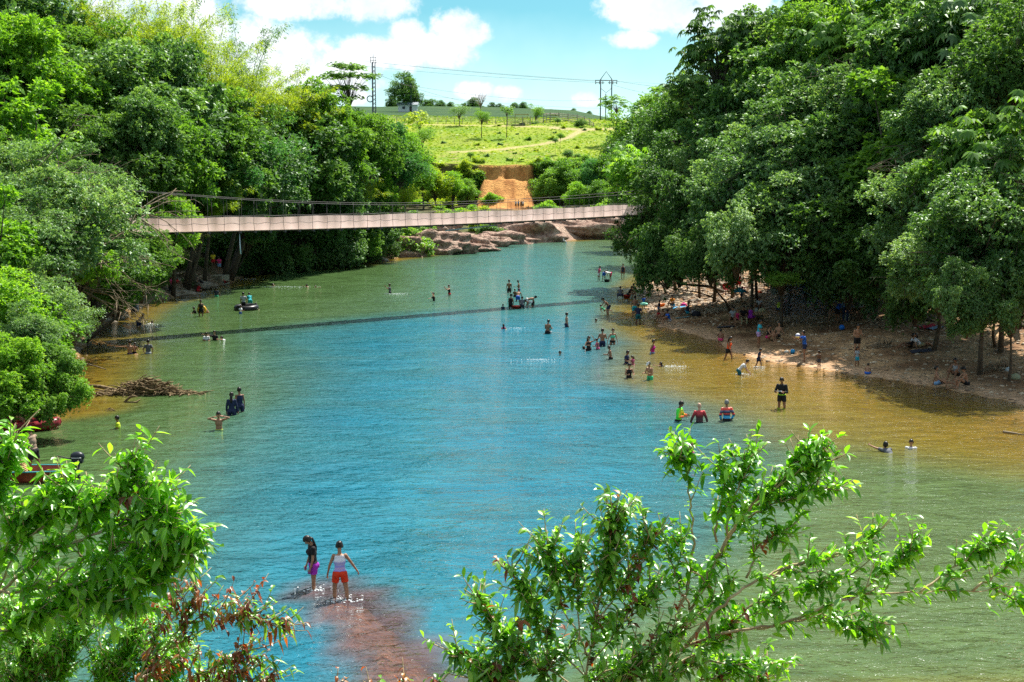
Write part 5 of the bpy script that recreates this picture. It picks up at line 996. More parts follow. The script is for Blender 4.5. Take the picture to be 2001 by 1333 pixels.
# pose: lean (deg forward), head (deg down), upper/fore arm L,R and thigh/shank L,R as (side, forward, up)
PO = {
 'stand': dict(lean=3, head=8, a=[(-.22, .05, -1), (-.12, .25, -1), (.22, 0, -1), (.12, .2, -1)], l=[(-.08, .03, -1), (0, -.02, -1), (.08, -.03, -1), (0, -.04, -1)]),
 'walk': dict(lean=8, head=15, a=[(-.28, -.35, -1), (-.2, .15, -1), (.28, .4, -1), (.15, .6, -.8), ], l=[(-.06, .45, -1), (0, .0, -1), (.06, -.25, -1), (0, -.5, -1)]),
 'hold': dict(lean=5, head=25, a=[(-.3, .25, -1), (.35, 1, .15), (.3, .25, -1), (-.35, 1, .15)], l=[(-.08, .03, -1), (0, -.02, -1), (.08, 0, -1), (0, -.04, -1)]),
 'hips': dict(lean=3, head=5, a=[(-.42, -.2, -.9), (.3, .35, -.9), (.42, -.2, -.9), (-.3, .35, -.9)], l=[(-.1, .03, -1), (0, 0, -1), (.1, 0, -1), (0, 0, -1)]),
 'wide': dict(lean=4, head=10, a=[(-.40, .0, -.9), (-.25, .15, -1), (.42, .0, -.9), (.28, .2, -1)], l=[(-.1, .05, -1), (0, -.05, -1), (.12, -.05, -1), (0, -.05, -1)]),
 'armup': dict(lean=0, head=5, a=[(-.5, .75, .35), (.5, .1, .9), (.4, .5, -.5), (-.5, .9, .1)], l=[(-.08, 0, -1), (0, 0, -1), (.08, 0, -1), (0, 0, -1)]),
 'head': dict(lean=5, head=20, a=[(-.8, .35, .25), (.9, .2, .35), (.8, .35, .25), (-.9, .2, .35)], l=[(-.08, 0, -1), (0, 0, -1), (.08, 0, -1), (0, 0, -1)]),
 'phone': dict(lean=0, head=10, a=[(-.35, .7, -.2), (.3, .6, .8), (.35, .6, -.2), (-.3, .6, .8)], l=[(-.08, 0, -1), (0, 0, -1), (.08, 0, -1), (0, 0, -1)]),
 'reach': dict(lean=6, head=5, a=[(-1, .15, .0), (-1, .1, .05), (.3, .1, -1), (.1, .5, -.8)], l=[(-.08, 0, -1), (0, 0, -1), (.08, 0, -1), (0, 0, -1)]),
 'bend': dict(lean=78, head=10, a=[(-.15, .25, -1), (-.05, .3, -1), (.15, .2, -1), (.05, .3, -1)], l=[(-.12, .08, -1), (0, -.1, -1), (.12, .05, -1), (0, -.1, -1)]),
 'stoop': dict(lean=42, head=20, a=[(-.2, .45, -1), (.1, .7, -.8), (.2, .45, -1), (-.1, .7, -.8)], l=[(-.12, .25, -1), (0, -.3, -1), (.12, .2, -1), (0, -.3, -1)]),
 'squat': dict(lean=28, head=10, a=[(-.25, .8, -.6), (.3, .8, -.6), (.25, .8, -.6), (-.3, .8, -.6)], l=[(-.35, 1, .25), (0, -.45, -1), (.35, 1, .25), (0, -.45, -1)]),
 'sit': dict(lean=14, head=10, a=[(-.25, .7, -.75), (.25, .9, -.2), (.25, .6, -.8), (-.2, .9, -.25)], l=[(-.22, .9, .62), (0, .35, -1), (.22, .95, .55), (0, .3, -1)]),
 'sitlong': dict(lean=-8, head=5, a=[(-.3, -.45, -1), (-.1, -.3, -1), (.25, .5, -.8), (-.1, .8, -.4)], l=[(-.15, 1, .12), (0, 1, -.15), (.18, .9, .6), (0, .4, -1)]),
 'seat': dict(lean=10, head=12, a=[(-.2, .4, -1), (.2, .9, -.2), (.2, .4, -1), (-.2, .9, -.2)], l=[(-.2, 1, .0), (0, .05, -1), (.2, 1, .0), (0, .0, -1)]),
 'lie': dict(lean=-78, head=15, a=[(-.5, .3, -.2), (.1, .9, .3), (.4, .2, -.2), (.1, .6, .1)], l=[(-.1, 1, .45), (0, .6, -.9), (.12, 1, .1), (0, 1, -.05)]),
 'recline': dict(lean=-50, head=25, a=[(-.4, -.5, -1), (-.1, .3, -1), (.4, -.3, -1), (0, .4, -1)], l=[(-.12, 1, .1), (0, 1, -.1), (.15, 1, .3), (0, .9, -.5)]),
 'swim': dict(lean=62, head=-50, a=[(-.6, .5, .3), (-.1, 1, .1), (.6, .6, -.2), (.1, 1, -.3)], l=[(-.1, -1, -.15), (0, -1, -.1), (.12, -1, -.2), (0, -1, -.05)]),
 'point': dict(lean=4, head=0, a=[(-.3, .1, -1), (0, .4, -.9), (.9, .35, .15), (.9, .4, .25)], l=[(-.08, 0, -1), (0, 0, -1), (.08, 0, -1), (0, 0, -1)]),
 'pole': dict(lean=6, head=5, a=[(-.25, .8, -.1), (.1, 1, .1), (.15, .8, -.35), (-.1, 1, .0)], l=[(-.12, .1, -1), (0, -.05, -1), (.14, -.12, -1), (0, -.05, -1)]),
 'ball': dict(lean=5, head=10, a=[(-.2, .7, -.4), (.2, 1, .35), (.2, .7, -.4), (-.2, 1, .35)], l=[(-.12, .1, -1), (0, -.05, -1), (.14, -.12, -1), (0, -.05, -1)]),
 'look': dict(lean=6, head=48, a=[(-.12, .12, -1), (-.02, .30, -1), (.12, .05, -1), (.02, .3, -1)], l=[(-.07, .04, -1), (0, 0, -1), (.07, -.05, -1), (0, -.03, -1)]),
 'stroll': dict(lean=7, head=24, a=[(-.42, .05, -1), (-.25, .35, -1), (.62, .12, -1), (.50, .35, -.8)], l=[(-.10, .12, -1), (0, .02, -1), (.16, -.12, -1), (.10, -.10, -1)]),
}
def skeleton(pose, fem, r):
    q = PO[pose]; jt = lambda v, k=.06: (Vector(v) + Vector((r.uniform(-k, k), r.uniform(-k, k), r.uniform(-k, k)))).normalized()
    ln = R(q['lean'] + r.uniform(-3, 3)); sp = Vector((0, math.sin(ln), math.cos(ln))); fw = Vector((0, math.cos(ln), -math.sin(ln)))
    J = {}; J['pel'] = Vector((0, 0, 0)); J['cho'] = sp * .30; J['nek'] = sp * .49
    hd = ln * .55 + R(q['head']); hs = Vector((0, math.sin(hd), math.cos(hd))); J['hed'] = J['nek'] + sp * .06 + hs * .125; J['hs'] = hs; J['hf'] = Vector((0, math.cos(hd), -math.sin(hd))); J['sp'] = sp; J['fw'] = fw
    sw = .150 if fem else .168; hw = .092 if fem else .085
    for s, n in ((-1, 'l'), (1, 'r')):
        i = 0 if s < 0 else 2; J['sh' + n] = J['nek'] - sp * .055 + Vector((s * sw, 0, 0)); J['el' + n] = J['sh' + n] + jt(q['a'][i]) * .285; J['wr' + n] = J['el' + n] + jt(q['a'][i + 1]) * .245
        J['hp' + n] = Vector((s * hw, 0, -.03)); J['kn' + n] = J['hp' + n] + jt(q['l'][i], .03) * .43; J['an' + n] = J['kn' + n] + jt(q['l'][i + 1], .03) * .42
    low = min(min(J['an' + n].z for n in 'lr') - .075, min(J['kn' + n].z for n in 'lr') - .06, -.12)
    J['low'] = low; return J
def tcap(b, p, q, r1, r2, n=9):
    b.tube([p, p.lerp(q, .5), q], [r1, (r1 + r2) / 2, r2], n); b.ell(p, (r1, r1, r1), n, 6); b.ell(q, (r2, r2, r2), n, 6)
def frame(up, fw):
    x = fw.cross(up).normalized(); return Matrix((x, fw.normalized(), up.normalized())).transposed()
def fingers(b, J, n, hi):
    w = J['wr' + n]; d = (w - J['el' + n]).normalized(); s = 1 if n == 'r' else -1
    inw = (J['pel'] - w); inw = (inw - d * inw.dot(d)); pn = inw.normalized() if inw.length > .05 else d.orthogonal().normalized(); side = d.cross(pn).normalized()
    if side.dot(J['hf']) < 0: side = -side
    M = Matrix((side, pn, d)).transposed(); return w, d, pn, side, M
def add_hand(b, J, n):
    w, d, pn, side, M = fingers(b, J, n, 0)
    tcap(b, w - d * .01, w + d * .03, .026, .03, 7); b.ell(w + d * .065, (.040, .019, .048), 8, 6, M)
def finger_mesh(b, J, n):
    w, d, pn, side, M = fingers(b, J, n, 0); k = w + d * .095
    for i, (o, l) in enumerate(((.030, .068), (.010, .078), (-.010, .073), (-.029, .057))):
        p = k + side * o - d * .012; p1 = p + (d + pn * .25 + side * o * 3).normalized() * l * .5; p2 = p1 + (d + pn * .75).normalized() * l * .32; p3 = p2 + (d * .7 + pn).normalized() * l * .25; b.tube([p, p1, p2, p3], [.0095, .009, .008, .006], 6)
    p = w + d * .04 + side * .030; p1 = p + (side * .8 + d * .7).normalized() * .034; p2 = p1 + (d + side * .35 + pn * .35).normalized() * .030; b.tube([p, p1, p2], [.012, .010, .007], 6)
def body_prims(J, fem, child):
    b = MB(); sp, fw = J['sp'], J['fw']; T = frame(sp, fw); f = .94 if fem else 1.0
    b.ell(J['pel'] + sp * .0, ((.168 if fem else .152), .112, .115), 12, 8, T); b.ell(J['pel'] + sp * .13, ((.122 if fem else .136), .092, .13), 12, 8, T)
    b.ell(J['pel'] + sp * .29, (.152 * f, .104, .16), 12, 8, T); b.ell(J['nek'] - sp * .085, (.160 * f, .088, .075), 12, 8, T)
    if fem:
        for s in (-1, 1): b.ell(J['pel'] + sp * .31 + fw * .085 + Vector((s * .065, 0, 0)), (.058, .055, .058), 8, 6, T)
    for s in (-1, 1): b.ell(J['pel'] - fw * .065 + Vector((s * .065, 0, 0)) - sp * .045, (.078, .075, .085), 8, 6, T)
    b.tube([J['nek'] - sp * .06, J['nek'] + sp * .05, J['hed'] - J['hs'] * .03], [.060 * f, .053 * f, .05], 9)
    H = frame(J['hs'], J['hf']); hs, hf = J['hs'], J['hf']; k = 1.18 if child else 1.07; h = J['hed']
    b.ell(h + hs * .02 * k - hf * .008, (.074 * k, .094 * k, .098 * k), 12, 9, H); b.ell(h - hs * .05 * k + hf * .022, (.056 * k, .062 * k, .062 * k), 10, 7, H)
    b.ell(h - hs * .018 + hf * .094 * k, (.013, .018, .024), 6, 5, H)
    for s in (-1, 1): x = H @ Vector((s * .076 * k, -.004, -.008)); b.ell(h + x, (.012, .02, .03), 6, 5, H)
    for n in 'lr':
        tcap(b, J['sh' + n], J['el' + n], .052 * f, .038 * f); tcap(b, J['el' + n], J['wr' + n], .039 * f, .026 * f); b.ell(J['sh' + n] - sp * .01, (.06 * f, .058, .06), 8, 6); add_hand(b, J, n)
        tcap(b, J['hp' + n], J['kn' + n], .090, .056); c = J['kn' + n].lerp(J['an' + n], .32) ; tcap(b, J['kn' + n], c, .054, .053); tcap(b, c, J['an' + n], .053, .034)
        d = (J['an' + n] - J['kn' + n]).normalized(); ff = Vector((0, 1, 0)) - d * d.y * .98
        if ff.length < .25: ff = Vector((0, 0, 1)) - d * d.z
        ff.normalize(); a = J['an' + n]; tcap(b, a + d * .045 - ff * .03, a + d * .055 + ff * .12, .034, .026, 8)
    return b
BONES = [('pel', 'nek', 'torso', .13), ('shl', 'ell', 'ua', .05), ('ell', 'wrl', 'fa', .034), ('shr', 'elr', 'ua', .05), ('elr', 'wrr', 'fa', .034), ('hpl', 'knl', 'th', .075), ('knl', 'anl', 'sk', .048), ('hpr', 'knr', 'th', .075), ('knr', 'anr', 'sk', .048), ('nek', 'hed', 'neck', .05)]
PEND = []
def person(x, y, imm, pose, yaw, hgt, top, bot, hair, skin, label, z0=None, group='bathers in the river', extra=None, P=None, hat=None, Yd=None):
    if pose == 'swim': imm = .34
    fem = 'f' in hair; child = hgt < 1.3; r = random.Random(hash((x, y)) & 0xffff)
    if P is None:
        if Yd: P = at_y(x, y, Yd)
        elif z0 is not None: P = at_z(x, y, z0)
        elif imm > 0: P = at_z(x, y, 0)
        else: P = hit(x, y)
    J = skeleton(pose, fem, r); sc = hgt / 1.70; base = P.copy()
    near = P.y < 62; vx = .014 if P.y < 35 else (.018 if near else .026 if P.y < 110 else .045)
    t = empty('person', base + Vector((0, 0, -imm)), R(180 + yaw), label, 'person', group); t.scale = (sc, sc, sc)
    for k in J:
        if k in ('hs', 'hf', 'sp', 'fw', 'low'): continue
    off = Vector((0, 0, -J['low'])); b = body_prims(J, fem, child); me = b.mesh('body'); o = bpy.data.objects.new('tmp', me); C.objects.link(o)
    m = o.modifiers.new('r', 'REMESH'); m.mode = 'VOXEL'; m.voxel_size = vx; m2 = o.modifiers.new('s', 'SMOOTH'); m2.factor = .5; m2.iterations = 3 if P.y < 35 else 2
    PEND.append((o, J, off, t, dict(fem=fem, child=child, top=top, bot=bot, hair=hair, skin=skin, vx=vx, extra=extra, hat=hat))); return t, J, off
def finish_people():
    dg = bpy.context.evaluated_depsgraph_get(); dg.update()
    for (o, J, off, t, q) in PEND:
        em = bpy.data.meshes.new_from_object(o.evaluated_get(dg)); n = len(em.vertices); co = np.empty(n * 3, np.float32); em.vertices.foreach_get('co', co); co = co.reshape(-1, 3); no = np.empty(n * 3, np.float32); em.vertices.foreach_get('normal', no); no = no.reshape(-1, 3)
        faces = [tuple(p.vertices) for p in em.polygons]; bpy.data.meshes.remove(em); old = o.data; bpy.data.objects.remove(o); bpy.data.meshes.remove(old)
        best = np.full(n, 1e9); bid = np.zeros(n, int); bt = np.zeros(n)
        for i, (a, c, nm, rr) in enumerate(BONES):
            A_ = np.array(J[a][:]); Bv = np.array(J[c][:]) - A_; tt = ((co - A_) @ Bv) / (Bv @ Bv); tc = np.clip(tt, 0, 1); d = np.linalg.norm(co - A_ - tc[:, None] * Bv, axis=1) / rr; k = d < best; best[k] = d[k]; bid[k] = i; bt[k] = tt[k]
        part = np.array([b_[2] for b_ in BONES])[bid]; hv = co - np.array(J['hed'][:]); hz_ = hv @ np.array(J['hs'][:]); hy = hv @ np.array(J['hf'][:])
        head = (np.linalg.norm(hv, axis=1) < .165) & (hz_ > -.085); part[head] = 'head'
        O = np.array(off[:]); ff = MB(); ff.v = [tuple(v) for v in (co + O)]; ff.f = list(faces)
        g = MB()
        for nn in 'lr': finger_mesh(g, J, nn)
        ff.add([Vector(v) + off for v in g.v], g.f)
        me = ff.mesh('body'); link('body', me, SK[q['skin']], t)
        def shell(name, sel, d, mat, th=None):
            fs = [f for f in faces if all(sel[i] for i in f)]
            if len(fs) < 6: return None
            used = sorted({i for f in fs for i in f}); mp = {v: i for i, v in enumerate(used)}; dd = d[used] if isinstance(d, np.ndarray) else d
            vv = co[used] + no[used] * (dd[:, None] if isinstance(dd, np.ndarray) else dd) + O; mb = MB(); mb.add(vv.tolist(), [tuple(mp[i] for i in f) for f in fs]); return mb.build(name, mat, t)
        to, tcx = q['top']; bo, bc = q['bot']; tor = part == 'torso'; ua = part == 'ua'; fa = part == 'fa'; thh = part == 'th'; sk = part == 'sk'; nk = part == 'neck'
        cm = lambda c: c if isinstance(c, bpy.types.Material) else cloth(COL[c])
        ease = .004 + q['vx'] * .22
        if bo != 'none':
            lim = {'shorts': .52, 'brief': .12, 'trunks': .62, 'pants': 9, 'skirt': .6}[bo]; s_ = (thh & (bt < lim)) | (tor & (bt < .12)); 
            if bo == 'pants': s_ |= sk & (bt < .92)
            shell({'shorts': 'shorts', 'brief': 'swim_briefs', 'trunks': 'swim_trunks', 'pants': 'trousers', 'skirt': 'skirt'}[bo], s_, ease + .006 + (np.where(thh, np.clip(bt, 0, 1) * .02, 0) if bo in ('shorts', 'trunks', 'skirt') else 0), cm(bc))
        if to != 'none':
            s_ = tor & (bt < 1.02) & ((bt > .06) if bo != 'none' else (bt > -9))
            if to == 'tee': s_ |= (ua & (bt < .58))
            if to == 'long': s_ |= ua | (fa & (bt < .93))
            if to in ('tank', 'swim', 'dress'): s_ &= (bt < .90)
            if to == 'bra': s_ &= (bt > .42) & (bt < .78)
            if to == 'swim': s_ |= thh & (bt < .10)
            if to == 'dress': s_ |= thh & (bt < .75)
            if to in ('tee', 'long'): s_ |= nk & (bt < .1)
            sh = shell({'tee': 'shirt', 'long': 'long_sleeved_shirt', 'tank': 'tank_top', 'swim': 'swimsuit', 'dress': 'dress', 'bra': 'swim_top'}[to], s_, ease + (.004 if to == 'swim' else .010), cm(tcx))
        hm_ = M_HAIRG if 'g' in q['hair'] else M_HAIR
        if 'x' not in q['hair']:
            hl = head & ((hz_ > .045) | ((hy < .012) & (hz_ > -.055)) | ((hy < .035) & (hz_ > .0)))
            hb = shell('hair', hl, .014 + q['vx'] * .15, hm_)
            if 'l' in q['hair'] or 'p' in q['hair']:
                mb = MB(); h = J['hed']; bk = -J['hf']; nk_ = J['nek']; wdt = .035 if 'p' in q['hair'] else .075; L = .20 if 'p' in q['hair'] else .26
                p0 = h + bk * .085 + J['hs'] * .03; p1 = h + bk * .105 - J['hs'] * .07; p2 = nk_ - J['fw'] * .105 - J['sp'] * .05; p3 = p2 - J['sp'] * L * .6 - J['fw'] * .01
                X = Vector((1, 0, 0)); 
                for k in range(-2, 3):
                    o_ = X * wdt * k * .45; mb.tube([p0 + o_ * .6 + off, p1 + o_ + off, p2 + o_ + off, p3 + o_ * .7 + off], [.022, .03, .028, .008], 6)
                mb.build('ponytail' if 'p' in q['hair'] else 'long_hair', hm_, t)
            if 'b' in q['hair']: mb = MB(); mb.ell(J['hed'] - J['hf'] * .10 + J['hs'] * .05 + off, (.042, .042, .042), 8, 6); mb.build('hair_bun', hm_, t)
        if q['hat']:
            mb = MB(); H = frame(J['hs'], J['hf']); h = J['hed'] + off + J['hs'] * .045
            mb.ell(h, (.090, .110, .092), 12, 8, H); 
            if q['hat'][0] == 'cap': mb.ell(h + J['hf'] * .12 + J['hs'] * .0, (.062, .07, .010), 10, 5, H)
            if q['hat'][0] == 'brim': mb.ell(h + J['hs'] * .0, (.19, .20, .014), 14, 5, H)
            mb.build('hat' if q['hat'][0] == 'brim' else 'cap', cm(q['hat'][1]), t)
        if q['extra']: q['extra'](t, J, off, shell, part, bt, co, tor)
N = ('none', None)
GB_ = 'people on the right beach'; GL_ = 'people on the left bank'
# ---- patterned clothes
def grad_mat(name, stops, axis=2, lo=-.1, hi=.6, noise=0.0, wave=None):
    m, t, n, l, out = new_mat(name); co_ = n.new('ShaderNodeTexCoord'); sp = n.new('ShaderNodeSeparateXYZ'); l.new(co_.outputs['Object'], sp.inputs[0]); mr_ = n.new('ShaderNodeMapRange'); mr_.inputs[1].default_value = lo; mr_.inputs[2].default_value = hi; l.new(sp.outputs[axis], mr_.inputs[0]); src = mr_.outputs[0]
    if noise:
        x = n.new('ShaderNodeTexNoise'); x.inputs['Scale'].default_value = 9; l.new(co_.outputs['Object'], x.inputs[0]); a = n.new('ShaderNodeMath'); a.operation = 'MULTIPLY_ADD'; l.new(x.outputs[0], a.inputs[0]); a.inputs[1].default_value = noise; l.new(src, a.inputs[2]); src = a.outputs[0]
    rp = n.new('ShaderNodeValToRGB'); rp.color_ramp.interpolation = 'CONSTANT' if not noise else 'LINEAR'; e = rp.color_ramp.elements; e[0].position = stops[0][0]; e[0].color = (*stops[0][1], 1); e[1].position = stops[-1][0]; e[1].color = (*stops[-1][1], 1)
    for p_, c in stops[1:-1]: q = e.new(p_); q.color = (*c, 1)
    l.new(src, rp.inputs[0]); p = n.new('ShaderNodeBsdfPrincipled'); p.inputs['Roughness'].default_value = .7; l.new(rp.outputs[0], p.inputs['Base Color']); l.new(p.outputs[0], out.inputs[0]); return m
M_GRN = grad_mat('cycling_green', [(0, (.02, .22, .55)), (.18, (.05, .70, .04)), (.62, (.08, .80, .04)), (.74, (.90, .45, .02)), (.86, (.95, .14, .02))], 1, -.22, .30, .04)
M_RED = grad_mat('cycling_red', [(0, (.14, .01, .02)), (.45, (.03, .02, .025)), (.65, (.16, .015, .02)), (.85, (.55, .04, .05))], 2, .85, 1.50, .10)
M_MUL = grad_mat('cycling_multi', [(0, (.02, .10, .16)), (.22, (.05, .40, .70)), (.40, (.02, .03, .08)), (.48, (.75, .06, .04)), (.56, (.03, .03, .07)), (.66, (.12, .14, .25)), (.74, (.80, .08, .06)), (.88, (.85, .30, .22))], 2, .85, 1.50)
M_LAV = grad_mat('striped_tank', [(0, (.75, .68, .80)), (.14, (.55, .42, .70)), (.24, (.30, .25, .62)), (.34, (.62, .45, .72)), (.44, (.25, .22, .60)), (.54, (.50, .48, .80)), (.62, (.32, .30, .66)), (.7, (.70, .68, .86)), (.76, (.80, .78, .85))], 2, .92, 1.42, .10)
M_KIDP = grad_mat('white_blue', [(0, (.05, .12, .55)), (.5, (.7, .72, .75)), (1, (.75, .75, .78))], 2, .5, 1.4)
# ---- the two nearest women
def orange_tie(t, J, off, *a):
    mb = MB(); mb.torus(J['hed'] - J['hf'] * .088 + J['hs'] * .035 + off, .03, .012, 12, 6, Matrix.Rotation(1.2, 3, 'X')); mb.build('hair_tie', cloth((.9, .22, .02)), t)
person(613, 1149, .28, 'look', -68, 1.60, ('tee', 'k'), ('shorts', 'pu'), 'fp', 1, 'woman in black shirt and purple shorts looking down, with an orange hair tie', extra=orange_tie)
person(665, 1168, .26, 'stroll', 188, 1.58, ('tank', M_LAV), ('shorts', 'rs'), 'fb', 1, 'woman in lilac striped tank top and red shorts wading away')
# ---- men on the right of midstream
person(1326, 822, .95, 'hold', 60, 1.74, ('long', M_GRN), ('shorts', 'k'), '', 2, 'man in bright green jersey with orange sleeve, waist deep')
person(1367, 825, .98, 'wide', 185, 1.72, ('long', M_RED), ('shorts', 'k'), 'x', 4, 'bald man in dark red and black jersey seen from behind')
person(1420, 822, .92, 'hips', 190, 1.74, ('long', M_MUL), ('shorts', 'k'), 'g', 2, 'man in blue and red striped jersey with hands on hips')
def lime(t, J, off, shell, part, bt, co, tor):
    shell('lime_belt', tor & (bt > .05) & (bt < .14), .034, cloth((.45, .85, .03))); shell('lime_cuff', (part == 'sk') & (bt < .22), .02, cloth((.45, .85, .03)))
    mb = MB(); w = (J['wrl'] + J['wrr']) / 2 + off + Vector((0, .08, .04)); mb.box(w, (.20, .14, .02)); mb.build('notebook', cloth((.5, .5, .5)), t, False)
person(1527, 798, .42, 'hold', -25, 1.76, ('long', 'k'), ('shorts', 'k'), '', 2, 'man in black sports suit with lime trim reading something in his hands', extra=lime)
person(1444, 732, .62, 'stoop', 75, 1.55, ('tee', 'w'), ('shorts', 'tg'), '', 4, 'boy in white t-shirt leaning forward over his reflection')
person(1350, 884, .75, 'hold', -60, 1.35, ('swim', 'pk'), N, 'fl', 1, 'girl with long dark hair half hidden by the shrub tip')
person(1744, 889, .95, 'swim', 200, 1.7, ('tee', 'gy'), ('shorts', 't'), '', 1, 'swimmer in wet dark grey shirt and teal shorts', z0=-.05)
person(1780, 876, 1.25, 'stand', -15, 1.55, ('tee', 'w'), N, '', 1, 'boy in white shirt submerged to his chest beside the grey-shirted swimmer')
# ---- left part of the river
W_ = 'bathers in the river'
person(231, 837, .98, 'stand', -75, 1.45, ('tee', 'ye'), ('shorts', 'k'), '', 2, 'boy in bright yellow shirt standing chest deep')
person(428, 839, .98, 'head', 10, 1.68, N, ('shorts', 'ye'), '', 1, 'shirtless man with both arms folded up to his head')
person(453, 811, .72, 'stand', 185, 1.64, ('long', 'nb'), ('shorts', 'nb'), 'fp', 2, 'woman in dark blue long-sleeved swimsuit seen from behind')
person(469, 805, .62, 'stand', -150, 1.64, ('tank', 'nb'), ('skirt', 'nb'), 'fb', 2, 'woman in navy sleeveless swim dress beside the long-sleeved one')
person(254, 692, .92, 'reach', -165, 1.66, N, ('trunks', 'nb'), '', 1, 'shirtless man stretching his left arm beside a child')
person(263, 691, .60, 'hold', 170, 1.20, N, ('shorts', 'k'), '', 2, 'child held close to the shirtless man')
person(290, 691, .85, 'hips', 180, 1.62, ('tee', 'gy'), ('shorts', 'lg'), '', 2, 'person in grey shirt with elbows out, back turned')
person(276, 692, .95, 'bend', -95, 1.5, N, ('shorts', 'k'), '', 1, 'person bending over the water next to the grey shirt')
person(271, 638, .62, 'stoop', 60, 1.70, N, ('shorts', 'nb'), '', 4, 'shirtless man leaning over a splashing swimmer')
person(290, 635, 1.05, 'swim', 150, 1.4, ('tee', 'w'), N, '', 2, 'splashing swimmer in white held by the shirtless man', z0=-.05)
person(403, 665, 1.05, 'hold', 20, 1.55, ('tee', 'w'), N, 'f', 2, 'person in white shirt, leftmost of the three below the bridge shadow')
person(420, 665, 1.05, 'point', -10, 1.62, ('tee', 'k'), N, '', 1, 'person in black shirt stretching an arm toward a floating swimmer')
person(445, 665, 1.1, 'swim', -60, 1.5, ('tee', 'w'), N, '', 1, 'floating swimmer in pale pink at the right of the three', z0=-.05)
person(383, 612, .45, 'sit', -60, 1.5, ('tee', 'k'), ('shorts', 'k'), '', 2, 'person in black sitting in the left shallows')
person(393, 618, .40, 'stand', 20, 1.58, ('tank', 'k'), ('shorts', 'k'), 'f', 2, 'woman in black standing with a yellow float before her legs')
person(400, 611, .30, 'sit', 40, 1.3, ('tank', 'pk'), ('shorts', 'r'), '', 1, 'child in pink sitting beside the yellow float')
person(423, 580, .75, 'wide', 185, 1.5, ('tee', 'dk'), ('shorts', 'g'), '', 2, 'person in dark grey shirt paddling near the steps')
person(476, 606, .35, 'stand', 190, 1.68, ('tee', 'lg'), ('shorts', 'k'), '', 2, 'man in pale grey shirt standing at the black float ring')
person(489, 600, .35, 'stoop', -160, 1.6, ('tee', 't'), ('shorts', 't'), 'f', 2, 'woman in turquoise shirt behind the black float ring')
person(497, 605, .45, 'sit', 120, 1.5, ('swim', 'k'), ('skirt', 'g'), 'f', 1, 'woman in green lying against the black float ring')
person(470, 613, .55, 'hold', 60, 1.15, ('tee', M_KIDP), ('shorts', 'b'), '', 1, 'small child in white and blue before the black float ring')
person(525, 561, 1.35, 'swim', 90, 1.6, N, N, '', 1, 'lone swimmer leaving a foamy wake near the left bank', z0=-.08)
person(608, 562, 1.3, 'swim', -70, 1.6, N, N, '', 2, 'dark-haired swimmer, left one of a distant pair', z0=-.08)
person(615, 563, 1.3, 'swim', 20, 1.6, N, N, '', 4, 'pale swimmer, right one of a distant pair', z0=-.08)
# ---- left bank
person(333, 577, 0, 'stand', 80, 1.62, ('tee', 'rp'), ('pants', 'k'), 'f', 3, 'person in pink shirt and black leggings standing on the flat rock', z0=.2, group=GL_)
person(345, 561, 0, 'sit', 60, 1.4, ('tee', 'r'), ('shorts', 'k'), 'f', 2, 'child in red sitting behind the pink shirt', z0=.5, group=GL_)
person(386, 569, .25, 'squat', 150, 1.4, ('tee', 'r'), ('shorts', 'r'), 'f', 2, 'child in red squatting beside the black tube', group=GL_)
person(395, 566, .25, 'stoop', -80, 1.66, ('tank', 'k'), ('shorts', 'k'), '', 1, 'person in black stooping over the red-clad child', group=GL_)
person(161, 640, 0, 'stand', 175, 1.70, N, ('trunks', 'b'), '', 1, 'shirtless man in blue trunks standing on the pale rocks', group=GL_, z0=.25)
person(125, 566, 0, 'stand', 20, 1.6, ('tee', 'w'), ('shorts', 'r'), '', 2, 'person in white shirt and red shorts below the concrete wall', group=GL_, Yd=62)
person(161, 556, 0, 'stand', -20, 1.6, ('tee', 'nb'), ('pants', 'nb'), '', 3, 'person in dark blue standing in the shade behind bare branches', group=GL_, Yd=68)
person(417, 527, 0, 'stand', 30, 1.66, ('tee', 'y'), ('shorts', 'r'), '', 3, 'person in yellow shirt at the top of the steps', z0=1.6, group=GL_)
person(429, 535, 0, 'stand', -140, 1.66, ('tee', 'rp'), ('shorts', 'lb'), '', 2, 'person in crimson shirt and pale blue shorts above the platform', z0=1.0, group=GL_)
person(402, 527, 0, 'squat', 40, 1.4, N, ('shorts', 'k'), '', 3, 'child crouching on the upper steps', z0=1.5, group=GL_)
person(440, 552, .1, 'recline', 70, 1.6, N, ('shorts', 'r'), '', 1, 'bather sliding off the platform edge into the water', z0=.25, group=GL_)
person(700, 509, .1, 'squat', 10, 1.6, ('tee', 'r'), ('shorts', 'k'), '', 3, 'lone person in red at the shaded far bank', z0=.2, group=GL_, hat=('cap', 'r'))
person(903, 487, .6, 'sit', 60, 1.6, ('tee', 'k'), ('shorts', 'k'), '', 3, 'dark figure at the tip of the pale rock', group=GL_)
person(1105, 474, .9, 'stoop', -40, 1.7, ('tee', 'w'), ('shorts', 'b'), 'x', 1, 'distant bather in white before the pink rock face', hat=('cap', 'w'))
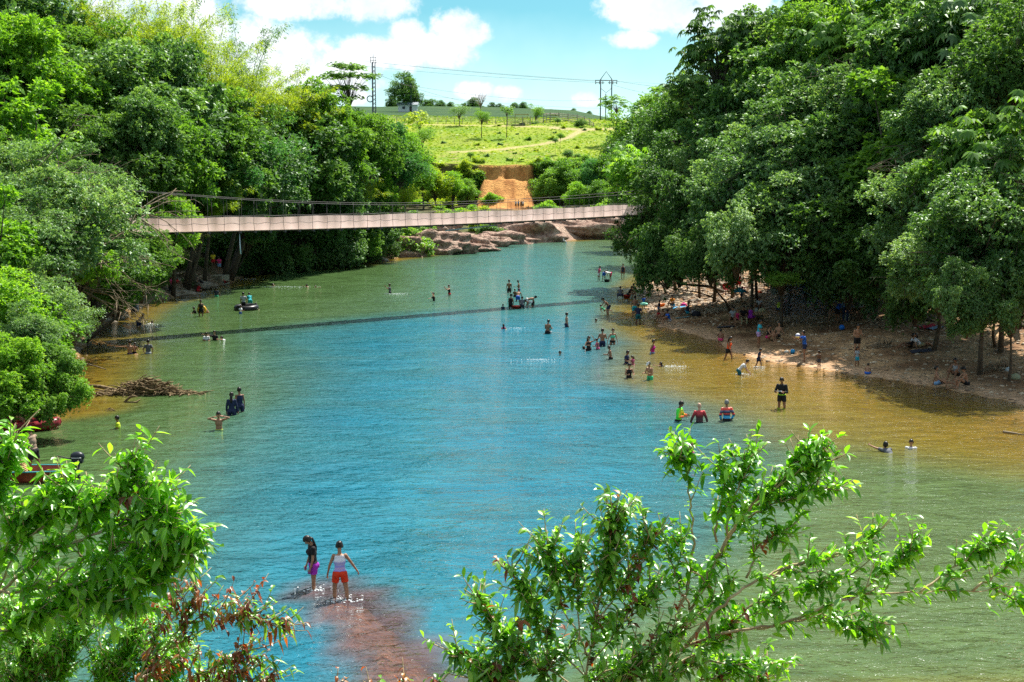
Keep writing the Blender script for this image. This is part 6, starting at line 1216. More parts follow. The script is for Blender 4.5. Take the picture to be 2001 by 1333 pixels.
# ---- middle
person(762, 573, .85, 'phone', -80, 1.65, ('tee', 'gy'), ('shorts', 'k'), 'f', 2, 'bather in grey raising both hands over white foam')
person(848, 588, .95, 'armup', -60, 1.62, ('swim', 'k'), N, 'f', 4, 'woman in black swimsuit lifting an elbow, left of a pair')
person(878, 578, .72, 'phone', -70, 1.62, ('swim', 'k'), ('brief', 'r'), 'f', 4, 'woman in black swimsuit holding a phone to her face')
person(995, 572, .62, 'stand', 185, 1.74, N, ('trunks', 'k'), '', 2, 'shirtless man in black trunks standing apart at the left of the big group')
person(1014, 570, .72, 'hold', -100, 1.72, N, ('shorts', 'b'), '', 2, 'shirtless man looking left behind the big group')
person(1012, 589, .55, 'stoop', 170, 1.72, N, ('shorts', 'b'), '', 1, 'shirtless man in blue shorts leaning into the big group')
person(1006, 580, .60, 'stand', 0, 1.25, N, ('shorts', 'k'), '', 3, 'child peeping from behind the big group')
person(998, 603, .60, 'stand', 150, 1.70, ('tank', 'k'), ('shorts', 'k'), '', 2, 'man in black vest nearest the red basin')
person(1020, 603, .62, 'stoop', 178, 1.66, ('tee', 'gy'), ('shorts', 'dk'), '', 2, 'person in grey green shirt bending beside the red basin')
person(1031, 595, .55, 'bend', 80, 1.70, N, ('shorts', 'w'), '', 1, 'shirtless man bent forward at the right of the big group')
person(1041, 600, .55, 'bend', -80, 1.60, ('tank', 'w'), ('shorts', 'k'), 'f', 1, 'woman in white and black bent at the right end of the big group')
person(983, 604, .75, 'stand', -20, 1.1, ('tee', 'nb'), N, '', 3, 'small child in navy shirt left of the big group')
def floats(t, J, off, *a):
    mb = MB()
    for n in 'lr': mb.torus(J['sh' + n].lerp(J['el' + n], .6) + off, .06, .035, 12, 7)
    mb.build('arm_floats', cloth((.9, .75, .03)), t)
person(984, 643, .85, 'wide', 185, 1.15, ('tee', 'pk'), N, 'fl', 1, 'girl in pink with yellow arm floats', extra=floats)
person(1070, 652, .80, 'hold', 150, 1.68, N, ('shorts', 'k'), '', 2, 'shirtless man carrying a turquoise-clad child')
person(1075, 648, .35, 'seat', -130, 1.1, ('tee', 't'), ('shorts', 'w'), '', 1, 'child in turquoise carried by the shirtless man', z0=.1)
person(1107, 639, .72, 'stand', 100, 1.66, N, ('trunks', 'nb'), '', 1, 'shirtless youth looking down at the water by himself')
person(1163, 629, .82, 'squat', 10, 1.62, ('tee', 'r'), N, 'f', 2, 'woman in red sitting in the water')
person(1170, 550, .10, 'hold', 60, 1.62, ('tee', 'pk'), ('shorts', 'w'), 'f', 2, 'woman in pink standing beside two bent people')
person(1180, 550, .10, 'bend', 150, 1.62, ('tee', 'w'), ('shorts', 'b'), '', 2, 'bent person with white shirt and blue shorts')
person(1193, 550, .10, 'bend', -70, 1.62, ('tee', 'w'), ('shorts', 'rp'), '', 2, 'bent person with white shirt and crimson shorts')
person(1217, 546, .10, 'stand', 0, 1.66, ('swim', 'nb'), ('brief', 'nb'), 'f', 2, 'woman in dark swimsuit standing alone in ankle-deep water')
person(1212, 584, .03, 'squat', 175, 1.62, ('tee', 'gy'), ('pants', 'nb'), '', 2, 'squatting person in grey blue, left of three at the waterline', hat=('cap', 'w'))
person(1228, 583, .03, 'squat', 60, 1.66, ('tee', 'k'), ('shorts', 'k'), '', 2, 'squatting person in black behind the red basin at the shore')
person(1243, 578, 0, 'squat', -60, 1.62, ('tee', 'dk'), ('shorts', 'nb'), 'f', 3, 'squatting person at the right of three at the waterline')
person(1189, 615, .30, 'stoop', -70, 1.74, N, ('shorts', 'nb'), '', 1, 'shirtless man bending to swing a child')
person(1181, 609, .0, 'recline', 90, 1.1, ('tee', 'g'), N, '', 2, 'child in green swung by the bending man', z0=.15)
person(1240, 620, .22, 'stand', 170, 1.76, N, ('trunks', 't'), '', 2, 'shirtless man in teal trunks standing at the shore, back turned')
person(1247, 634, .28, 'hips', 190, 1.68, ('tee', 'nb'), ('trunks', 'tg'), '', 3, 'youth in navy shirt and teal shorts standing in front of the shirtless man')
person(1258, 606, .05, 'hold', -160, 1.15, ('tee', 'b'), ('shorts', 'mi'), '', 2, 'child in blue carrying a colourful swim ring')
person(1150, 685, .85, 'armup', 20, 1.66, ('swim', 'k'), N, 'fl', 1, 'woman in black swimsuit with one hand at her head among the group')
person(1168, 683, .62, 'hold', -60, 1.25, ('swim', 'pk'), N, 'f', 2, 'girl facing the woman in black swimsuit')
person(1177, 677, .70, 'hold', 175, 1.74, N, ('shorts', 'nb'), '', 2, 'broad shirtless man with his back turned, holding a child')
person(1197, 673, .72, 'wide', 10, 1.66, ('bra', 'mi'), ('brief', 'k'), 'f', 1, 'woman in mint green swim top')
person(1193, 702, .72, 'hold', -80, 1.45, N, ('shorts', 'k'), '', 2, 'thin shirtless boy walking left before the group')
person(1094, 694, 1.30, 'stand', 30, 1.5, N, N, '', 1, 'swimmer with only the head showing left of the group')
person(1128, 685, 1.1, 'swim', 80, 1.5, N, N, '', 2, 'swimmer stretching an arm beside the woman in black swimsuit', z0=-.08)
person(1275, 691, .85, 'hips', 60, 1.62, ('tank', 'mg'), ('shorts', 'lb'), 'f', 2, 'woman in magenta tank top standing alone')
person(1224, 711, .90, 'hold', 60, 1.60, ('tee', 'nb'), N, '', 2, 'man in navy shirt holding a child in pink')
person(1237, 712, .65, 'hold', -60, 1.1, ('tee', 'pk'), N, 'fl', 1, 'dark-haired child in pink with the man in navy')
person(1229, 738, .90, 'hold', 10, 1.62, ('tank', 'k'), N, 'f', 1, 'woman in black tank top bending her arms, waist deep')
person(1270, 742, .78, 'hold', -50, 1.66, N, ('shorts', 'g'), '', 1, 'shirtless youth with white cap and green shorts', hat=('cap', 'w'))
person(1305, 718, 1.1, 'swim', -90, 1.5, ('tee', 'k'), N, 'fl', 1, 'swimmer splashing right of the white-capped youth', z0=-.06)
# ---- right shallows and beach
person(1423, 701, .30, 'walk', 50, 1.55, ('tank', 'or_'), ('shorts', 'k'), 'fl', 2, 'girl in red tank top wading with a small doll-like child')
person(1482, 717, .15, 'walk', 60, 1.15, ('tee', 'nb'), ('shorts', 'nb'), '', 2, 'small child in dark patterned suit running in the shallows')
person(1408, 669, .05, 'sit', 170, 1.35, N, ('shorts', 'rp'), '', 2, 'child with pink shorts sitting at the water edge, back turned')
person(1482, 680, 0, 'hold', 60, 1.60, ('tee', 'tq'), ('shorts', 'lv'), 'f', 2, 'person in turquoise shirt and patterned shorts holding a black case', group=GB_)
person(1500, 667, 0, 'sit', 60, 1.55, ('swim', 'k'), ('shorts', 'rp'), 'f', 1, 'woman in black with pink shorts sitting on the sand', group=GB_)
person(1520, 663, 0, 'sitlong', -60, 1.70, N, ('shorts', 'k'), '', 1, 'shirtless man sitting back on the sand beside the woman in pink shorts', group=GB_)
person(1571, 707, 0, 'ball', -90, 1.66, ('tee', 'b'), ('shorts', 'nb'), '', 2, 'youth in blue shirt holding up a volleyball', group=GB_)
person(1600, 722, .03, 'stand', -60, 1.0, N, ('shorts', 'dk'), '', 3, 'toddler standing in the shaded shallows', group=GB_)
person(1674, 697, 0, 'hold', 10, 1.74, N, ('trunks', 'k'), '', 1, 'shirtless man in black trunks raising a hand to his chin', group=GB_)
person(1674, 721, .03, 'stand', 30, 1.18, ('tee', 'lg'), ('shorts', 'tq'), 'fl', 2, 'girl in pale shirt at the edge before the shirtless man', group=GB_)
person(1695, 733, .15, 'squat', 160, 1.1, N, ('shorts', 'b'), 'f', 1, 'child in bright blue shorts crouching in the water', group=GB_)
person(1831, 758, 0, 'sitlong', 60, 1.70, N, ('shorts', 'lb'), '', 1, 'shirtless man with blue and white shorts, left of three seated', group=GB_)
person(1869, 742, 0, 'sit', -50, 1.74, ('tank', 'lg'), ('shorts', 'k'), '', 2, 'man in pale tank top sitting above the other two', group=GB_)
person(1888, 760, 0, 'sit', -90, 1.70, N, ('shorts', 'k'), '', 1, 'shirtless man with dark cap, right of three seated', group=GB_, hat=('cap', 'k'))
person(1778, 680, 0, 'recline', -60, 1.66, ('tee', 'k'), ('shorts', 'k'), 'fl', 2, 'person in black reclining on the slope', group=GB_)
person(1797, 680, 0, 'recline', 100, 1.70, ('tee', 'w'), ('shorts', 'kh'), '', 1, 'person in white shirt and khaki shorts lying on the slope', group=GB_)
person(1315, 603, 0, 'sit', -40, 1.66, ('tee', 'o'), ('shorts', 'tq'), 'f', 2, 'woman in orange yellow shirt sitting on the stones', group=GB_)
person(1287, 617, 0, 'stand', 60, 1.1, ('tee', 'nb'), ('shorts', 'lb'), '', 3, 'small child in navy standing near the orange basket', group=GB_)
person(1308, 634, 0, 'sit', -80, 1.64, ('tee', 'b'), ('shorts', 'lg'), '', 2, 'person in blue shirt sitting closest to the sand spit', group=GB_)
person(1298, 629, 0, 'sit', -60, 1.5, ('tank', 'br'), ('shorts', 'k'), '', 2, 'person sitting behind the blue shirt', group=GB_)
person(1285, 624, 0, 'sit', 40, 1.1, ('tee', 'r'), ('shorts', 'k'), '', 2, 'child in dull red sitting at the water edge', group=GB_)
person(1343, 617, 0, 'sitlong', -80, 1.64, ('tank', 'nb'), ('shorts', 'tq'), 'f', 2, 'woman in navy sitting by the black backpack', group=GB_)
person(1432, 636, 0, 'seat', -20, 1.62, ('tee', 'lg'), ('shorts', 'k'), 'f', 1, 'person in white, leftmost of the seated row', group=GB_)
person(1440, 637, 0, 'seat', 0, 1.55, ('tank', 'rp'), ('shorts', 'rp'), 'f', 1, 'girl in pink, second in the seated row', group=GB_)
person(1451, 636, 0, 'seat', 5, 1.70, ('tee', 'k'), ('pants', 'kh'), '', 2, 'man in black shirt and khaki trousers in the middle of the seated row', group=GB_)
person(1459, 632, 0, 'seat', 10, 1.5, N, ('shorts', 'k'), '', 2, 'shirtless youth in the seated row', group=GB_)
person(1466, 634, 0, 'seat', 150, 1.64, ('dress', 'pu'), N, 'f', 2, 'woman in purple dress at the right end of the seated row', group=GB_)
person(1485, 608, 0, 'sit', -40, 1.6, ('tee', 'lg'), ('shorts', 'k'), '', 2, 'person in pale shirt sitting between white bags', group=GB_)
person(1449, 592, 0, 'reach', 100, 1.2, ('tee', 'lb'), ('shorts', 'nb'), '', 2, 'child lifting a blue cloth overhead', group=GB_)
person(1522, 612, 0, 'sit', 170, 1.6, ('tank', 'ye'), ('shorts', 'nb'), 'f', 2, 'woman in yellow green top sitting with her back turned', group=GB_)
person(1543, 607, 0, 'sit', -80, 1.64, ('tee', 'r'), ('shorts', 'k'), '', 3, 'person in dull red sitting in the smoke', group=GB_)
person(1443, 573, 0, 'stand', 160, 1.66, ('dress', 'r'), N, 'f', 2, 'woman in long red dress standing by the red stool', group=GB_)
person(1426, 574, 0, 'seat', 60, 1.62, ('tee', 'r'), ('shorts', 'dk'), '', 2, 'person in red seated left of the red dress', group=GB_)
person(1433, 568, 0, 'seat', -60, 1.62, ('tee', 'lv'), ('shorts', 'dk'), 'f', 2, 'person in lilac seated behind the red shirt', group=GB_)
person(1464, 562, 0, 'stoop', 100, 1.72, ('tee', 'kh'), ('pants', 'kh'), '', 3, 'man in olive clothes leaning right in the shade', group=GB_)
person(1474, 561, 0, 'stand', -40, 1.66, N, ('trunks', 'dk'), '', 3, 'shirtless man standing beside the olive one', group=GB_)
person(1500, 565, 0, 'sit', -30, 1.6, ('tee', 'dk'), ('shorts', 'k'), '', 3, 'dark-clothed person sitting in the deep shade', group=GB_)
person(1524, 568, 0, 'stand', 170, 1.76, ('tee', 'nb'), ('pants', 'nb'), '', 3, 'tall person in navy standing at the table with green cloth', group=GB_)
person(1513, 570, 0, 'stoop', 60, 1.66, ('tee', 'dk'), ('pants', 'k'), '', 3, 'person in grey stooping left of the tall one', group=GB_)
person(1538, 562, 0, 'stand', -60, 1.66, ('tee', 'tn'), ('shorts', 'k'), '', 2, 'person in tan standing in the drifting smoke', group=GB_)
person(1553, 563, 0, 'stand', -40, 1.62, ('tee', 'rp'), ('pants', 'mg'), 'f', 3, 'woman in pink standing in the smoke', group=GB_)
person(1620, 626, 0, 'bend', 80, 1.72, N, ('shorts', 'k'), '', 1, 'shirtless man bending toward the cooking table', group=GB_)
person(1634, 634, 0, 'stoop', 120, 1.64, ('tee', 'b'), ('shorts', 'k'), '', 2, 'person in blue and red shirt at the cooking table', group=GB_)
person(1652, 631, 0, 'stand', 160, 1.72, ('long', 'lb'), ('pants', 'nb'), 'x', 2, 'person in pale shirt and white hat standing at the cooking table', group=GB_, hat=('brim', 'w'))
person(1668, 605, 0, 'hold', -40, 1.66, ('tank', 'lg'), ('shorts', 'kh'), '', 2, 'person in pale vest cooking behind the table', group=GB_)
person(1734, 580, 0, 'hold', -40, 1.66, ('tee', 'w'), ('shorts', 'k'), 'f', 2, 'woman in white top standing high in the shade', group=GB_)
person(1941, 630, 0, 'sit', -60, 1.64, ('tank', 'lg'), ('shorts', 'lb'), 'f', 2, 'person in grey vest sitting high on the slope', group=GB_)
for (x, y, c, lab) in [(1008, 397, 'w', 'leftmost of the tiny people at the foot of the orange cliff'), (1013, 396, 'lb', 'second of the tiny people at the foot of the orange cliff'), (1018, 397, 'k', 'third of the tiny people at the foot of the orange cliff'), (1022, 396, 'w', 'rightmost of the tiny people at the foot of the orange cliff')]:
    p = at_y(x, y, 244); p.z = gz(p.x, p.y); person(x, y, 0, 'stand', (x * 37) % 90, 1.7, ('tee', c), ('shorts', 'k'), '', 3, lab, P=p, group='people below the cliff')
# ---------------------------------------------------------------- boats
def canoe(P, rz, L, W, H, mat, inner, label, motor=True):
    t = empty('river_boat', P, rz, label, 'boat', 'boats at the left bank'); ns = 22; vs = []; fs = []; prof = [(-1, 1), (-.92, .45), (-.6, .08), (0, 0), (.6, .08), (.92, .45), (1, 1)]
    for side_ in (0, 1):
        for i in range(ns + 1):
            s = i / ns; x = (s - .5) * L; w = W / 2 * (1 - max(0, (s - .55) / .45) ** 2.2 * .95) * (.82 + .18 * min(1, s * 4)); z0 = .10 * max(0, (s - .6) / .4) ** 2; th = .03 * side_
            for (a, h) in prof: vs.append((x, a * (w - th), z0 + h * (H + .22 * max(0, (s - .6) / .4) ** 2) + (th if h < .9 else 0)))
    n = len(prof); o = (ns + 1) * n
    for i in range(ns):
        for k in range(n - 1): fs.append((i * n + k, (i + 1) * n + k, (i + 1) * n + k + 1, i * n + k + 1)); fs.append((o + i * n + k, o + i * n + k + 1, o + (i + 1) * n + k + 1, o + (i + 1) * n + k))
        for k in (0, n - 1): fs.append((i * n + k, o + i * n + k, o + (i + 1) * n + k, (i + 1) * n + k))
    fs += [tuple(range(n)), tuple(o + k for k in range(n - 1, -1, -1))]
    b = MB(); b.add(vs, fs); h = b.build('hull', mat, t); h.location = (0, 0, -.12)
    for x in (-L * .25, L * .05, L * .25): b = MB(); b.box((x, 0, H * .62 - .12), (.22, W * .86, .04)); b.build('bench', M_WOOD, t, False)
    b = MB(); 
    for sg in (-1, 1): b.tube([(x_ * L, sg * (W / 2 * (1 - max(0, (x_ + .5 - .55) / .45) ** 2.2 * .95) * (.82 + .18 * min(1, (x_ + .5) * 4))), H - .11 + .30 * max(0, (x_ + .5 - .6) / .4) ** 2) for x_ in [-.5 + .05 * i for i in range(21)]], .028, 5)
    b.build('gunwale', inner, t)
    if motor:
        mt = MB(); x = -L / 2 - .12; mt.ell((x, 0, H + .28), (.24, .16, .17), 12, 8); mt.box((x, 0, H + .14), (.34, .26, .14)); mo = mt.build('outboard_motor', cloth((.02, .025, .035), .35), t)
        b = MB(); b.box((x, .0, H + .26), (.30, .335, .03)); b.build('motor_stripe', cloth((.55, .55, .58)), mo, False); b = MB(); b.tube([(x, 0, H + .1), (x, 0, -.45)], .07, 7); b.box((x + .12, 0, H - .1), (.16, .3, .22)); b.build('motor_shaft', M_STEEL, mo)
        b = MB(); b.tube([(x + .2, 0, H + .2), (x + .65, .05, H + .32)], .022, 6); b.build('tiller', M_STEEL, mo)
    return t
M_BOATR = noise_mat('boat_red', (.28, .05, .03), (.50, .12, .06), 3, .6, .2)
bp0 = at_z(8, 938, 0)
canoe(bp0, math.pi * 1.0 + .06, 4.6, 1.05, .48, M_BOATR, cloth((.05, .30, .32)), 'red wooden motor canoe partly hidden by the green bough')
t, J, off = person(68, 932, 0, 'pole', -110, 1.72, ('tee', 'tn'), ('trunks', 'k'), '', 2, 'man in brown shirt and beige cap standing in the canoe with a pole', P=bp0 + Vector((1.02, 0, .05)), group=GL_, hat=('cap', 'kh'))
hl = Matrix.Rotation(R(180 - 110), 4, 'Z') @ ((J['wrl'] + off) * (1.72 / 1.7)); hp = bp0 + Vector((1.02, 0, .05)) + hl + Vector((-.08, -.0, 0))
b = MB(); tp = at_y(78, 800, hp.y - .15); dd = (tp - hp); b.tube([-dd * .75, Vector((0, 0, 0)), dd], [.02, .022, .02], 7); o = b.build('bamboo_pole', noise_mat('pole_bamboo', (.42, .30, .14), (.60, .45, .25), 5, .6, .1)); o.location = hp; tag(o, 'long bamboo pole held by the man in the canoe', 'pole')
b = MB(); 
for k in range(9): b.torus((0, 0, .06 + .055 * k), .30 + .03 * math.sin(k * .5), .035, 20, 6)
o = b.build('wicker_basket', noise_mat('wicker', (.45, .28, .10), (.70, .50, .25), 14, .8, .3)); o.location = bp0 + Vector((.42, .0, .08)); tag(o, 'round wicker basket standing in the canoe', 'basket')
rp_ = at_z(28, 838, 0); t = empty('inflatable_boat', rp_, .05, 'dark red inflatable raft under the overhanging boughs', 'boat', 'boats at the left bank')
b = MB(); 
vs = []; b.tube([(math.cos(a) * 1.45 * (1 if math.cos(a) < 0 else 1.15), math.sin(a) * .62, .16 + .10 * max(0, math.cos(a)) ** 3) for a in [2 * math.pi * i / 32 for i in range(33)]], .20, 10); b.build('tube', noise_mat('raft', (.16, .012, .02), (.32, .03, .04), 3, .4, .1), t)
b = MB(); b.ell((0, 0, .06), (1.3, .5, .05), 16, 5); b.build('raft_floor', cloth((.03, .03, .04)), t); b = MB(); b.box((-.3, 0, .22), (.25, 1.0, .10)); b.build('bench', cloth((.10, .02, .03)), t, False)
person(14, 836, 0, 'seat', 80, 1.66, ('tee', 'r'), ('shorts', 'r'), '', 1, 'person in red vest sitting in the raft at the left edge', P=rp_ + Vector((-.45, 0, -.10)), group=GL_, hat=('cap', 'w'))
person(24, 838, 0, 'sit', 60, 1.5, N, ('shorts', 'r'), 'f', 1, 'second person sitting behind the raft bow', P=rp_ + Vector((.25, .05, .05)), group=GL_)
# ---------------------------------------------------------------- things with the people
def obj1(name, mb, mat, loc, label, cat, group=None, smooth=True, rz=0):
    o = mb.build(name, mat, None, smooth); o.location = loc; o.rotation_euler = (0, 0, rz); return tag(o, label, cat, group)
def ball(loc, r, c1, label):
    b = MB(); b.ell((0, 0, 0), (r, r, r), 16, 10); obj1('beach_ball', b, c1, loc + Vector((0, 0, r)), label, 'ball', 'balls on the beach')
ball(hit(1645, 646), .17, cloth((.01, .16, .60), .35), 'blue ball on the sand below the cooking table'); ball(hit(1549, 692), .14, cloth((.02, .28, .62), .35), 'smaller light blue ball at the waterline')
M_VB = grad_mat('volleyball', [(0, (.75, .65, .05)), (.3, (.75, .75, .75)), (.55, (.03, .10, .5)), (.75, (.8, .8, .8))], 2, -.12, .12)
b = MB(); b.ell((0, 0, 0), (.13, .13, .13), 14, 10); P = at_y(1559, 656, hit(1571, 707).y - .1); obj1('volleyball', b, M_VB, P, 'white blue and yellow volleyball in the hands of the blue-shirted youth', 'ball')
def ring(loc, R1, r, mat, label, tilt=0, rz=0):
    b = MB(); b.torus((0, 0, 0), R1, r, 24, 9, Matrix.Rotation(tilt, 3, 'X')); t_ = b.build('inner_tube', mat); t_.location = loc; t_.rotation_euler = (0, 0, rz); return tag(t_, label, 'float ring')
ring(at_z(372, 567, 0) + Vector((0, .2, .30)), .42, .20, M_RUBBER, 'black inner tube leaning at the left shore', .9)
ring(at_z(480, 606, 0) + Vector((0, .3, .16)), .72, .24, M_RUBBER, 'big black inner tube floating in the left shallows', .05)
ring(at_z(395, 612, 0) + Vector((0, -.1, .25)), .26, .10, cloth((.85, .50, .02), .4), 'small yellow float ring in front of the woman in black', 1.35)
ring(at_z(1258, 608, 0) + Vector((0, -.15, .55)), .22, .08, cloth((.25, .75, .55), .4), 'pastel swim ring around the child in blue', .1)
def tub(loc, r, h, mat, label, name='basin'):
    b = MB(); n = 18; vs = []; fs = []
    for (q, z) in ((r * .75, 0), (r, h), (r * 1.08, h), (r * 1.08, h - .02), (r * .95, h - .01), (r * .7, .03)):
        for i in range(n): a = 2 * math.pi * i / n; vs.append((q * math.cos(a), q * math.sin(a), z))
    for j in range(5):
        for i in range(n): fs.append((j * n + i, j * n + (i + 1) % n, (j + 1) * n + (i + 1) % n, (j + 1) * n + i))
    fs.append(tuple(range(n - 1, -1, -1))); fs.append(tuple(5 * n + i for i in range(n))); b.add(vs, fs); return obj1(name, b, mat, loc, label, name.replace('_', ' '), 'basins and buckets')
tub(at_z(1009, 603, 0), .36, .22, cloth((.75, .06, .04), .4), 'red basin floating inside the big group'); tub(hit(1225, 583), .34, .28, cloth((.60, .05, .03), .4), 'red basin between the squatting people')
tub(at_z(1186, 551, 0), .30, .24, cloth((.03, .03, .035), .5), 'black crate-like tub between the bent people'); tub(hit(1294, 601), .22, .30, cloth((.85, .20, .02), .5), 'orange basket by the child in navy', 'bucket')
tub(hit(1411, 571), .20, .42, cloth((.65, .68, .70), .5), 'white bucket left of the seated people in red', 'bucket'); tub(hit(1655, 627), .22, .42, cloth((.55, .60, .55), .5), 'pale container on the ground by the cooking table', 'bucket')
b = MB(); b.tube([(0, 0, 0), (0, 0, .25), (0, 0, .5), (0, 0, .85)], [.28, .31, .31, .28], 16)
for k in (.25, .55): b.torus((0, 0, k), .305, .018, 18, 5)
t = empty('barrel', at_z(262, 610, 0) + Vector((0, .2, -.12)), 0, 'dark blue barrel standing in the water by the left rocks', 'barrel'); b.build('drum', cloth((.03, .06, .09), .5), t); b = MB(); b.ell((0, 0, .88), (.34, .30, .16), 14, 7); b.build('lid', M_ROCK, t)
def bag(u, v, s, mat, label, name='bag'):
    b = MB(); b.ell((0, 0, s[2] * .45), s, 12, 8); b.ell((s[0] * .3, -.03, s[2] * .9), (s[0] * .5, s[1] * .6, s[2] * .4), 8, 6); b.torus((0, 0, s[2] * 1.15), s[0] * .25, .02, 12, 5, Matrix.Rotation(1.57, 3, 'X'))
    obj1(name, b, mat, hit(u, v), label, name.replace('_', ' '), 'bags lying on the beach')
bag(1361, 618, (.34, .25, .26), cloth((.02, .02, .03)), 'black backpack with a white pocket beside the navy woman', 'backpack'); bag(1355, 613, (.20, .15, .16), cloth((.65, .62, .65)), 'white bag on the black backpack'); bag(1336, 599, (.26, .2, .2), cloth((.80, .06, .30)), 'hot pink bag right of the orange shirt')
bag(1478, 609, (.22, .16, .18), cloth((.6, .65, .6)), 'pale plastic bag left of the bag-sitting person'); bag(1489, 610, (.26, .18, .18), cloth((.62, .55, .30)), 'striped yellowish bag right of the pale plastic bag'); bag(1537, 690, (.14, .12, .10), cloth((.55, .55, .5)), 'small pale bundle beside the light blue ball')
bag(1720, 593, (.30, .2, .2), cloth((.55, .60, .68)), 'white cloth hung on the driftwood'); bag(1970, 726, (.16, .12, .14), cloth((.55, .6, .62)), 'small white bag among the roots at the right edge'); bag(1984, 742, (.26, .22, .18), cloth((.30, .32, .2)), 'patterned bundle at the right edge'); bag(1880, 748, (.18, .15, .12), cloth((.02, .45, .45)), 'turquoise bundle between the three seated men')
bag(1484, 574, (.22, .2, .16), cloth((.75, .12, .02)), 'small red orange bundle on the sand behind the pale-shirted person')
def towel(u, v, w, d, mat, label, rz=0):
    P = hit(u, v); n = 10; vs = []; fs = []
    for z in (0, .012):
        for i in range(n + 1):
            for j in range(n + 1): x = (i / n - .5) * w; y = (j / n - .5) * d; X = P.x + x * math.cos(rz) - y * math.sin(rz); Y_ = P.y + x * math.sin(rz) + y * math.cos(rz); vs.append((X - P.x, Y_ - P.y, gz(X, Y_) - P.z + .05 + .03 * math.sin(x * 9) * math.cos(y * 7) + z))
    m = (n + 1) ** 2
    for i in range(n):
        for j in range(n): a = i * (n + 1) + j; fs.append((a, a + n + 1, a + n + 2, a + 1)); fs.append((m + a, m + a + 1, m + a + n + 2, m + a + n + 1))
    b = MB(); b.add(vs, fs); obj1('towel', b, mat, P, label, 'towel', 'towels spread on the beach')
towel(1327, 602, 1.1, .6, cloth((.02, .35, .65)), 'bright blue towel beside the orange shirt', .1); towel(1334, 622, 1.1, .5, cloth((.15, .38, .42)), 'pale teal towel before the navy woman', .2); towel(1812, 640, 1.2, .8, cloth((.40, .02, .04)), 'red towel beneath the hanging bough', .2); towel(1828, 642, 1.0, .5, cloth((.22, .32, .42)), 'grey blue towel right of the red one', .5); towel(1995, 634, 1.4, 1.0, cloth((.30, .50, .35)), 'green patterned towel at the right edge', .3); towel(1418, 640, 1.2, .4, cloth((.05, .05, .07)), 'dark cloth on the sand left of the seated row'); towel(1800, 688, 1.2, .6, cloth((.03, .03, .05)), 'dark towel under the lying person')
def stool(u, v, mat, label, chair=False):
    P = hit(u, v); t = empty('plastic_chair' if chair else 'stool', P, rnd.uniform(2.6, 3.6), label, 'chair', 'plastic seats'); b = MB(); b.box((0, 0, .43), (.44, .42, .04)); b.build('seat', mat, t, False)
    for x in (-.19, .19):
        for y in (-.18, .18): b = MB(); b.tube([(x * 1.15, y * 1.15, 0), (x, y, .43)], .025, 5); b.build('leg', mat, t)
    if chair:
        b = MB(); b.add([(-.24, -.2, .45), (.24, -.2, .45), (.27, -.28, .75), (.18, -.3, .9), (-.18, -.3, .9), (-.27, -.28, .75), (-.24, -.23, .45), (.24, -.23, .45), (.27, -.31, .75), (.18, -.33, .9), (-.18, -.33, .9), (-.27, -.31, .75)], [(0, 1, 2, 3, 4, 5), (11, 10, 9, 8, 7, 6), (0, 6, 7, 1), (1, 7, 8, 2), (2, 8, 9, 3), (3, 9, 10, 4), (4, 10, 11, 5), (5, 11, 6, 0)]); b.build('backrest', mat, t, False)
        for x in (-.26, .26): b = MB(); b.tube([(x, .18, .43), (x, .18, .62), (x, -.25, .64)], .022, 5); b.build('armrest', mat, t)
stool(1514, 586, cloth((.42, .44, .34), .5), 'pale plastic chair in front of the table with green cloth', True); stool(1453, 573, cloth((.45, .02, .04), .5), 'red plastic stool right of the red dress'); stool(1420, 576, cloth((.40, .02, .03), .5), 'red plastic chair under the seated person in red', True); stool(1502, 577, cloth((.10, .02, .02), .5), 'dark stool in the shade near the pale chair')
def table(u, v, w, mat, label, top_c=None):
    P = hit(u, v); t = empty('folding_table', P, .1, label, 'table', 'tables under the trees'); b = MB(); b.box((0, 0, .74), (w, .65, .04)); b.build('tabletop', mat, t, False)
    for x in (-w * .42, w * .42):
        for y in (-.26, .26): b = MB(); b.tube([(x, y, 0), (x * .95, y, .72)], .022, 5); b.build('leg', M_STEEL, t)
    return P
P = table(1532, 583, 1.0, cloth((.04, .06, .08)), 'dark folding table with a green cloth behind the pale chair'); b = MB(); b.ell((-.15, 0, .80), (.28, .22, .10), 10, 6); obj1('green_cloth', b, cloth((.02, .32, .18)), P, 'crumpled green cloth on the dark table', 'cloth')
P = table(1676, 622, 1.6, cloth((.35, .35, .33)), 'long cooking table with pots beside the driftwood')
for i, (x, c, h) in enumerate([(-.5, (.4, .4, .42), .2), (-.1, (.10, .10, .1), .26), (.3, (.5, .45, .35), .16), (.6, (.55, .56, .6), .24)]): b = MB(); b.tube([(0, 0, 0), (0, 0, h)], .12, 12); b.ell((0, 0, h), (.125, .125, .03), 12, 5); obj1('cooking_pot', b, cloth(c, .4), P + Vector((x, 0, .765)), ['grey pot at the left end of the cooking table', 'black pot in the middle of the cooking table', 'low beige pot on the cooking table', 'pale pot at the right end of the cooking table'][i], 'pot', 'pots on the cooking table')
# seats under the row of five
P = hit(1450, 632); b = MB(); b.tube([(-1.35, 0, .22), (1.45, .15, .26)], [.20, .17], 10); obj1('fallen_log', b, M_DRIFT, P + Vector((0, .12, .12)), 'fallen log on which the row of five sits', 'log')
b = MB(); n = 12; b.add([(-.55, -.4, 0), (.55, -.4, 0), (.45, .4, .12), (-.5, .4, .10), (-.1, 0, .38)], [(0, 1, 4), (1, 2, 4), (2, 3, 4), (3, 0, 4), (3, 2, 1, 0)]); obj1('blue_cloth', b, cloth((.05, .40, .62)), at_y(1447, 571, hit(1449, 592).y), 'light blue cloth held up by the child', 'cloth')
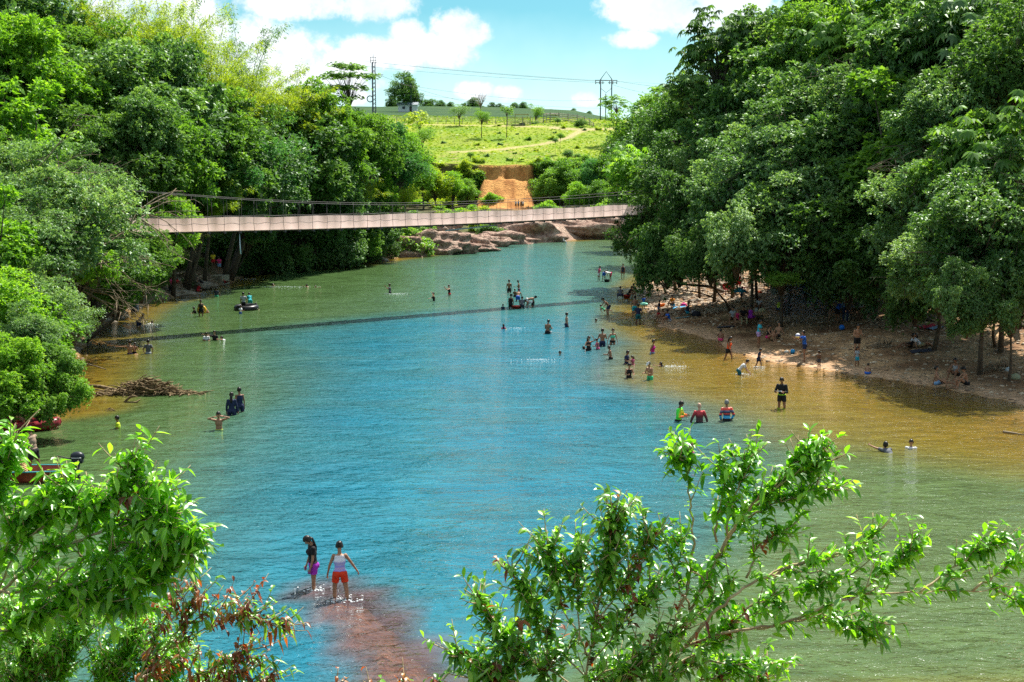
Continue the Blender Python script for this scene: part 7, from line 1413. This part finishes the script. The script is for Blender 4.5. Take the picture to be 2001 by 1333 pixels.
# white water and splashes
M_FOAM, tt, n, l, out = new_mat('foam'); d_ = n.new('ShaderNodeBsdfPrincipled'); d_.inputs['Base Color'].default_value = (.85, .90, .92, 1); d_.inputs['Roughness'].default_value = .35; l.new(d_.outputs[0], out.inputs[0])
def foam(u, v, w, d, n_, hgt, label, seed):
    r = np.random.default_rng(seed); P = at_z(u, v, 0); b = MB(); me = bpy.data.meshes.new('t'); bm = bmesh.new(); bmesh.ops.create_icosphere(bm, subdivisions=1, radius=1); bm.to_mesh(me); bm.free(); bv = np.array([q.co[:] for q in me.vertices]); bf = np.array([p.vertices[:] for p in me.polygons]); bpy.data.meshes.remove(me)
    c = np.stack([r.normal(0, w * .45, n_), r.normal(0, d * .45, n_), np.abs(r.normal(0, hgt, n_)) * r.choice([0, 0, 1], n_)], 1); s = r.uniform(.006, .021, n_)[:, None] * np.where(c[:, 2:3] > .03, .7, 1) * r.uniform([1, 1, .4], [2.4, 1.6, .8], (n_, 3)); V_ = bv[None] * s[:, None, :] + c[:, None, :]; Ff = bf[None] + (np.arange(n_) * len(bv))[:, None, None]
    o = link('foam', np_mesh('foam', V_.reshape(-1, 3), Ff.reshape(-1, 3), True), M_FOAM, None, P); tag(o, label, 'splash', None, 'stuff')
for i, a in enumerate([(620, 1152, .4, .25, 50, .03, 'splashing water round the legs of the woman in purple shorts'), (670, 1172, .5, .28, 60, .03, 'splashing water round the legs of the woman in red shorts'), (292, 633, .5, .35, 120, .14, 'white splash of the held swimmer'), (560, 560, 3.2, .25, 160, .02, 'foamy wake behind the lone swimmer'), (775, 574, 1.2, .3, 160, .05, 'white foam behind the grey bather'), (1316, 716, .7, .3, 150, .12, 'spray thrown by the splashing swimmer'), (1050, 703, 1.2, .25, 120, .04, 'line of spray left of the thin boy'), (1008, 641, .9, .15, 60, .02, 'wake behind the girl with arm floats'), (1452, 731, .5, .25, 80, .05, 'drops around the boy in white t-shirt'), (1482, 717, .4, .2, 60, .04, 'drops round the running child'), (465, 545, 2.2, .3, 110, .02, 'foam line beside the stone platform')]): foam(*a, 50 + i)
finish_people()
# ---------------------------------------------------------------- foreground branches
def leaf_cloud(name, Ps, Ds, L, W, parent, mat, r, whorl=9, droop=.5):
    """whorls of long folded leaves at the twig ends"""
    Vs = []; Fs = []; tn = []; o = 0
    for P, D in zip(Ps, Ds):
        n = r.randint(int(whorl * .7), int(whorl * 1.4)); tw = r.uniform(0, 1)
        for i in range(n):
            back = r.uniform(0, .22); b0 = P - D * back; a = r.uniform(0, 6.28); u = D.orthogonal().normalized(); w = D.cross(u); rad = (u * math.cos(a) + w * math.sin(a))
            d = (D * r.uniform(.15, 1.0) + rad * r.uniform(.5, 1.0) + Vector((0, 0, r.uniform(-.5, .15)))).normalized()
            s = d.cross(Vector((0, 0, 1)));
            if s.length < .1: s = d.orthogonal()
            s.normalize(); s = (s + Vector((r.uniform(-.4, .4), r.uniform(-.4, .4), r.uniform(-.5, .5)))).normalized(); nn = s.cross(d).normalized()
            l = L * r.uniform(.6, 1.25); w_ = W * 1.25 * r.uniform(.75, 1.2); dr = droop * r.uniform(.4, 1.5)
            segs = [(0, .12), (.16, .55), (.38, 1.0), (.62, .92), (.84, .45), (1.0, .03)]
            for t, ww in segs:
                c = b0 + d * (l * t) + Vector((0, 0, -dr * l * t * t * .6)); e = s * w_ * ww * .5; f = nn * w_ * ww * .20
                Vs += [c + e + f, c, c - e + f]
            for k in range(5):
                q = o + k * 3; Fs += [(q, q + 1, q + 4, q + 3), (q + 1, q + 2, q + 5, q + 4)]
            tn += [min(1, max(0, tw * .5 + r.uniform(0, .5)))] * 18; o += 18
    me = np_mesh(name, np.array([v[:] for v in Vs]), np.array(Fs), True, tn); return link(name, me, mat, parent)
def fg(name, label, root, branches, L, W, mat, seed, whorl=9, tw_len=.28, dens=14, redn=0.0, droop=.5, bark=M_BARKP, thick=.02, spread=.75):
    r = random.Random(seed); t = empty(name, root, 0, label, 'shrub'); rt = Vector(root); Ps = []; Ds = []; RP = []; RD = []; b = MB(); tb = MB()
    for bi, br in enumerate(branches):
        leafy = br[0]; pts = [at_y(u, v, Y) - rt for (u, v, Y) in br[1:]]; sm = []
        for i in range(len(pts) - 1):
            for k in range(5): q = pts[i].lerp(pts[i + 1], k / 5); sm.append(q + Vector((r.gauss(0, .008), r.gauss(0, .008), r.gauss(0, .008))))
        sm.append(pts[-1]); n = len(sm); w0 = thick * (1.0 if len(br) > 5 else .65); b.tube(sm, [w0 * (1 - .82 * i / (n - 1)) for i in range(n)], 6)
        tot = sum((sm[i + 1] - sm[i]).length for i in range(n - 1)); m = max(2, int(tot * dens * leafy * 3.0))
        for k in range(m):
            q = r.uniform(.22, 1.0) ** .85 * (n - 1); i = min(int(q), n - 2); p = sm[i].lerp(sm[i + 1], q - i); d = (sm[i + 1] - sm[i]).normalized()
            side = Vector((r.uniform(-1, 1), r.uniform(-1, 1), r.uniform(-.35, .9))).normalized(); dd = (d * .7 + side * spread).normalized(); l = tw_len * r.uniform(.4, 1.35)
            e = p + dd * l; e2 = e + (dd + Vector((0, 0, .25))).normalized() * l * .35; tb.tube([p, p.lerp(e, .5) + Vector((0, 0, -.01)), e, e2], [.0055, .0045, .0032, .002], 4)
            red = r.random() < redn
            (RP if red else Ps).append(e2); (RD if red else Ds).append(dd)
            if r.random() < .6: (RP if red else Ps).append(p.lerp(e, .55)); (RD if red else Ds).append(dd)
        Ps.append(sm[-1]); Ds.append((sm[-1] - sm[-3]).normalized())
    b.build('branches', bark, t); tb.build('twigs', bark, t)
    leaf_cloud('leaves', Ps, Ds, L, W, t, mat, r, whorl, droop)
    if RP: leaf_cloud('young_leaves', RP, RD, L * .8, W * .9, t, LM['red'], r, whorl, droop * 1.6)
    return t
def ground_pt(x, y): return Vector((x, y, gz(x, y) - .1))
# right bush
r0 = ground_pt(1.3, 8.6); Y = 8.6
def S(*a): return a
base = (1285, 1500, Y)
fg('river_shrub', 'leafy shrub with a long branch reaching right across the lower frame', r0, [
 S(.18, base, (1288, 1300, Y), (1340, 1262, Y), (1420, 1235, Y - .1), (1530, 1220, Y - .2), (1620, 1185, Y - .2), (1700, 1162, Y - .2), (1830, 1155, Y - .1), (2040, 1146, Y)),
 S(.9, (1660, 1172, Y - .2), (1700, 1140, Y), (1760, 1090, Y + .1), (1800, 1060, Y + .1)),
 S(1.0, (1800, 1156, Y - .1), (1850, 1120, Y), (1900, 1085, Y), (1960, 1050, Y)),
 S(.7, (1900, 1154, Y), (1950, 1120, Y), (1990, 1090, Y)), S(.5, (1940, 1150, Y), (1985, 1170, Y), (2030, 1190, Y)),
 S(.35, base, (1300, 1290, Y), (1350, 1190, Y), (1385, 1120, Y), (1420, 1060, Y + .1), (1480, 990, Y + .2), (1530, 930, Y + .2)),
 S(1.0, (1400, 1090, Y), (1440, 1020, Y), (1500, 960, Y), (1560, 925, Y), (1610, 900, Y)),
 S(1.0, (1450, 1020, Y + .1), (1500, 990, Y), (1570, 960, Y), (1640, 955, Y)),
 S(1.1, (1420, 1050, Y), (1430, 990, Y - .1), (1450, 930, Y), (1470, 880, Y)),
 S(1.0, (1480, 990, Y), (1520, 940, Y), (1560, 890, Y), (1600, 870, Y)),
 S(.9, (1400, 1060, Y), (1400, 1000, Y), (1420, 940, Y), (1410, 900, Y)),
 S(.12, (1310, 1270, Y), (1340, 1160, Y), (1355, 1080, Y), (1352, 1000, Y), (1345, 940, Y), (1345, 890, Y)),
 S(1.2, (1345, 920, Y), (1345, 895, Y), (1340, 872, Y)), S(1.0, (1346, 905, Y), (1320, 893, Y), (1300, 890, Y)),
 S(.22, (1340, 1262, Y), (1390, 1200, Y - .1), (1450, 1150, Y - .1), (1530, 1110, Y), (1600, 1120, Y), (1680, 1135, Y)),
 S(.8, (1500, 1130, Y), (1560, 1100, Y), (1620, 1090, Y), (1690, 1060, Y), (1710, 1040, Y)),
 S(.5, (1480, 1228, Y), (1560, 1210, Y), (1640, 1210, Y), (1730, 1215, Y)), S(.6, (1600, 1195, Y), (1660, 1215, Y), (1700, 1240, Y)),
 S(.55, (1330, 1250, Y), (1360, 1200, Y), (1400, 1170, Y), (1440, 1130, Y)), S(.4, (1350, 1190, Y), (1320, 1130, Y), (1310, 1080, Y), (1300, 1040, Y)),
 S(.5, (1300, 1300, Y), (1400, 1290, Y), (1480, 1290, Y), (1570, 1300, Y)), S(.8, (1310, 1310, Y), (1380, 1260, Y), (1440, 1215, Y), (1520, 1180, Y)), S(.8, (1420, 1235, Y), (1470, 1180, Y), (1550, 1150, Y), (1620, 1140, Y)), S(.8, (1300, 1400, Y), (1370, 1330, Y), (1440, 1310, Y), (1500, 1330, Y)), S(.7, (1390, 1150, Y), (1340, 1100, Y), (1330, 1050, Y)), S(.8, (1460, 1130, Y), (1480, 1070, Y), (1540, 1030, Y))],
 .092, .030, LM['near'], 11, 7, .15, 9, .02, thick=.015)
r1 = ground_pt(.55, 8.4); Y = 8.3; base = (1130, 1520, Y)
fg('river_shrub', 'dense dark leafy shrub left of the fork with a few reddish shoots', r1, [
 S(1, base, (1140, 1330, Y), (1160, 1220, Y), (1180, 1130, Y), (1195, 1060, Y), (1200, 1000, Y)),
 S(1, (1165, 1220, Y), (1210, 1150, Y), (1250, 1090, Y), (1270, 1050, Y)),
 S(1, (1150, 1280, Y), (1100, 1190, Y), (1080, 1120, Y), (1070, 1070, Y)),
 S(1, (1140, 1320, Y), (1070, 1240, Y), (1030, 1170, Y), (1000, 1110, Y)),
 S(.9, (1120, 1340, Y), (1030, 1280, Y), (970, 1220, Y), (930, 1160, Y)),
 S(.8, (1100, 1380, Y), (1000, 1330, Y), (930, 1290, Y), (880, 1270, Y)),
 S(1, (1150, 1300, Y), (1200, 1240, Y), (1240, 1190, Y), (1280, 1150, Y)),
 S(1, (1130, 1260, Y), (1130, 1180, Y), (1120, 1120, Y), (1130, 1080, Y)),
 S(1, (1150, 1330, Y), (1210, 1300, Y), (1280, 1260, Y), (1330, 1230, Y)),
 S(1, (1090, 1340, Y), (1050, 1300, Y), (990, 1270, Y)), S(1, (1130, 1380, Y), (1160, 1330, Y), (1230, 1320, Y)), S(.9, (1010, 1380, Y), (960, 1330, Y), (920, 1320, Y)), S(1, (1060, 1400, Y), (1060, 1320, Y), (1100, 1270, Y)), S(1, (1180, 1400, Y), (1200, 1340, Y), (1260, 1290, Y)), S(1, (960, 1400, Y), (960, 1340, Y), (1010, 1290, Y)), S(1, (1230, 1400, Y), (1290, 1330, Y), (1350, 1300, Y))],
 .088, .029, LM['nearolive'], 12, 7, .18, 13, .09, thick=.011)
# left bush
r2 = ground_pt(-2.9, 7.6); Y = 7.6; b0 = (-120, 1280, Y)
fg('leafy_bough', 'large bright green leafy bough filling the lower left', r2, [
 S(.5, b0, (0, 1160, Y), (70, 1090, Y), (140, 1040, Y), (200, 990, Y), (240, 940, Y), (270, 890, Y)),
 S(.9, (70, 1090, Y), (150, 1060, Y), (220, 1030, Y), (300, 1010, Y), (360, 1030, Y), (385, 1045, Y)),
 S(.8, b0, (0, 1155, Y), (90, 1150, Y), (180, 1130, Y), (260, 1110, Y), (330, 1110, Y)),
 S(.9, (0, 1150, Y), (50, 1040, Y), (80, 1000, Y), (95, 965, Y)),
 S(1, (-60, 1100, Y), (-20, 1000, Y), (5, 930, Y), (20, 870, Y)),
 S(1, (140, 1040, Y), (170, 1000, Y), (185, 965, Y)),
 S(1, (180, 1010, Y), (240, 970, Y), (290, 950, Y), (320, 960, Y)),
 S(1, (200, 990, Y), (240, 950, Y), (250, 910, Y)),
 S(1, (-60, 1180, Y), (0, 1090, Y), (30, 1030, Y), (60, 990, Y)),
 S(1, (50, 1060, Y), (110, 1010, Y), (140, 980, Y), (135, 955, Y)),
 S(.9, (100, 1140, Y), (170, 1090, Y), (250, 1070, Y), (320, 1070, Y)),
 S(.8, (0, 1230, Y), (70, 1210, Y), (160, 1160, Y), (230, 1150, Y), (300, 1140, Y)),
 S(1, (-80, 1060, Y), (-40, 960, Y), (-20, 900, Y)),
 S(1, (-60, 1260, Y), (10, 1240, Y), (70, 1190, Y), (140, 1190, Y)), S(.9, (230, 1060, Y), (290, 1060, Y), (350, 1075, Y), (390, 1090, Y)), S(.9, (240, 1020, Y), (300, 990, Y), (340, 1000, Y)), S(.9, (90, 1150, Y), (190, 1170, Y), (280, 1190, Y))],
 .095, .030, LM['near'], 13, 7, .15, 13, .004, thick=.013)
r3 = ground_pt(-2.2, 9.6); Y = 9.4
fg('fine_leaved_shrub', 'small-leaved green shrub along the bottom left edge', r3, [
 S(1, (60, 1500, Y), (60, 1340, Y), (50, 1260, Y), (30, 1200, Y)), S(1, (60, 1400, Y), (120, 1320, Y), (150, 1240, Y), (150, 1190, Y)), S(1, (80, 1450, Y), (190, 1360, Y), (240, 1290, Y), (260, 1230, Y)),
 S(1, (100, 1480, Y), (240, 1400, Y), (310, 1340, Y), (340, 1280, Y)), S(1, (20, 1450, Y), (-30, 1330, Y), (-20, 1240, Y)), S(1, (60, 1420, Y), (100, 1330, Y), (100, 1260, Y)), S(1, (160, 1440, Y), (200, 1360, Y), (200, 1290, Y)),
 S(1, (200, 1460, Y), (330, 1390, Y), (400, 1350, Y)), S(1, (30, 1400, Y), (20, 1330, Y), (60, 1290, Y)), S(1, (150, 1400, Y), (280, 1330, Y), (300, 1290, Y))],
 .060, .020, LM['near'], 14, 9, .22, 34, 0, thick=.008)
r4 = ground_pt(-1.9, 8.6); Y = 8.4
fg('red_tipped_shrub', 'shrub with coppery red young leaves beside the green bough', r4, [
 S(.6, (200, 1480, Y), (260, 1340, Y), (330, 1270, Y), (400, 1230, Y), (480, 1200, Y), (560, 1230, Y)), S(.7, (300, 1290, Y), (350, 1230, Y), (400, 1200, Y), (460, 1170, Y)),
 S(.7, (230, 1400, Y), (300, 1260, Y), (330, 1190, Y), (350, 1140, Y)), S(.8, (330, 1260, Y), (370, 1200, Y), (380, 1160, Y)), S(.7, (280, 1400, Y), (380, 1320, Y), (440, 1290, Y), (490, 1270, Y)), S(.7, (300, 1440, Y), (400, 1360, Y), (450, 1320, Y), (480, 1310, Y)), S(.7, (400, 1230, Y), (440, 1215, Y), (500, 1170, Y)), S(.8, (260, 1340, Y), (300, 1310, Y), (380, 1280, Y)), S(.8, (300, 1450, Y), (350, 1370, Y), (420, 1340, Y), (520, 1330, Y))],
 .075, .024, LM['nearolive'], 15, 6, .17, 9, .5, thick=.010, droop=.9)
r5 = ground_pt(-.7, 8.2); Y = 8.0
fg('low_shoots', 'few red and green shoots at the bottom centre', r5, [
 S(1, (700, 1450, Y), (715, 1370, Y), (730, 1335, Y)), S(1, (740, 1450, Y), (770, 1380, Y), (790, 1330, Y)), S(1, (640, 1450, Y), (650, 1370, Y), (655, 1335, Y)), S(1, (820, 1450, Y), (840, 1370, Y), (850, 1335, Y))],
 .075, .024, LM['nearolive'], 16, 6, .09, 9, .6, thick=.008, droop=1.0)
